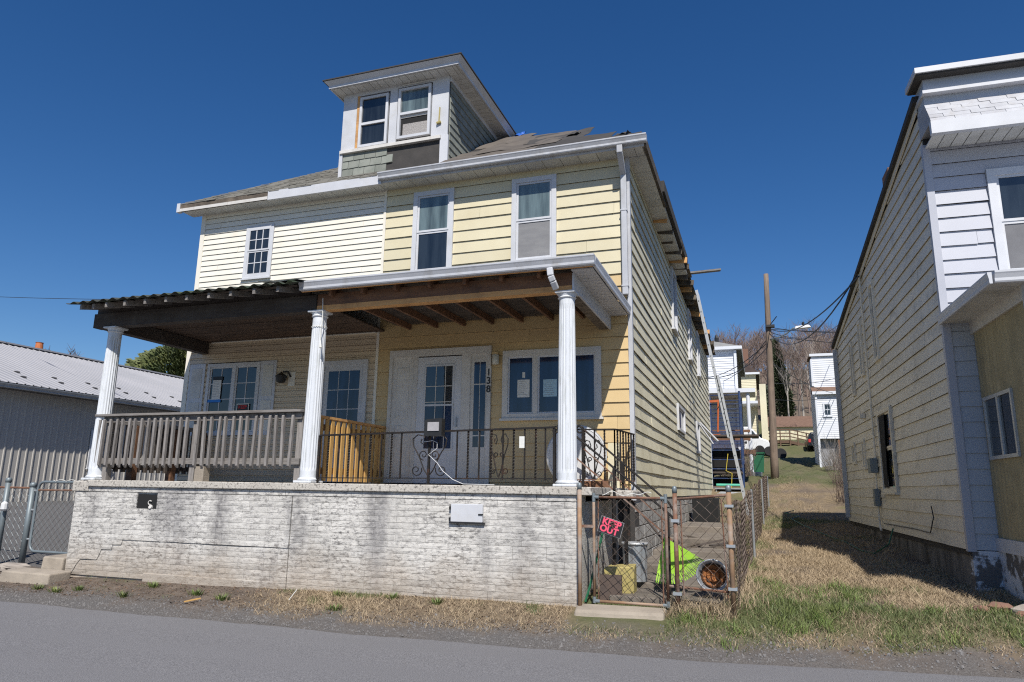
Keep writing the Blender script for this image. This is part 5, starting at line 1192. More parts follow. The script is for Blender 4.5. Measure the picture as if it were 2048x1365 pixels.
q = MB(); q.tube([(x, 8.33, 1.50 + 0.03 * abs(math.sin(x * 14))) for x in np.linspace(-10.6, -9.95, 26)], 0.004, 4); q.build('loose_wire', 'paper', lg)
lf = thing('chain_link_fence', (-14, 8.4, 0.4), 'chain link fence along the gravel lot in front of the metal barn', 'fence')
chain(Fr((0, 8.37, 0), (1, 0, 0), (0, -1, 0)), -13.9, -11.1, lambda u: ground_z(u, 8.37) + 0.03, lambda u: 1.40, 0, s=0.06, r=0.003).build('wire_mesh', 'galv_dark', lf, kind='stuff')
q = MB(); q.tube([(-14, 8.37, 1.40), (-11.05, 8.37, 1.39)], 0.016, 6); q.build('top_rail', 'rust', lf)
q = MB(); q.lathe([(0.03, 0), (0.055, 0.03), (0.05, 0.12), (0.02, 0.15)], (-11.53, 8.28, 1.02), 10); single(q, 'white_insulator', 'white_plain', 'white plastic jug lid hung on the steel fence post', 'tag')
q = MB(); q.hexa([(-10.40, 7.52, -0.02), (-9.45, 7.55, -0.02), (-9.45, 7.9, -0.02), (-10.40, 7.9, -0.02), (-10.38, 7.56, 0.235), (-9.46, 7.58, 0.225), (-9.45, 7.92, 0.24), (-10.38, 7.92, 0.245)]); single(q, 'concrete_step', 'concrete', 'lower concrete step at the left end of the porch wall', 'step', bevel=0.02)
q = MB(); q.hexa([(-10.12, 7.93, 0.05), (-9.70, 7.93, 0.05), (-9.70, 8.33, 0.05), (-10.12, 8.33, 0.05), (-10.1, 7.95, 0.41), (-9.70, 7.96, 0.40), (-9.70, 8.33, 0.42), (-10.1, 8.33, 0.42)]); single(q, 'concrete_step', 'concrete', 'upper concrete step below the grey rounded gate', 'step', bevel=0.02)
def rock(x, y, z, sx, sy, sz, mat='stone', seed=0):
    mb = MB(); n, m_ = 9, 5; o = 0
    for j in range(m_ + 1):
        th = math.pi * j / m_
        for i in range(n):
            a = 2 * math.pi * i / n; d = Vector((math.sin(th) * math.cos(a), math.sin(th) * math.sin(a), math.cos(th)))
            k = 1 + 0.35 * noise.noise(d * 1.7 + Vector((seed, seed, 0))); mb.v.append((x + d.x * sx * k, y + d.y * sy * k, z + d.z * sz * k))
    for j in range(m_):
        for i in range(n): mb.f.append((j * n + i, (j + 1) * n + i, (j + 1) * n + (i + 1) % n, j * n + (i + 1) % n))
    return mb
single(rock(-10.62, 7.62, 0.07, 0.24, 0.12, 0.11, seed=3), 'stone', 'stone', 'flat pale stone tilted against the lower left step', 'stone')
single(rock(-10.85, 8.1, 0.22, 0.35, 0.12, 0.05, seed=5), 'flat_stone', 'stone', 'flat flagstone lying under the steel gate post', 'stone')
for i in range(7): 
    x = -11.4 + i * 0.22; single(rock(x, 8.05 + rnd.uniform(-.1, .1), ground_z(x, 8.05) + 0.02, rnd.uniform(.05, .12), 0.06, 0.04, seed=20 + i), 'stone', 'stone', 'small loose stone on the bank beside the left steps', 'stone', 'loose stones beside the left steps')
for i, (x, y, s_) in enumerate(((2.25, 8.75, 0.12), (2.45, 8.6, 0.16), (2.05, 8.65, 0.08), (2.6, 8.85, 0.14), (2.35, 8.45, 0.07))):
    single(rock(x, y, ground_z(x, y) + 0.03, s_, s_ * 0.8, s_ * 0.55, mat='stone', seed=50 + i), 'stone', 'stone' if i % 2 else 'brick', 'broken rubble stone at the foot of the white house foundation', 'stone', 'rubble by the white house')
# ------------------------------------------------------------------ white house on the right (local frame, turned 1.9 degrees)
rh = thing('white_house', (2.33, 10.0, 0.0), 'white sided house at the right with a shingled cornice and a soiled cream side wall', 'house', rz=R(1.9))
LX = dict(local=True)
HF = Fr((0, 0, 0), (1, 0, 0), (0, -1, 0)); HS = Fr((0, 0, 0), (0, 1, 0), (-1, 0, 0))
HL = 9.2; HW = 6.0
def htop(y): return 6.70 - 0.17 * y
mb = MB(); mb.hexa([(0, 0, 0.8), (HW, 0, 0.8), (HW, HL, 0.8), (0, HL, 0.8), (0, 0, htop(0)), (HW, 0, htop(0)), (HW, HL, htop(HL)), (0, HL, htop(HL))]); hw = mb.build('wall', 'felt', rh, **LX)
opf = [(0.66, 1.75, 4.20, 5.66), (3.36, 4.45, 4.20, 5.66)]
siding(HF, hw, 0.05, HW - 0.05, 3.72, 6.06, 0.19, 'rightwhite', opf, local=True, wob=0.003, lap=0.026)
siding(HF, hw, 0.05, HW - 0.05, 0.87, 3.72, 0.19, 'right_grey', [], local=True, name='siding_board')
ops = [(3.40, 4.62, 1.52, 3.0), (3.95, 4.35, 3.9, 5.4), (5.5, 5.85, 3.85, 5.0), (6.75, 7.05, 3.6, 4.8), (7.42, 7.85, 2.15, 2.62), (6.22, 6.5, 2.0, 2.62)]
# side siding: courses end at the sloping roof line
z = 0.87
while z < 6.65:
    ymax = min(HL, (6.68 - (z + 0.10)) / 0.17)
    if ymax > 0.3: siding(HS, hw, 0.03, ymax, z, z + 0.19, 0.19, 'right_side', ops, local=True, wob=0.0025, lap=0.022)
    z += 0.19
q = MB(); q.box(-0.028, 0.06, -0.028, 0.05, 0.85, 6.1); q.build('corner_post', 'rightwhite', rh, **LX)
q = MB(); q.box(-0.03, 0.05, HL - 0.05, HL + 0.03, 0.9, htop(HL)); q.build('corner_post', 'right_grey', rh, **LX)
q = MB(); q.bar((-0.07, HL - 0.2, 0.95), (-0.07, HL - 0.2, htop(HL) - 0.1), 0.09, 0.07, (0, 1, 0)); q.build('downspout', 'right_grey', rh, **LX)
q = MB(); q.hexa([(-0.10, -0.1, htop(0) + 0.0), (HW, -0.1, htop(0) + 0.0), (HW, HL + 0.1, htop(HL) - 0.01), (-0.10, HL + 0.1, htop(HL) - 0.01), (-0.10, -0.1, htop(0) + 0.09), (HW, -0.1, htop(0) + 0.09), (HW, HL + 0.1, htop(HL) + 0.08), (-0.10, HL + 0.1, htop(HL) + 0.08)]); q.build('roof', 'felt', rh, **LX)
q = MB(); q.hexa([(-0.05, 0.0, htop(0) - 0.10), (-0.03, 0.0, htop(0) - 0.10), (-0.03, HL, htop(HL) - 0.10), (-0.05, HL, htop(HL) - 0.10), (-0.05, 0.0, htop(0) - 0.002), (-0.03, 0.0, htop(0) - 0.002), (-0.03, HL, htop(HL) - 0.012), (-0.05, HL, htop(HL) - 0.012)]); q.build('rake_board', 'right_side', rh, **LX)
# cornice: cap, bands, mansard shingles, boxed eave
q = MB(); q.box(-0.14, HW, -0.50, 0.05, 6.905, 6.98); q.build('cornice_cap', 'white_trim', rh, **LX)
q = MB(); q.box(-0.12, HW, -0.47, 0.03, 6.88, 6.904); q.build('cornice_painted_shadow', 'felt', rh, **LX)  # dark strip painted in as the shadow under the cap, not a board
q = MB(); q.box(-0.02, HW, -0.34, 0.05, 6.70, 6.879); q.build('cornice_band', 'right_grey', rh, **LX)
q = MB(); q.box(-0.05, HW, -0.40, 0.05, 6.655, 6.699); q.build('cornice_moulding', 'white_trim', rh, **LX)
q = MB(); q.box(-0.02, HW, -0.30, 0.05, 6.54, 6.654); q.build('cornice_band', 'right_grey', rh, **LX)
mb = MB(); mb.add([(-0.02, -0.29, 6.54), (HW, -0.29, 6.54), (HW, -0.49, 6.20), (-0.02, -0.49, 6.20), (-0.02, 0.05, 6.54), (-0.02, 0.05, 6.20), (HW, 0.05, 6.54), (HW, 0.05, 6.20)], [(0, 3, 2, 1), (0, 4, 5, 3), (3, 5, 7, 2)]); ms = mb.build('mansard', 'white_shingle', rh, **LX)
for r_ in range(5):
    f0 = r_ / 5.0; f1 = (r_ + 1.12) / 5.0
    ya, za_ = -0.49 + 0.20 * f0, 6.20 + 0.34 * f0; yb, zb_ = -0.49 + 0.20 * min(f1, 1), 6.20 + 0.34 * min(f1, 1)
    x = -0.02 - (0.15 if r_ % 2 else 0.0)
    while x < HW - 0.1:
        x2 = x + rnd.uniform(0.27, 0.33); a0 = max(x, -0.02); j = rnd.uniform(0, 0.008); q = MB()
        q.hexa([(a0, ya - 0.012 - j, za_ - 0.006), (x2 - 0.005, ya - 0.012, za_ - 0.006), (x2 - 0.005, ya + 0.005, za_), (a0, ya + 0.005, za_), (a0, yb - 0.006 - j, zb_), (x2 - 0.005, yb - 0.006, zb_), (x2 - 0.005, yb + 0.004, zb_ + 0.002), (a0, yb + 0.004, zb_ + 0.002)]); q.build('shingle', 'white_shingle', ms, **LX); x = x2
q = MB(); q.box(-0.03, HW, -0.52, -0.44, 6.02, 6.195); q.build('fascia', 'white_trim', rh, **LX)
x = 0.0
while x < HW - 0.1:
    q = MB(); q.box(x + 0.006, x + 0.145, -0.44, -0.005, 6.045, 6.06); q.build('soffit_panel', 'soffit', rh, **LX); x += 0.15
# front window
for w0 in (0.76, 3.46): window(HF, rh, w0, w0 + 0.94, 4.27, 5.56, 0.095, 0.05, rail=4.93, mat='white_trim', glass='glass', glass_low='screen', local=True)
# side windows in the shade
window(HS, rh, 3.50, 4.52, 1.60, 2.92, 0.07, 0.06, rail=2.3, mat='right_side', glass='glass', local=True)
q = MB(); q.hexa([HS.p(4.15, 0.05, 1.62), HS.p(4.45, 0.05, 1.62), HS.p(4.45, 0.04, 1.62), HS.p(4.15, 0.04, 1.62), HS.p(3.95, 0.05, 2.9), HS.p(4.45, 0.05, 2.9), HS.p(4.45, 0.04, 2.9), HS.p(3.95, 0.04, 2.9)]); q.build('torn_curtain', 'black_matte', rh, **LX)
for o_ in ops[1:4]: window(HS, rh, o_[0] + 0.06, o_[1] - 0.06, o_[2] + 0.06, o_[3] - 0.06, 0.06, 0.05, mat='right_side', glass='glass', local=True, sill=False)
for o_ in ops[4:]: window(HS, rh, o_[0] + 0.05, o_[1] - 0.05, o_[2] + 0.05, o_[3] - 0.05, 0.05, 0.05, mat='right_side', glass='glass_up', local=True, sill=False)
# electric service on the side wall
q = MB(); q.tube([HS.p(4.98, 0.06, 5.8), HS.p(5.05, 0.05, 2.1)], 0.022, 8); q.tube([HS.p(5.1, 0.06, 1.9), HS.p(5.15, 0.06, 0.95), HS.p(4.95, 0.08, 0.85)], 0.02, 8); q.build('conduit', 'right_side', rh, **LX)
q = MB(); HS.box(q, 5.0, 5.28, 0.03, 0.16, 1.90, 2.17); q.build('meter_box', 'galv_dark', rh, **LX)
q = MB(); HS.box(q, 5.05, 5.22, 0.03, 0.12, 1.28, 1.60); q.build('junction_box', 'galv_dark', rh, **LX)
q = MB(); q.tube([HS.p(1.35, 0.05, 1.35), HS.p(1.25, 0.06, 1.2), HS.p(1.55, 0.05, 0.98), HS.p(2.6, 0.04, 0.99), HS.p(4.8, 0.05, 0.98)], 0.008, 5); q.build('cable', 'black', rh, **LX)
q = MB(); HS.box(q, 5.9, 6.05, 0.02, 0.12, 3.02, 3.12); q.build('vent_hood', 'right_side', rh, **LX)
q = MB(); q.box(0.06, 0.46, 2.35, 2.80, 6.0, 6.88); q.build('chimney', 'brick', rh, **LX)
# foundation, peeling paint
q = MB(); q.box(0.02, 0.10, 0.02, HL, -0.1, 0.80); q.build('foundation', 'dark_foundation', rh, **LX)
q = MB(); q.box(0.015, 2.5, -0.02, 0.12, -0.1, 0.86); q.build('front_foundation', 'paint_peel', rh, **LX)
# enclosed porch: roof, fibreglass side wall, sliding window, sill, peeling base
q = MB(); q.hexa([(-0.04, -1.86, 3.66), (HW, -1.86, 3.66), (HW, 0.0, 3.66), (-0.04, 0.0, 3.66), (-0.02, -1.86, 3.74), (HW, -1.86, 3.74), (HW, -0.03, 4.15), (0.5, -0.03, 4.15)]); pr = q.build('porch_roof', 'right_grey', rh, **LX)
g = MB(); g.prism([(-0.02, -1.862 - d * 0.8, 3.63 + z) for d, z in GUT], (0, 0, 0), (HW, 0, 0)); g.build('gutter', 'white_trim', pr, **LX)
g = MB(); g.prism([(-0.041 - d * 0.35, -1.93, 3.62 + z) for d, z in GUT], (0, 0, 0), (0, 1.92, 0)); g.build('side_fascia', 'white_trim', pr, **LX)
for i in range(14):
    q = MB(); q.box(-0.03, 0.30, -1.84 + i * 0.132, -1.84 + i * 0.132 + 0.126, 3.635, 3.655); q.build('soffit_panel', 'soffit', pr, **LX)
HP = Fr((0.30, 0, 0), (0, 1, 0), (-1, 0, 0))
pnw = MB(); 
for i in range(90):
    y0 = -1.75 + i * (1.73 / 90); y1 = y0 + 1.73 / 90; d0 = 0.006 * math.sin(i * 1.1); d1 = 0.006 * math.sin((i + 1) * 1.1)
    pnw.add([HP.p(y0, d0, 1.02), HP.p(y1, d1, 1.02), HP.p(y1, d1, 3.48), HP.p(y0, d0, 3.48)], [(0, 1, 2, 3)])
pe = pnw.build('porch_side_wall', 'fibreglass', rh, **LX)
q = MB(); HP.box(q, -1.80, -0.01, -0.08, 0.03, 3.48, 3.634); q.build('header', 'old_white', pe, **LX)
q = MB(); HP.box(q, -1.80, -0.01, -0.10, 0.035, 0.87, 1.02); q.build('sill_board', 'white_trim', pe, **LX)
q = MB(); HP.box(q, -1.80, -0.01, -0.2, 0.01, -0.1, 0.869); q.build('porch_base', 'paint_peel', rh, **LX)
q = MB(); HP.box(q, -1.86, -1.75, -0.06, 0.04, 1.02, 3.634); q.build('corner_post', 'right_grey', rh, **LX)
q = MB(); HP.box(q, -1.06, -0.16, 0.005, 0.03, 1.92, 1.96); HP.box(q, -1.06, -0.16, 0.005, 0.03, 2.62, 2.66); HP.box(q, -1.06, -1.02, 0.005, 0.029, 1.96, 2.62); HP.box(q, -0.20, -0.16, 0.005, 0.029, 1.96, 2.62); HP.box(q, -0.64, -0.59, 0.005, 0.029, 1.96, 2.62); sw = q.build('sliding_window', 'steel', pe, **LX)
for a, b2 in ((-1.02, -0.64), (-0.59, -0.20)): q = MB(); HP.box(q, a, b2, -0.01, 0.012, 1.96, 2.62); q.build('pane', 'glass', pe, **LX)
q = MB(); q.box(0.32, HW, -1.78, -1.70, 1.0, 3.63); q.build('porch_front_wall', 'fibreglass', rh, **LX)
q = MB(); q.box(0.32, HW, -1.78, -1.68, -0.1, 0.99); q.build('porch_front_base', 'paint_peel', rh, **LX)
# hose in the grass
q = MB(); pts = [HS.p(3.2, 0.12, 0.55)]
p0 = rh.matrix_basis
q = MB(); q.tube([(2.05, 13.4, 0.95), (1.95, 13.3, 0.7), (1.7, 13.1, 0.56), (1.55, 13.5, 0.57), (1.45, 14.8, 0.62), (1.2, 16.0, 0.68), (0.9, 17.5, 0.78), (0.7, 19.5, 0.86), (0.95, 20.5, 0.90), (0.6, 21.5, 0.95), (0.9, 22.5, 1.0)], 0.012, 6); single(q, 'garden_hose', 'green_plastic', 'thin green hose trailing up the shaded alley grass', 'hose')
# ------------------------------------------------------------------ metal barn at the left
bn = thing('metal_barn', (-19, 20, 0.9), 'grey ribbed metal barn with a pale standing seam roof behind the gravel lot', 'barn')
BX, BY0, BY1, BZ0, BZ1 = -19.0, 12.2, 34.0, 0.7, 4.02
q = MB(); q.box(BX - 12.6, BX - 0.01, BY0, BY1, BZ0, BZ1); q.build('frame', 'barn_dark', bn)
def ribbed(mb, o, u, v, n, L, H, ribs, pitch):
    """flat sheet with narrow raised ribs; o origin, u across, v along ribs, n out"""
    o, u, v, n = Vector(o), Vector(u), Vector(v), Vector(n); prof = []
    for i in range(ribs):
        a = i * pitch
        prof += [(a, 0.0), (a + pitch * 0.70, 0.0), (a + pitch * 0.76, 0.022), (a + pitch * 0.90, 0.022), (a + pitch * 0.96, 0.0)]
    prof.append((ribs * pitch, 0.0))
    for a, d in prof: mb.v += [tuple(o + u * a + n * d), tuple(o + u * a + n * d + v * H)]
    for i in range(len(prof) - 1): mb.f.append((2 * i, 2 * i + 2, 2 * i + 3, 2 * i + 1))
    return mb
tpl = ribbed(MB(), (0, 0, 0), (0, 1, 0), (0, 0, 1), (1, 0, 0), 1, BZ1 - BZ0 - 0.18, 4, 0.205)
first = None
for i in range(26):
    if first is None:
        o = tpl.build('wall_panel', 'barn_wall', bn, local=True); first = o
    else:
        o = first.copy(); COL.objects.link(o); o.parent = bn
    o.location = Vector((BX, BY0 + i * 0.82, BZ0 + 0.18)) - Vector(bn.location)
q = MB(); q.box(BX - 0.005, BX + 0.03, BY0, BY1, BZ0, BZ0 + 0.18); q.build('base_trim', 'barn_dark', bn)
ov = 0.43; RW = 6.3; rise = 0.335
sl = Vector((-1, 0, rise)); slL = math.hypot(RW + ov, (RW + ov) * rise)
tpl = ribbed(MB(), (0, 0, 0), (0, 1, 0), sl.normalized(), Vector((rise, 0, 1)).normalized(), 1, slL, 4, 0.23)
first = None
ze = BZ1 - ov * rise * 0 + 0.02
for i in range(25):
    if first is None:
        o = tpl.build('roof_panel', 'barn_roof', bn, local=True); first = o
    else:
        o = first.copy(); COL.objects.link(o); o.parent = bn
    o.location = Vector((BX + ov, BY0 - 0.4 + i * 0.92, ze)) - Vector(bn.location)
q = MB(); q.add([(BX + ov, BY0 - 0.35, ze - 0.02), (BX + ov, BY1 + 0.3, ze - 0.02), (BX - RW, BY1 + 0.3, ze - 0.02 + (RW + ov) * rise), (BX - RW, BY0 - 0.35, ze - 0.02 + (RW + ov) * rise), (BX - 2 * RW - ov, BY1 + 0.3, ze - 0.02), (BX - 2 * RW - ov, BY0 - 0.35, ze - 0.02)], [(0, 1, 2, 3), (3, 2, 4, 5), (0, 3, 5), (1, 4, 2)]); q.build('roof_deck', 'barn_dark', bn)
q = MB(); q.box(BX, BX + ov - 0.02, BY0 - 0.3, BY1 + 0.2, ze - 0.14, ze - 0.11); q.build('soffit', 'barn_dark', bn)
g = MB(); g.prism([(BX + ov - 0.02 + d, BY0 - 0.4, ze - 0.15 + z) for d, z in GUT], (0, 0, 0), (0, BY1 - BY0 + 0.6, 0)); g.build('gutter', 'galv', bn)
q = MB(); q.bar((BX - RW, BY0 - 0.4, ze + (RW + ov) * rise + 0.03), (BX - RW, BY1 + 0.35, ze + (RW + ov) * rise + 0.03), 0.35, 0.05); q.build('ridge_cap', 'barn_roof', bn)
for i in range(20):   # snow guards in two staggered rows
    for r_, off in ((0.9, 0), (1.5, 0.55)):
        x = BX + ov - r_; y = BY0 + 0.5 + i * 1.15 + off * 0.4; z = ze + r_ * rise
        q = MB(); q.box(x - 0.02, x + 0.02, y, y + 0.16, z + 0.01, z + 0.05); q.build('snow_guard', 'barn_dark', bn)
q = MB(); FB = Fr((BX + 0.022, 0, 0), (0, 1, 0), (1, 0, 0))
window(FB, bn, 15.95, 16.7, 1.95, 3.0, 0.05, 0.03, rail=2.4, mx=1, mz=1, mat='white_trim', glass='glass')
q = MB(); q.box(-27.65, -27.15, 19.8, 20.3, 5.0, 6.66); ch = q.build('chimney', 'white_plain', bn)
q = MB(); q.box(-27.7, -27.1, 19.75, 20.35, 6.66, 6.74); q.build('chimney_cap', 'concrete', ch)
q = MB(); q.lathe([(0.15, 6.74), (0.13, 6.98), (0.15, 7.02)], (-27.4, 20.05, 0), 14); q.build('chimney_pot', 'terracotta', ch)

# ------------------------------------------------------------------ houses up the hill
def simple_house(name, label, x0, x1, y0, y1, zg, ze, wallm, roofm, rh_, hip=True, ov=0.35, exp=0.13, sidem=None):
    t_ = thing(name, ((x0 + x1) / 2, y0, zg), label, 'house')
    q = MB(); q.box(x0, x1, y0, y1, zg - 1.0, ze); wl_ = q.build('wall', sidem or wallm, t_)
    j = MB(); siding(Fr((0, y0, 0), (1, 0, 0), (0, -1, 0)), None, x0, x1, zg, ze, exp, wallm, join=j, lap=0.022, wob=0); j.build('siding', wallm, wl_, kind='stuff')
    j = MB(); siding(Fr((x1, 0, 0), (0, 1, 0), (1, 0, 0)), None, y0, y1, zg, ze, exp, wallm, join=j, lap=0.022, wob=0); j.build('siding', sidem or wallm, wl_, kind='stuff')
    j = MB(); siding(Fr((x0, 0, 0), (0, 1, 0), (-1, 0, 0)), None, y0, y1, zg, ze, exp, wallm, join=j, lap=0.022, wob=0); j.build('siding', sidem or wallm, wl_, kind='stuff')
    a0, a1, b0, b1 = x0 - ov, x1 + ov, y0 - ov, y1 + ov
    q = MB(); hw_ = (a1 - a0) / 2; xc = (a0 + a1) / 2
    i0 = hw_ if hip else 0.0
    q.add([(a0, b0, ze + .12), (a1, b0, ze + .12), (a1, b1, ze + .12), (a0, b1, ze + .12), (xc, b0 + i0, ze + rh_), (xc, b1 - i0, ze + rh_)], [(0, 1, 4), (1, 2, 5, 4), (2, 3, 5), (3, 0, 4, 5), (3, 2, 1, 0)]); q.build('roof', roofm, t_)
    q = MB(); q.box(a0, a1, b0 - 0.02, b0 + 0.02, ze - 0.02, ze + 0.14); q.box(a0 + 0.03, a1 - 0.03, b0 + 0.02, y0, ze - 0.01, ze + 0.02); q.build('eave', 'bg_white', t_)
    q = MB(); q.box(a1 - 0.02, a1 + 0.02, b0 + 0.021, b1, ze - 0.02, ze + 0.139); q.build('eave', 'bg_white', t_)
    return t_
# house B: white, hip roof, porch; stands just behind the duplex
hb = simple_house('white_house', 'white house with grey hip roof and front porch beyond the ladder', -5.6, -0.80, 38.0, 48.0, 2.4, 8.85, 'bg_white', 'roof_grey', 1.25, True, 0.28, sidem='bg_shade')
q = MB(); q.box(-6.0, 0.04, 35.8, 38.0, 6.28, 6.48); q.build('porch_roof', 'bg_white', hb)
for x in (-0.32, -3.4): q = MB(); q.tube([(x, 36.0, 2.0), (x, 36.0, 6.28)], 0.09, 10); q.build('porch_post', 'bg_white', hb)
q = MB(); q.box(-6.0, -0.1, 35.9, 38.0, 3.3, 3.5); q.build('porch_deck', 'wood_brown', hb)
for z in (3.95, 4.35): q = MB(); q.box(-6.0, -0.3, 35.9, 35.96, z, z + 0.12); q.build('porch_rail', 'wood_brown', hb)
q = MB(); q.bar((-0.86, 37.92, 2.6), (-0.86, 37.92, 8.8), 0.13, 0.10, (0, 1, 0)); q.build('downspout', 'bg_white', hb)
for x0 in (-5.0, -3.4): window(Fr((0, 37.97, 0), (1, 0, 0), (0, -1, 0)), hb, x0, x0 + 0.8, 6.9, 8.2, 0.08, 0.04, rail=7.55, mat='bg_white', glass='glass', sill=False)
q = MB(); q.lathe([(0.10, 9.75), (0.12, 10.15), (0.04, 10.35)], (-1.9, 41.0, 0), 8); q.build('roof_vent', 'black', hb)
# house C: dark roof, pale yellow
hc = simple_house('yellow_house', 'pale yellow house with a steep dark brown roof farther up the alley', -3.8, 0.15, 60.0, 70.0, 4.2, 10.95, 'bg_cream', 'roof_dark', 2.0, False, 0.3)
q = MB(); q.box(0.38, 0.86, 59.0, 60.5, 4.2, 10.0); q.build('side_wing', 'bg_cream', hc)
q = MB(); q.box(-1.2, 0.2, 57.6, 60.0, 8.3, 8.5); q.build('porch_roof', 'bg_white', hc)
q = MB(); q.box(-0.9, -0.35, 63.0, 63.6, 11.0, 13.7); q.build('chimney', 'brick', hc)
# house D: white with brown pent roof at the right
hd_ = simple_house('white_house', 'tall white house with a brown pent roof across its front at the alley end', 3.48, 8.2, 46.9, 49.6, 2.7, 9.9, 'bg_white', 'roof_brown', 0.3, True, 0.12, sidem='bg_white')
q = MB(); q.hexa([(3.30, 45.9, 7.45), (8.3, 45.9, 7.45), (8.3, 46.9, 7.5), (3.30, 46.9, 7.5), (3.30, 45.85, 7.55), (8.3, 45.85, 7.55), (8.3, 46.9, 7.95), (3.30, 46.9, 7.95)]); q.build('pent_roof', 'roof_brown', hd_)
q = MB(); q.box(3.30, 8.3, 45.8, 45.88, 7.36, 7.54); q.build('fascia', 'bg_white', hd_)
q = MB(); q.box(3.45, 8.15, 46.05, 46.89, 4.72, 7.45); q.build('front_bay', 'bg_white', hd_)
j = MB(); siding(Fr((0, 46.05, 0), (1, 0, 0), (0, -1, 0)), None, 3.45, 8.15, 4.72, 7.44, 0.115, 'bg_white', join=j, lap=0.022, wob=0); j.build('siding', 'bg_white', hd_, kind='stuff')
window(Fr((0, 46.03, 0), (1, 0, 0), (0, -1, 0)), hd_, 3.92, 4.27, 6.10, 6.78, 0.06, 0.05, rail=6.45, mx=1, mat='bg_white', glass='glass', sash=0.03)
for x, y, z0, z1 in ((3.50, 45.98, 2.9, 7.4), (3.45, 46.82, 8.0, 9.7)): q = MB(); q.bar((x, y, z0), (x, y, z1), 0.12, 0.10, (0, 1, 0)); q.build('downspout', 'bg_white', hd_)
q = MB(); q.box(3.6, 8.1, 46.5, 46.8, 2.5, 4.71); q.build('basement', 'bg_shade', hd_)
q = MB(); q.box(4.55, 4.75, 46.1, 46.3, 3.0, 4.71); q.build('wood_post', 'wood_brown', hd_)
# shed with ramp
sh = thing('long_shed', (4, 76, 6.6), 'low cream shed with a long brown roof behind the ramp', 'shed')
q = MB(); q.box(0.9, 9.0, 76, 82, 5.5, 8.05); q.build('wall', 'bg_cream', sh)
q = MB(); q.hexa([(0.7, 75.7, 7.98), (9.2, 75.7, 7.98), (9.2, 82.3, 7.98), (0.7, 82.3, 7.98), (0.7, 78.9, 9.35), (9.2, 78.9, 9.35), (9.2, 79.1, 9.35), (0.7, 79.1, 9.35)]); q.build('roof', 'roof_brown', sh)
rp = thing('wooden_ramp', (3, 67, 5.5), 'brown wooden access ramp with railings in front of the cream shed', 'ramp')
rpts = [(0.9, 67, 6.05), (2.75, 67, 6.05), (6.0, 66.6, 5.2)]
for a, b2 in zip(rpts, rpts[1:]):
    q = MB(); q.bar((a[0], a[1] + 0.6, a[2] - 0.12), (b2[0], b2[1] + 0.6, b2[2] - 0.12), 1.2, 0.25); q.build('deck', 'ramp_wood', rp)
    for dz in (0.33, 0.63, 0.95): q = MB(); q.bar((a[0], a[1], a[2] + dz), (b2[0], b2[1], b2[2] + dz), 0.05, 0.09); q.build('rail', 'ramp_wood', rp)
for x, z in ((1.1, 6.05), (1.95, 6.05), (2.75, 6.05), (3.4, 5.9), (4.1, 5.7), (4.8, 5.52)): q = MB(); q.bar((x, 66.95, z - 1.3), (x, 66.95, z + 1.0), 0.10, 0.10); q.build('post', 'ramp_wood', rp)
# van, tyres, bin, dark car
vn = thing('white_van', (-1.2, 57, 4.3), 'white panel van parked beside the pale yellow house', 'van')
vz = 4.25
q = MB(); q.prism([(-3.6, 56.0, vz + 0.4), (0.80, 56.0, vz + 0.4), (0.90, 56.0, vz + 0.75), (0.78, 56.0, vz + 1.05), (0.25, 56.0, vz + 1.25), (-0.25, 56.0, vz + 1.9), (-0.65, 56.0, vz + 2.1), (-3.6, 56.0, vz + 2.15)], (0, 0, 0), (0, 1.9, 0)); q.build('body', 'van_white', vn, bevel=0.07)
q = MB(); q.prism([(-0.62, 55.98, vz + 1.22), (0.12, 55.98, vz + 1.22), (-0.30, 55.98, vz + 1.78), (-0.62, 55.98, vz + 1.85)], (0, 0, 0), (0, 0.03, 0)); q.build('side_window', 'glass', vn)
for x in (-2.8, 0.15): q = MB(); q.lathe([(0.18, -0.1), (0.33, -0.1), (0.34, 0.0), (0.33, 0.1), (0.18, 0.1)], (x, 56.0, vz + 0.36), 18, (Vector((1, 0, 0)), Vector((0, 0, 1)), Vector((0, 1, 0)))); q.build('wheel', 'rubber', vn)
for x in (-0.9, -1.4): q = MB(); q.box(x, x + 0.16, 55.97, 56.0, vz + 0.85, vz + 1.0); q.build('door_handle', 'black', vn)
for i, (x, y, r, lb) in enumerate(((0.80, 55.0, 0.38, 'black old tyre leaning beside the nose of the white van'), (1.55, 54.6, 0.40, 'black old tyre standing on the grass right of the pole'))):
    z = ground_z(x, y); q = MB()
    q.lathe([(0.18, -0.14), (r - 0.05, -0.15), (r, -0.07), (r, 0.07), (r - 0.05, 0.15), (0.18, 0.14)], (x, y, z + r - 0.05), 20, (Vector((1, 0, 0)), Vector((0, 0.2, 0.98)), Vector((0, 0.98, -0.2)))); single(q, 'old_tyre', 'rubber', lb, 'tyre', 'old tyres by the van')
z = ground_z(0.0, 39.5); q = MB(); q.prism([(-0.26, 39.0, z), (0.24, 39.0, z), (0.30, 39.0, z + 0.95), (-0.32, 39.0, z + 0.95)], (0, 0, 0), (0, 0.7, 0)); gb_ = single(q, 'green_bin', 'green_plastic', 'dark green plastic bin beside the far porch post', 'bin')
q = MB(); q.box(-0.35, 0.33, 38.95, 39.75, z + 0.952, z + 1.03); q.build('lid', 'green_plastic', gb_)
cz = ground_z(4.3, 61) ; dc = thing('dark_car', (4.6, 61, cz), 'dark car with a red tail light at the corner of the tall white house', 'car')
q = MB(); q.prism([(3.75, 60, cz + 0.3), (3.75, 60, cz + 0.85), (3.95, 60, cz + 1.4), (5.3, 60, cz + 1.4), (5.5, 60, cz + 0.85), (5.5, 60, cz + 0.3)], (0, 0, 0), (0, 4.4, 0)); q.build('body', 'car_dark', dc, bevel=0.12)
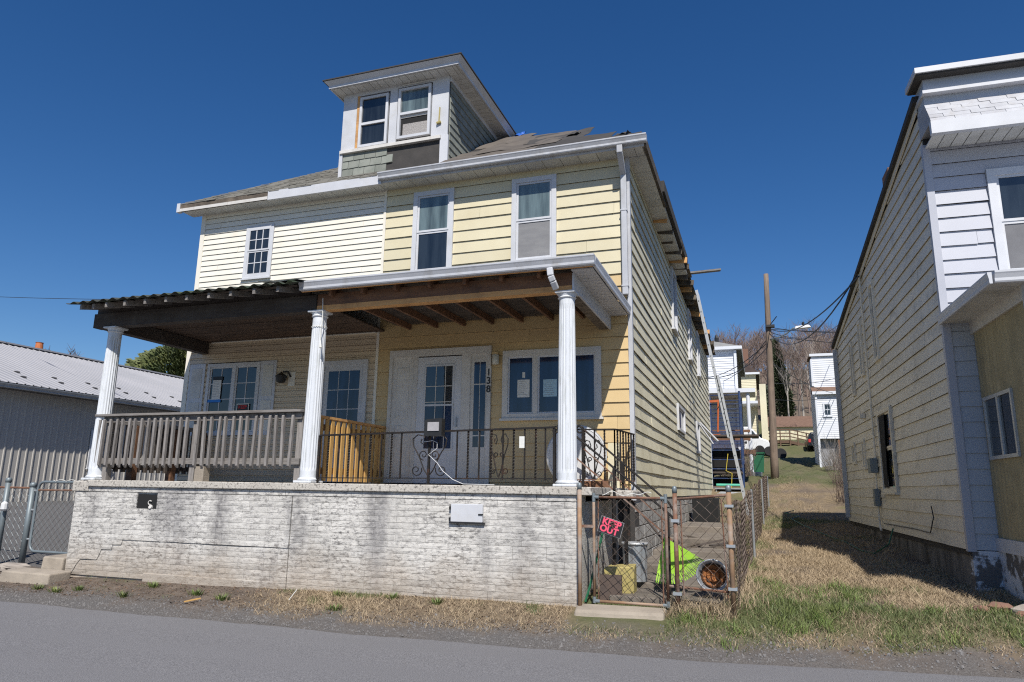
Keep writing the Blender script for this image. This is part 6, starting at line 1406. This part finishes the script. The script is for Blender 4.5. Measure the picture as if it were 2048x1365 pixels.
q = MB(); q.box(3.80, 3.98, 59.93, 59.99, cz + 0.6, cz + 0.85); q.build('tail_light', 'red', dc)
for x in (3.85, 5.35):
    for y in (60.9, 63.5): q = MB(); q.lathe([(0.2, -0.1), (0.33, -0.1), (0.33, 0.1), (0.2, 0.1)], (x, y, cz + 0.33), 16, (Vector((0, 1, 0)), Vector((0, 0, 1)), Vector((1, 0, 0)))); q.build('wheel', 'rubber', dc)

# ------------------------------------------------------------------ ladder, scaffold
ld = thing('extension_ladder', (-0.32, 19.7, 0.9), 'long aluminium extension ladder leaning on the torn eave', 'ladder')
L0 = Vector((-0.32, 19.7, 0.92)); L1 = Vector((-1.33, 19.7, 7.02)); wdir = Vector((0, 1, 0)) * 0.21
for sec, (f0, f1, off) in enumerate(((0.0, 0.60, 0.0), (0.33, 1.0, -0.055))):
    a, b2 = L0 + (L1 - L0) * f0, L0 + (L1 - L0) * f1; nn = Vector((0.985, 0, 0.163)) * off
    for s_ in (-1, 1): q = MB(); q.bar(a + wdir * s_ + nn, b2 + wdir * s_ + nn, 0.028, 0.075, (1, 0, 0)); q.build('stile', 'steel', ld)
    n = int((b2 - a).length / 0.305)
    for i in range(1, n): p = a + (b2 - a) * (i / n) + nn; q = MB(); q.tube([p - wdir * 1.12, p + wdir * 1.12], 0.017, 6); q.build('rung', 'galv_dark', ld)
sc_ = thing('scaffold_tower', (-1.2, 29.5, 1.5), 'blue scaffold tower with orange braces and planks at the rear corner of the duplex', 'scaffold')
SX0, SX1, SY0, SY1 = -1.80, -0.58, 28.8, 30.6; zg = 1.3
for x in (SX0, SX1):
    for y in (SY0, SY1): q = MB(); q.tube([(x, y, zg), (x, y, 5.40)], 0.045, 8); q.build('upright', 'scaf_blue', sc_)
for y in (SY0, SY1):
    for z in np.arange(1.65, 5.3, 0.36): q = MB(); q.tube([(SX0, y, z), (SX1, y, z)], 0.020, 6); q.build('rung', 'scaf_blue', sc_)
for z in (5.0, 3.65): q = MB(); q.bar((SX0 - 0.05, SY0 - 0.06, z), (SX0 + 0.45, SY0 - 0.06, z + 0.02), 0.05, 0.09); q.build('brace', 'scaf_orange', sc_)
q = MB(); q.tube([(SX0 + 0.42, SY0 - 0.06, 5.0), (SX0 + 0.36, SY0 - 0.06, 3.8)], 0.035, 6); q.build('brace', 'scaf_orange', sc_)
q = MB(); q.tube([(SX0, SY0 - 0.06, 3.7), (SX0, SY0 - 0.06, 3.2)], 0.055, 6); q.build('brace', 'scaf_orange', sc_)
for z, x1 in ((3.62, SX1 + 0.65), (2.2, SX1)): q = MB(); q.box(SX0 - 0.1, x1, SY0 - 0.1, SY0 + 0.9, z, z + 0.07); q.build('plank', 'wood_dark', sc_)
q = MB(); q.tube([(-1.1, SY0 - 0.12, 2.95), (-1.2, SY0 - 0.14, 2.3), (-0.98, SY0 - 0.2, 2.2), (-1.02, SY0 - 0.2, 1.7), (-1.1, SY0 - 0.2, 1.3)], 0.014, 5); single(q, 'yellow_rope', 'yellow', 'yellow rope dangling from the blue scaffold', 'rope')
for i, (x, y, z0, z1, wx, wy, m_, lb) in enumerate(((-1.2, 29.8, 1.3, 2.1, 1.0, 0.9, 'black_matte', 'black tarpaulin covered pile under the scaffold'), (-1.2, 29.8, 2.30, 3.2, 1.05, 0.9, 'black_matte', 'black covered load on the lower scaffold planks'))):
    q = MB(); q.box(x - wx / 2, x + wx / 2, y - wy / 2, y + wy / 2, z0, z1); single(q, 'covered_pile', m_, lb, 'pile', bevel=0.08)
q = MB(); q.box(-1.55, -0.65, 27.9, 28.3, 1.72, 1.80); single(q, 'teal_sheet', 'teal', 'teal plastic sheet folded on a metal rack by the scaffold', 'sheet', bevel=0.02)
q = MB(); q.box(-1.6, -0.6, 27.85, 28.35, 1.60, 1.64)
for x in (-1.55, -0.65): q.box(x - 0.02, x + 0.02, 27.9, 27.94, 1.2, 1.60)
single(q, 'metal_rack', 'galv', 'low metal rack holding the teal sheet', 'rack')
q = MB()
for i in range(5): q.tube([(-1.6 + 0.05 * i, 27.3 + i * 0.1, 1.36 + 0.03 * i), (-0.3, 27.4 + i * 0.1, 1.38 + 0.02 * i)], 0.03, 6)
single(q, 'pipe_bundle', 'galv', 'bundle of steel pipes on the ground by the scaffold', 'pipes')
z = ground_z(-0.2, 33.0); q = MB(); q.lathe([(0.28, 0), (0.30, 0.16), (0.24, 0.18)], (-0.15, 33.0, z), 20); single(q, 'metal_tub', 'galv', 'low shiny metal tub in the yard before the far porch', 'tub')

# ------------------------------------------------------------------ utility pole, lamp, wires
pole = thing('utility_pole', (0.62, 31, 2.1), 'tall bare wooden utility pole with a street lamp arm in the alley', 'utility pole')
P0, P1 = Vector((0.60, 31, 1.8)), Vector((0.74, 31, 10.75))
q = MB(); q.tube([P0 + (P1 - P0) * f for f in np.linspace(0, 1, 9)], [0.165 - 0.065 * f for f in np.linspace(0, 1, 9)], 14); q.build('shaft', 'pole_wood', pole, smooth=True)
q = MB(); q.tube([(0.74, 30.9, 7.85), (1.1, 30.7, 7.86), (1.4, 30.6, 8.0), (1.65, 30.5, 8.18), (1.8, 30.5, 8.2)], 0.03, 6); q.build('lamp_arm', 'galv_dark', pole)
q = MB(); q.hexa([(1.70, 30.4, 8.12), (2.35, 30.4, 8.17), (2.35, 30.6, 8.17), (1.70, 30.62, 8.12), (1.74, 30.42, 8.25), (2.25, 30.43, 8.29), (2.25, 30.57, 8.29), (1.74, 30.6, 8.25)]); q.build('street_lamp', 'white_plain', pole, bevel=0.03)
q = MB(); q.lathe([(0.05, 0), (0.05, 0.12), (0.02, 0.16)], (2.05, 30.5, 8.27), 8); q.build('photocell', 'black', pole)
q = MB(); q.box(0.62, 0.95, 30.75, 31.0, 8.35, 8.45); q.tube([(0.74, 30.8, 8.4), (1.05, 30.6, 8.75)], 0.02, 5); q.build('bracket', 'black', pole)
def wire(a, b2, sag, r, label, n=18, group='overhead wires'):
    a, b2 = Vector(a), Vector(b2); mb = MB()
    mb.tube([a + (b2 - a) * f - Vector((0, 0, sag * 4 * f * (1 - f))) for f in np.linspace(0, 1, n)], r, 4, caps=False)
    single(mb, 'overhead_wire', 'black', label, 'wire', group, base=tuple(a))

WLS = ['sagging service wire from the utility pole to the right white house wall', 'tighter service wire from the pole to the same wall mast of the right white house', 'thin wire from the pole to the eave of the hip roofed white house', 'sagging wire from the pole across the front of the hip roofed white house', 'low wire from the pole to the rear corner of the duplex', 'wire from the pole to the roof corner of the tall white house', 'upper wire from the pole crossing the tall white house front', 'wire running from the pole toward the shed on the hill', 'low wire from the pole to the pent roof of the tall white house', 'lowest wire from the pole to the tall white house downspout', 'upper of two wires leaving the pole toward the bare trees', 'lower of two wires leaving the pole toward the bare trees']
hy = lambda y, z: (2.33 - math.sin(R(1.9)) * y - 0.08, 10 + y, z)
for a, b2, s_ in (((0.72, 30.9, 8.1), hy(4.98, 5.85), 0.9), ((0.76, 30.9, 8.3), hy(4.9, 5.75), 0.5), ((0.70, 31, 8.0), (-1.5, 38, 7.2), 0.3), ((0.70, 31, 7.8), (-4.0, 37.5, 7.6), 0.8), ((0.68, 31, 7.6), (-1.75, 26.5, 5.6), 0.4), ((0.70, 31, 8.2), (5.2, 45, 11.6), 0.6), ((0.70, 31, 8.4), (9.5, 45, 11.8), 0.6), ((0.7, 31, 6.9), (8.0, 60, 9.5), 0.8), ((0.7, 31, 6.0), (4.9, 45, 8.3), 0.2), ((0.7, 31, 5.3), (4.9, 45, 7.2), 0.15), ((0.7, 31, 8.3), (30, 50, 13), 1.0), ((0.7, 31, 8.0), (30, 52, 12.6), 1.4)):
    wire(a, b2, s_, 0.016, WLS.pop(0), group='wires from the utility pole')
WL2 = 'thin overhead wire crossing the sky beside the porch roof'
wire((-40, 24, 7.0), (-11.0, 31, 6.1), 0.2, 0.02, 'dark overhead wire crossing the sky above the metal barn')
wire((-34, 18, 9.2), (-10.2, 13, 5.7), 0.15, 0.010, 'faint wire running to the corner of the left porch roof')
# small rusty fence and shrubs right of the alley end
t_ = thing('rusty_fence', (3.0, 28, 1.4), 'rusty wire fence with dry brush at the back of the white house', 'fence')
Ff = Fr((2.6, 20.0, 0), Vector((0.06, 0.998, 0)), Vector((-0.998, 0.06, 0)))
chain(Ff, 0.0, 14.0, lambda u: ground_z(2.6 + 0.06 * u, 20 + u) + 0.02, lambda u: ground_z(2.6 + 0.06 * u, 20 + u) + 1.1, 0, s=0.075, r=0.003).build('wire_mesh', 'wire_rust', t_, kind='stuff')
for u in np.arange(0, 14.1, 2.8): p = Ff.p(u, 0, 0); z = ground_z(p.x, p.y); q = MB(); q.tube([(p.x, p.y, z - .1), (p.x, p.y, z + 1.2)], 0.035, 8); q.build('post', 'rust', t_)
# ------------------------------------------------------------------ vegetation
def branchy(seed, H, spread=0.5, levels=4, r0=0.16, n0=5, trunk_f=0.45, up_=0.35, rmin=0.010):
    """bare tree: trunk mesh and twig mesh"""
    g = random.Random(seed); tr = MB(); tw = MB()
    def grow(p, d, L, r, lev):
        pts = [p]; rs = [r]; q = p.copy(); dd = d.copy(); k = 4 if lev < 2 else 3
        for i in range(k):
            dd = (dd + Vector((g.uniform(-1, 1), g.uniform(-1, 1), g.uniform(-0.3, 0.8))) * 0.13).normalized(); q = q + dd * (L / k); pts.append(q.copy()); rs.append(r * (1 - 0.72 * (i + 1) / k))
        (tr if lev < 2 else tw).tube(pts, rs, 6 if lev == 0 else (4 if lev == 1 else 3), caps=False)
        if lev >= levels: return
        nb = n0 + (1 if lev else 0)
        for i in range(nb):
            f = g.uniform(trunk_f if lev == 0 else 0.2, 1.0); idx = min(k - 1, int(f * k)); fr_ = f * k - idx
            bp = pts[idx] + (pts[idx + 1] - pts[idx]) * fr_
            a = g.uniform(0, 2 * math.pi); o_ = Vector((math.cos(a), math.sin(a), 0)); nd_ = (dd * 0.55 + o_ * spread + Vector((0, 0, up_)) * g.uniform(0.3, 1.0)).normalized()
            grow(bp, nd_, L * g.uniform(0.42, 0.66), max(rmin, rs[idx] * 0.55), lev + 1)
    grow(Vector((0, 0, 0)), Vector((0, 0, 1)), H * 0.62, r0, 0)
    return tr, tw
def place_tree(name, x, y, z, tr, tw, s, rzv, label, group, m1='bark', m2='twig'):
    t_ = thing(name, (x, y, z), label, 'tree', group)
    a = tr.build('trunk', m1, t_, local=True); b_ = tw.build('crown', m2, t_, local=True)
    for o in (a, b_): o.scale = (s, s, s); o.rotation_euler = (0, 0, rzv)
    return t_
T = [branchy(100 + i, 11.0, 0.55, 4, 0.17, 5) for i in range(4)]
for i, (x, y, s, lb) in enumerate(((7.2, 66.0, 1.0, 'large bare tree spreading above the tall white house roof'), (10.5, 72.0, 1.05, 'bare tree behind the roof line of the right white house'), (4.6, 86.0, 0.95, 'slender bare tree behind the cream shed'))):
    tr, tw = T[i]; place_tree('bare_tree', x, y, ground_z(x, y) - 0.2, tr, tw, s, i * 1.3, lb, 'bare trees up the hill')
for i, (x, y, s) in enumerate(((5.2, 88, 0.9), (6.6, 90, 0.95), (3.9, 92, 0.85))):
    tr, tw = branchy(300 + i, 12.0, 0.35, 3, 0.14, 5, 0.5); place_tree('birch_tree', x, y, ground_z(x, y) - 0.2, tr, tw, s, i, 'pale barked slender birch at the edge of the bare woods', 'birches at the woods edge', 'bark_pale', 'bark_pale')
# the wood on the hillside: one mass
def mass(name, spots, label, meshes, mat):
    vs, fs, off = [], [], 0
    arr = [(np.array(m_.v), m_.f) for m_ in meshes]
    V = []; F_ = []
    for (x, y, s, a, k) in spots:
        v, f = arr[k % len(arr)]; c, s_ = math.cos(a), math.sin(a)
        w = np.empty_like(v); w[:, 0] = (v[:, 0] * c - v[:, 1] * s_) * s + x; w[:, 1] = (v[:, 0] * s_ + v[:, 1] * c) * s + y; w[:, 2] = v[:, 2] * s + ground_z(x, y) - 0.3
        V.append(w); F_.append(np.array([ff for ff in f if len(ff) == 4]) + off); off += len(v)
    V = np.concatenate(V); F_ = np.concatenate(F_)
    me = bpy.data.meshes.new(name); me.vertices.add(len(V)); me.vertices.foreach_set('co', V.ravel()); me.loops.add(len(F_) * 4); me.loops.foreach_set('vertex_index', F_.ravel().astype(np.int32))
    me.polygons.add(len(F_)); me.polygons.foreach_set('loop_start', np.arange(0, len(F_) * 4, 4, dtype=np.int32)); me.polygons.foreach_set('loop_total', np.full(len(F_), 4, dtype=np.int32)); me.update(); me.validate()
    me.materials.append(M[mat]); o = bpy.data.objects.new(name, me); COL.objects.link(o)
    o['label'] = label; o['category'] = 'trees'; o['kind'] = 'stuff'; return o
comb = []
for i in range(4):
    tr, tw = branchy(500 + i, 9.0, 0.5, 3, 0.13, 5, 0.35, rmin=0.026); mm = MB(); mm.v = list(tr.v); mm.f = list(tr.f); mm.add(tw.v, tw.f); comb.append(mm)
spots = []
for i in range(230):
    x = rnd.uniform(-8, 42); y = rnd.uniform(96, 190); spots.append((x, y, rnd.uniform(0.75, 1.25), rnd.uniform(0, 6), i))
mass('hillside_woods', spots, 'bare brown woods covering the hillside behind the shed', comb, 'twig')
spots = []
for i in range(60):
    a = rnd.uniform(0.1, 0.9); y = rnd.uniform(100, 170); x = -y * (0.95 + 0.65 * a); spots.append((x, y, rnd.uniform(0.6, 0.95), rnd.uniform(0, 6), i))
mass('distant_woods', spots, 'hazy bare woods on the horizon beyond the metal barn', comb, 'twig')
for i, (x, y, s) in enumerate(((-80.0, 60, 1.5), (-76.3, 60.5, 1.4))):
    tr, tw = branchy(800 + i, 9.0, 0.6, 4, 0.15, 5, rmin=0.022); place_tree('bare_tree', x, y, ground_z(x, y) - 0.2, tr, tw, s, i * 2.0, 'rounded bare tree showing above the barn roof by the chimney', 'bare trees behind the barn')
def conifer(seed, H, rad, mat, n, shape='cone', leaf=0.22):
    g = random.Random(seed); mb = MB()
    for i in range(n):
        f = g.random() ** 0.8; a = g.uniform(0, 2 * math.pi)
        if shape == 'cone': rr = rad * (1 - f) * (0.35 + 0.65 * g.random()) + 0.05; z = H * (0.08 + 0.92 * f)
        else:
            rr = rad * math.sqrt(max(0, 1 - (2 * f - 1) ** 2)) * (0.3 + 0.7 * g.random() ** 0.5); z = H * (0.12 + 0.86 * f)
        lump = 1 + 0.55 * noise.noise((math.cos(a) * 1.6 + seed, math.sin(a) * 1.6, z * 0.7)); rr *= lump
        p = Vector((rr * math.cos(a), rr * math.sin(a), z - rr * 0.12)); d = Vector((math.cos(a), math.sin(a), g.uniform(-0.3, 0.5))).normalized(); s = leaf * g.uniform(0.6, 1.3)
        sd = d.cross(Vector((g.uniform(-1, 1), g.uniform(-1, 1), g.uniform(0.2, 1)))).normalized() * s * 0.45
        mb.add([p - sd, p + sd, p + d * s + Vector((0, 0, s * 0.3)), p + d * s * 0.4 + Vector((0, 0, s * 0.6))], [(0, 1, 2), (0, 2, 3)])
    tr = MB(); tr.tube([(0, 0, 0), (0, 0, H * 0.9)], [0.16, 0.03], 7)
    return tr, mb
tr, cr = conifer(4, 9.0, 3.4, 'needles', 16000, 'round', 0.30)
place_tree('pine_tree', -42.6, 42.0, ground_z(-42.6, 42) - 0.2, tr, cr, 1.2, 0, 'broad yellow green pine behind the metal barn roof', None, 'bark', 'needles')
tr, cr = conifer(9, 10.5, 2.0, 'needles_dark', 7000, 'cone', 0.35)
place_tree('spruce_tree', 2.9, 95.0, ground_z(2.9, 95) - 0.2, tr, cr, 1.0, 0, 'dark narrow spruce in the bare woods behind the utility pole', None, 'bark', 'needles_dark')
# brush along the far fence and by the white house
for i, (x, y, h, lb) in enumerate(((3.0, 26.0, 1.3, 'tangled brown brush on the rusty fence by the white house'), (3.3, 29.5, 1.5, 'dry brown brush at the far end of the rusty fence'), (-0.9, 31.5, 1.5, 'tangled bare brush below the far porch'), (4.2, 43.5, 2.2, 'pale bare shrub before the tall white house'))):
    mb = MB(); g = random.Random(60 + i)
    for k in range(160):
        a = g.uniform(0, 6.28); r = g.uniform(0, 0.7); p = Vector((r * math.cos(a), r * 1.6 * math.sin(a), 0)); d = Vector((g.uniform(-.5, .5), g.uniform(-.5, .5), 1)).normalized(); L = h * g.uniform(0.5, 1.05)
        mb.tube([p, p + d * L * 0.5 + Vector((g.uniform(-.1, .1), g.uniform(-.1, .1), 0)), p + d * L + Vector((g.uniform(-.3, .3), g.uniform(-.3, .3), 0))], [0.010, 0.007, 0.003], 3, caps=False)
    mb.v = [(v[0] + x, v[1] + y, v[2] + ground_z(x, y)) for v in mb.v]
    single(mb, 'bare_shrub', 'twig' if i < 3 else 'bark_pale', lb, 'shrub')
# grass: blades as two masses, by the zone weights
def blades(name, pts, hmin, hmax, width, mat, label, lean=0.6, seed=1):
    rs = np.random.RandomState(seed); n = len(pts); P_ = np.array(pts, dtype=np.float64)
    a = rs.uniform(0, 2 * np.pi, n); h = rs.uniform(hmin, hmax, n) * P_[:, 3]; ln = rs.uniform(0.1, lean, n) * h * 1.6; b_ = rs.uniform(0, 2 * np.pi, n); w = width * rs.uniform(0.6, 1.4, n)
    V = np.empty((n, 5, 3)); base = P_[:, :3]; sx_ = np.stack([np.cos(a) * w, np.sin(a) * w, np.zeros(n)], 1); mid = np.stack([np.cos(b_) * ln * 0.35, np.sin(b_) * ln * 0.35, h * 0.6], 1); tip = np.stack([np.cos(b_) * ln, np.sin(b_) * ln, h], 1)
    V[:, 0] = base - sx_; V[:, 1] = base + sx_; V[:, 2] = base + mid + sx_ * 0.7; V[:, 3] = base + mid - sx_ * 0.7; V[:, 4] = base + tip
    idx = np.arange(n)[:, None] * 5; quads = idx + np.array([[0, 1, 2, 3]]); tris = idx + np.array([[3, 2, 4]])
    loops = np.concatenate([quads.ravel(), tris.ravel()]).astype(np.int32); starts = np.concatenate([np.arange(n) * 4, n * 4 + np.arange(n) * 3]).astype(np.int32); tot = np.concatenate([np.full(n, 4), np.full(n, 3)]).astype(np.int32)
    me = bpy.data.meshes.new(name); me.vertices.add(n * 5); me.vertices.foreach_set('co', V.ravel()); me.loops.add(len(loops)); me.loops.foreach_set('vertex_index', loops); me.polygons.add(2 * n); me.polygons.foreach_set('loop_start', starts); me.polygons.foreach_set('loop_total', tot); me.update()
    me.materials.append(M[mat]); o = bpy.data.objects.new(name, me); COL.objects.link(o); o['label'] = label; o['category'] = 'grass'; o['kind'] = 'stuff'; return o
gp, dp = [], []
def scatter(x0, x1, y0, y1, n, hs=1.0):
    for _ in range(n):
        x = rnd.uniform(x0, x1); y = rnd.uniform(y0, y1)
        if x < -1.93 and y > 7.97: continue
        if -2.0 < x < -0.98 and 7.45 < y < 8.05: continue
        if x < -0.35 and y > 8.1: continue
        if x > 2.33 - 0.033 * (y - 10) and y > 10: continue
        if x > 2.6 and y > 8.25: continue
        s, g_, gr = zone(x, y); z = ground_z(x, y)
        if gr > 0.5: continue
        q = rnd.random()
        if q < g_: gp.append((x, y, z - 0.004, hs * (0.7 + 0.6 * rnd.random())))
        elif q < g_ + s * 0.75: dp.append((x, y, z - 0.004, hs * (0.6 + 0.7 * rnd.random())))
scatter(-6.5, 5.0, 6.9, 8.1, 60000, 0.8)
scatter(-0.35, 2.7, 8.0, 12.0, 60000, 0.95)
scatter(-0.3, 2.6, 12.0, 20.0, 42000, 1.0)
scatter(-0.1, 3.0, 20.0, 32.0, 22000, 1.25)
scatter(-10.5, -6.0, 7.0, 8.0, 9000, 0.6)
blades('green_grass', gp, 0.03, 0.085, 0.0028, 'blade_green', 'short green grass on the verge and alley', 0.7, 3)
blades('dry_grass', dp, 0.025, 0.075, 0.0026, 'blade_dry', 'matted straw coloured grass on the verge and alley', 1.5, 4)
tall = [(x, y, ground_z(x, y), rnd.uniform(0.7, 1.3)) for x, y in [(-0.3 + rnd.gauss(0, 0.10) + 0.03 * k, 8.05 + rnd.random() * 2.5) for k in range(5) for _ in range(160)]] + [(x, y, ground_z(x, y), rnd.uniform(0.7, 1.2)) for x, y in [(rnd.uniform(-1.0, -0.3), rnd.uniform(7.86, 8.12)) for _ in range(700)]]
blades('fence_straw', tall, 0.08, 0.20, 0.003, 'blade_dry', 'longer dry straw grown through the foot of the wire fence', 0.8, 9)
cl = []
for i in range(230):
    x = rnd.uniform(-1.0, 4.0); y = rnd.uniform(7.3, 11.0) if rnd.random() < 0.75 else rnd.uniform(11, 19)
    if x < -0.35 and y > 8.0: continue
    if x > 2.2 - 0.033 * (y - 10) and y > 8.2: continue
    if zone(x, y)[1] < 0.25: continue
    for _ in range(rnd.randint(25, 60)):
        px_, py_ = x + rnd.gauss(0, 0.05), y + rnd.gauss(0, 0.05); cl.append((px_, py_, ground_z(px_, py_) - 0.004, rnd.uniform(0.8, 1.3)))
blades('grass_clumps', cl, 0.06, 0.13, 0.0032, 'weed', 'taller green grass clumps scattered over the verge and alley', 0.9, 21)
# weed tufts in the bare verge
for i, (x, y) in enumerate(((-9.35, 7.35), (-8.95, 7.30), (-8.70, 7.44), (-7.75, 7.28), (-7.75, 7.75), (-6.85, 7.55), (-6.35, 7.45), (-9.62, 7.85), (-4.95, 7.85), (-4.2, 7.85), (-3.6, 7.8), (-4.7, 7.4))):
    mb = MB(); g = random.Random(900 + i); z = ground_z(x, y)
    for k in range(70):
        a = g.uniform(0, 6.28); r = min(0.06, abs(g.gauss(0, 0.035))); p = Vector((x + r * math.cos(a) * 1.5, y + r * math.sin(a), z - 0.005)); h = g.uniform(0.03, 0.09); d = Vector((math.cos(a) * 0.7, math.sin(a) * 0.7, 1)) * h; s = Vector((-math.sin(a), math.cos(a), 0)) * 0.005
        mb.add([p - s, p + s, p + d * 0.6 + s * 1.2, p + d], [(0, 1, 2), (0, 2, 3)])
    mb.lathe([(0.03, z - 0.01), (0.012, z + 0.008)], (x, y, 0), 7); single(mb, 'weed_tuft', 'weed', 'green weed tuft in the bare soil at the foot of the block wall', 'weed', 'weed tufts along the block wall')
# gravel crumbs along the road edge and litter
V, F_ = [], []
mb = MB()
for i in range(5200):
    x = rnd.uniform(-11.5, 4.2); e = road_edge(x); y = e + abs(rnd.gauss(0, 0.28)) - 0.06
    if y > 7.9: continue
    s = rnd.uniform(0.004, 0.013) * (1.6 if rnd.random() < 0.06 else 1); z = ground_z(x, y) + s * 0.4; a = rnd.uniform(0, 6.28)
    c, s2 = math.cos(a) * s, math.sin(a) * s
    mb.add([(x + c, y + s2, z - s * .5), (x - s2, y + c, z - s * .5), (x - c, y - s2, z - s * .5), (x + s2, y - c, z - s * .5), (x + c * .5, y + s2 * .5, z + s * .5), (x - c * .5, y - s2 * .5, z + s * .6)], [(0, 1, 4), (1, 5, 4), (1, 2, 5), (2, 3, 5), (3, 0, 4), (3, 4, 5)])
gvl = mb.build('gravel', 'pebble'); gvl['label'] = 'loose grey gravel along the asphalt edge'; gvl['category'] = 'gravel'; gvl['kind'] = 'stuff'
mb = MB()
for i in range(5200):
    x = rnd.uniform(-10.5, 4.0); y = rnd.uniform(7.2, 7.97) if x < -1.9 else rnd.uniform(7.5, 10.5)
    if x > -2.05 and (x < -0.3 or x > 2.1): continue
    z = ground_z(x, y) + 0.004; a = rnd.uniform(0, 6.28); L = rnd.uniform(0.01, 0.035); w_ = rnd.uniform(0.003, 0.012)
    d = Vector((math.cos(a), math.sin(a), rnd.uniform(-.2, .5))) * L; s = Vector((-math.sin(a), math.cos(a), rnd.uniform(-.3, .3))) * w_; p = Vector((x, y, z))
    mb.add([p - s, p + s, p + d + s * 0.4, p + d - s * 0.4], [(0, 1, 2, 3)])
lt = mb.build('leaf_litter', 'leaf_brown'); lt['label'] = 'dead leaf and straw litter on the soil below the block wall'; lt['category'] = 'litter'; lt['kind'] = 'stuff'
q = MB(); q.bar((-6.70, 7.2, 0.09), (-6.60, 7.36, 0.115), 0.025, 0.012); single(q, 'wood_splinter', 'wood_yellow', 'yellow wood splinter lying on the gravel edge', 'splinter')
q = MB(); q.bar((-5.45, 7.55, 0.14), (-5.38, 7.6, 0.26), 0.02, 0.006); single(q, 'white_scrap', 'paper', 'white plastic scrap standing in the dry grass by the wall', 'scrap')
q = MB(); q.bar((-8.05, 7.32, 0.06), (-7.8, 7.36, 0.07), 0.06, 0.012); single(q, 'grey_shard', 'stone', 'pale grey shard lying in the soil among the weeds', 'shard')
q = MB(); q.tube([(1.62, 9.1, 0.36), (1.56, 9.16, 0.47), (1.47, 9.2, 0.58)], [0.006, 0.005, 0.002], 5); single(q, 'dry_stalk', 'blade_dry', 'single dry weed stalk at the shadow edge by the white house', 'plant')
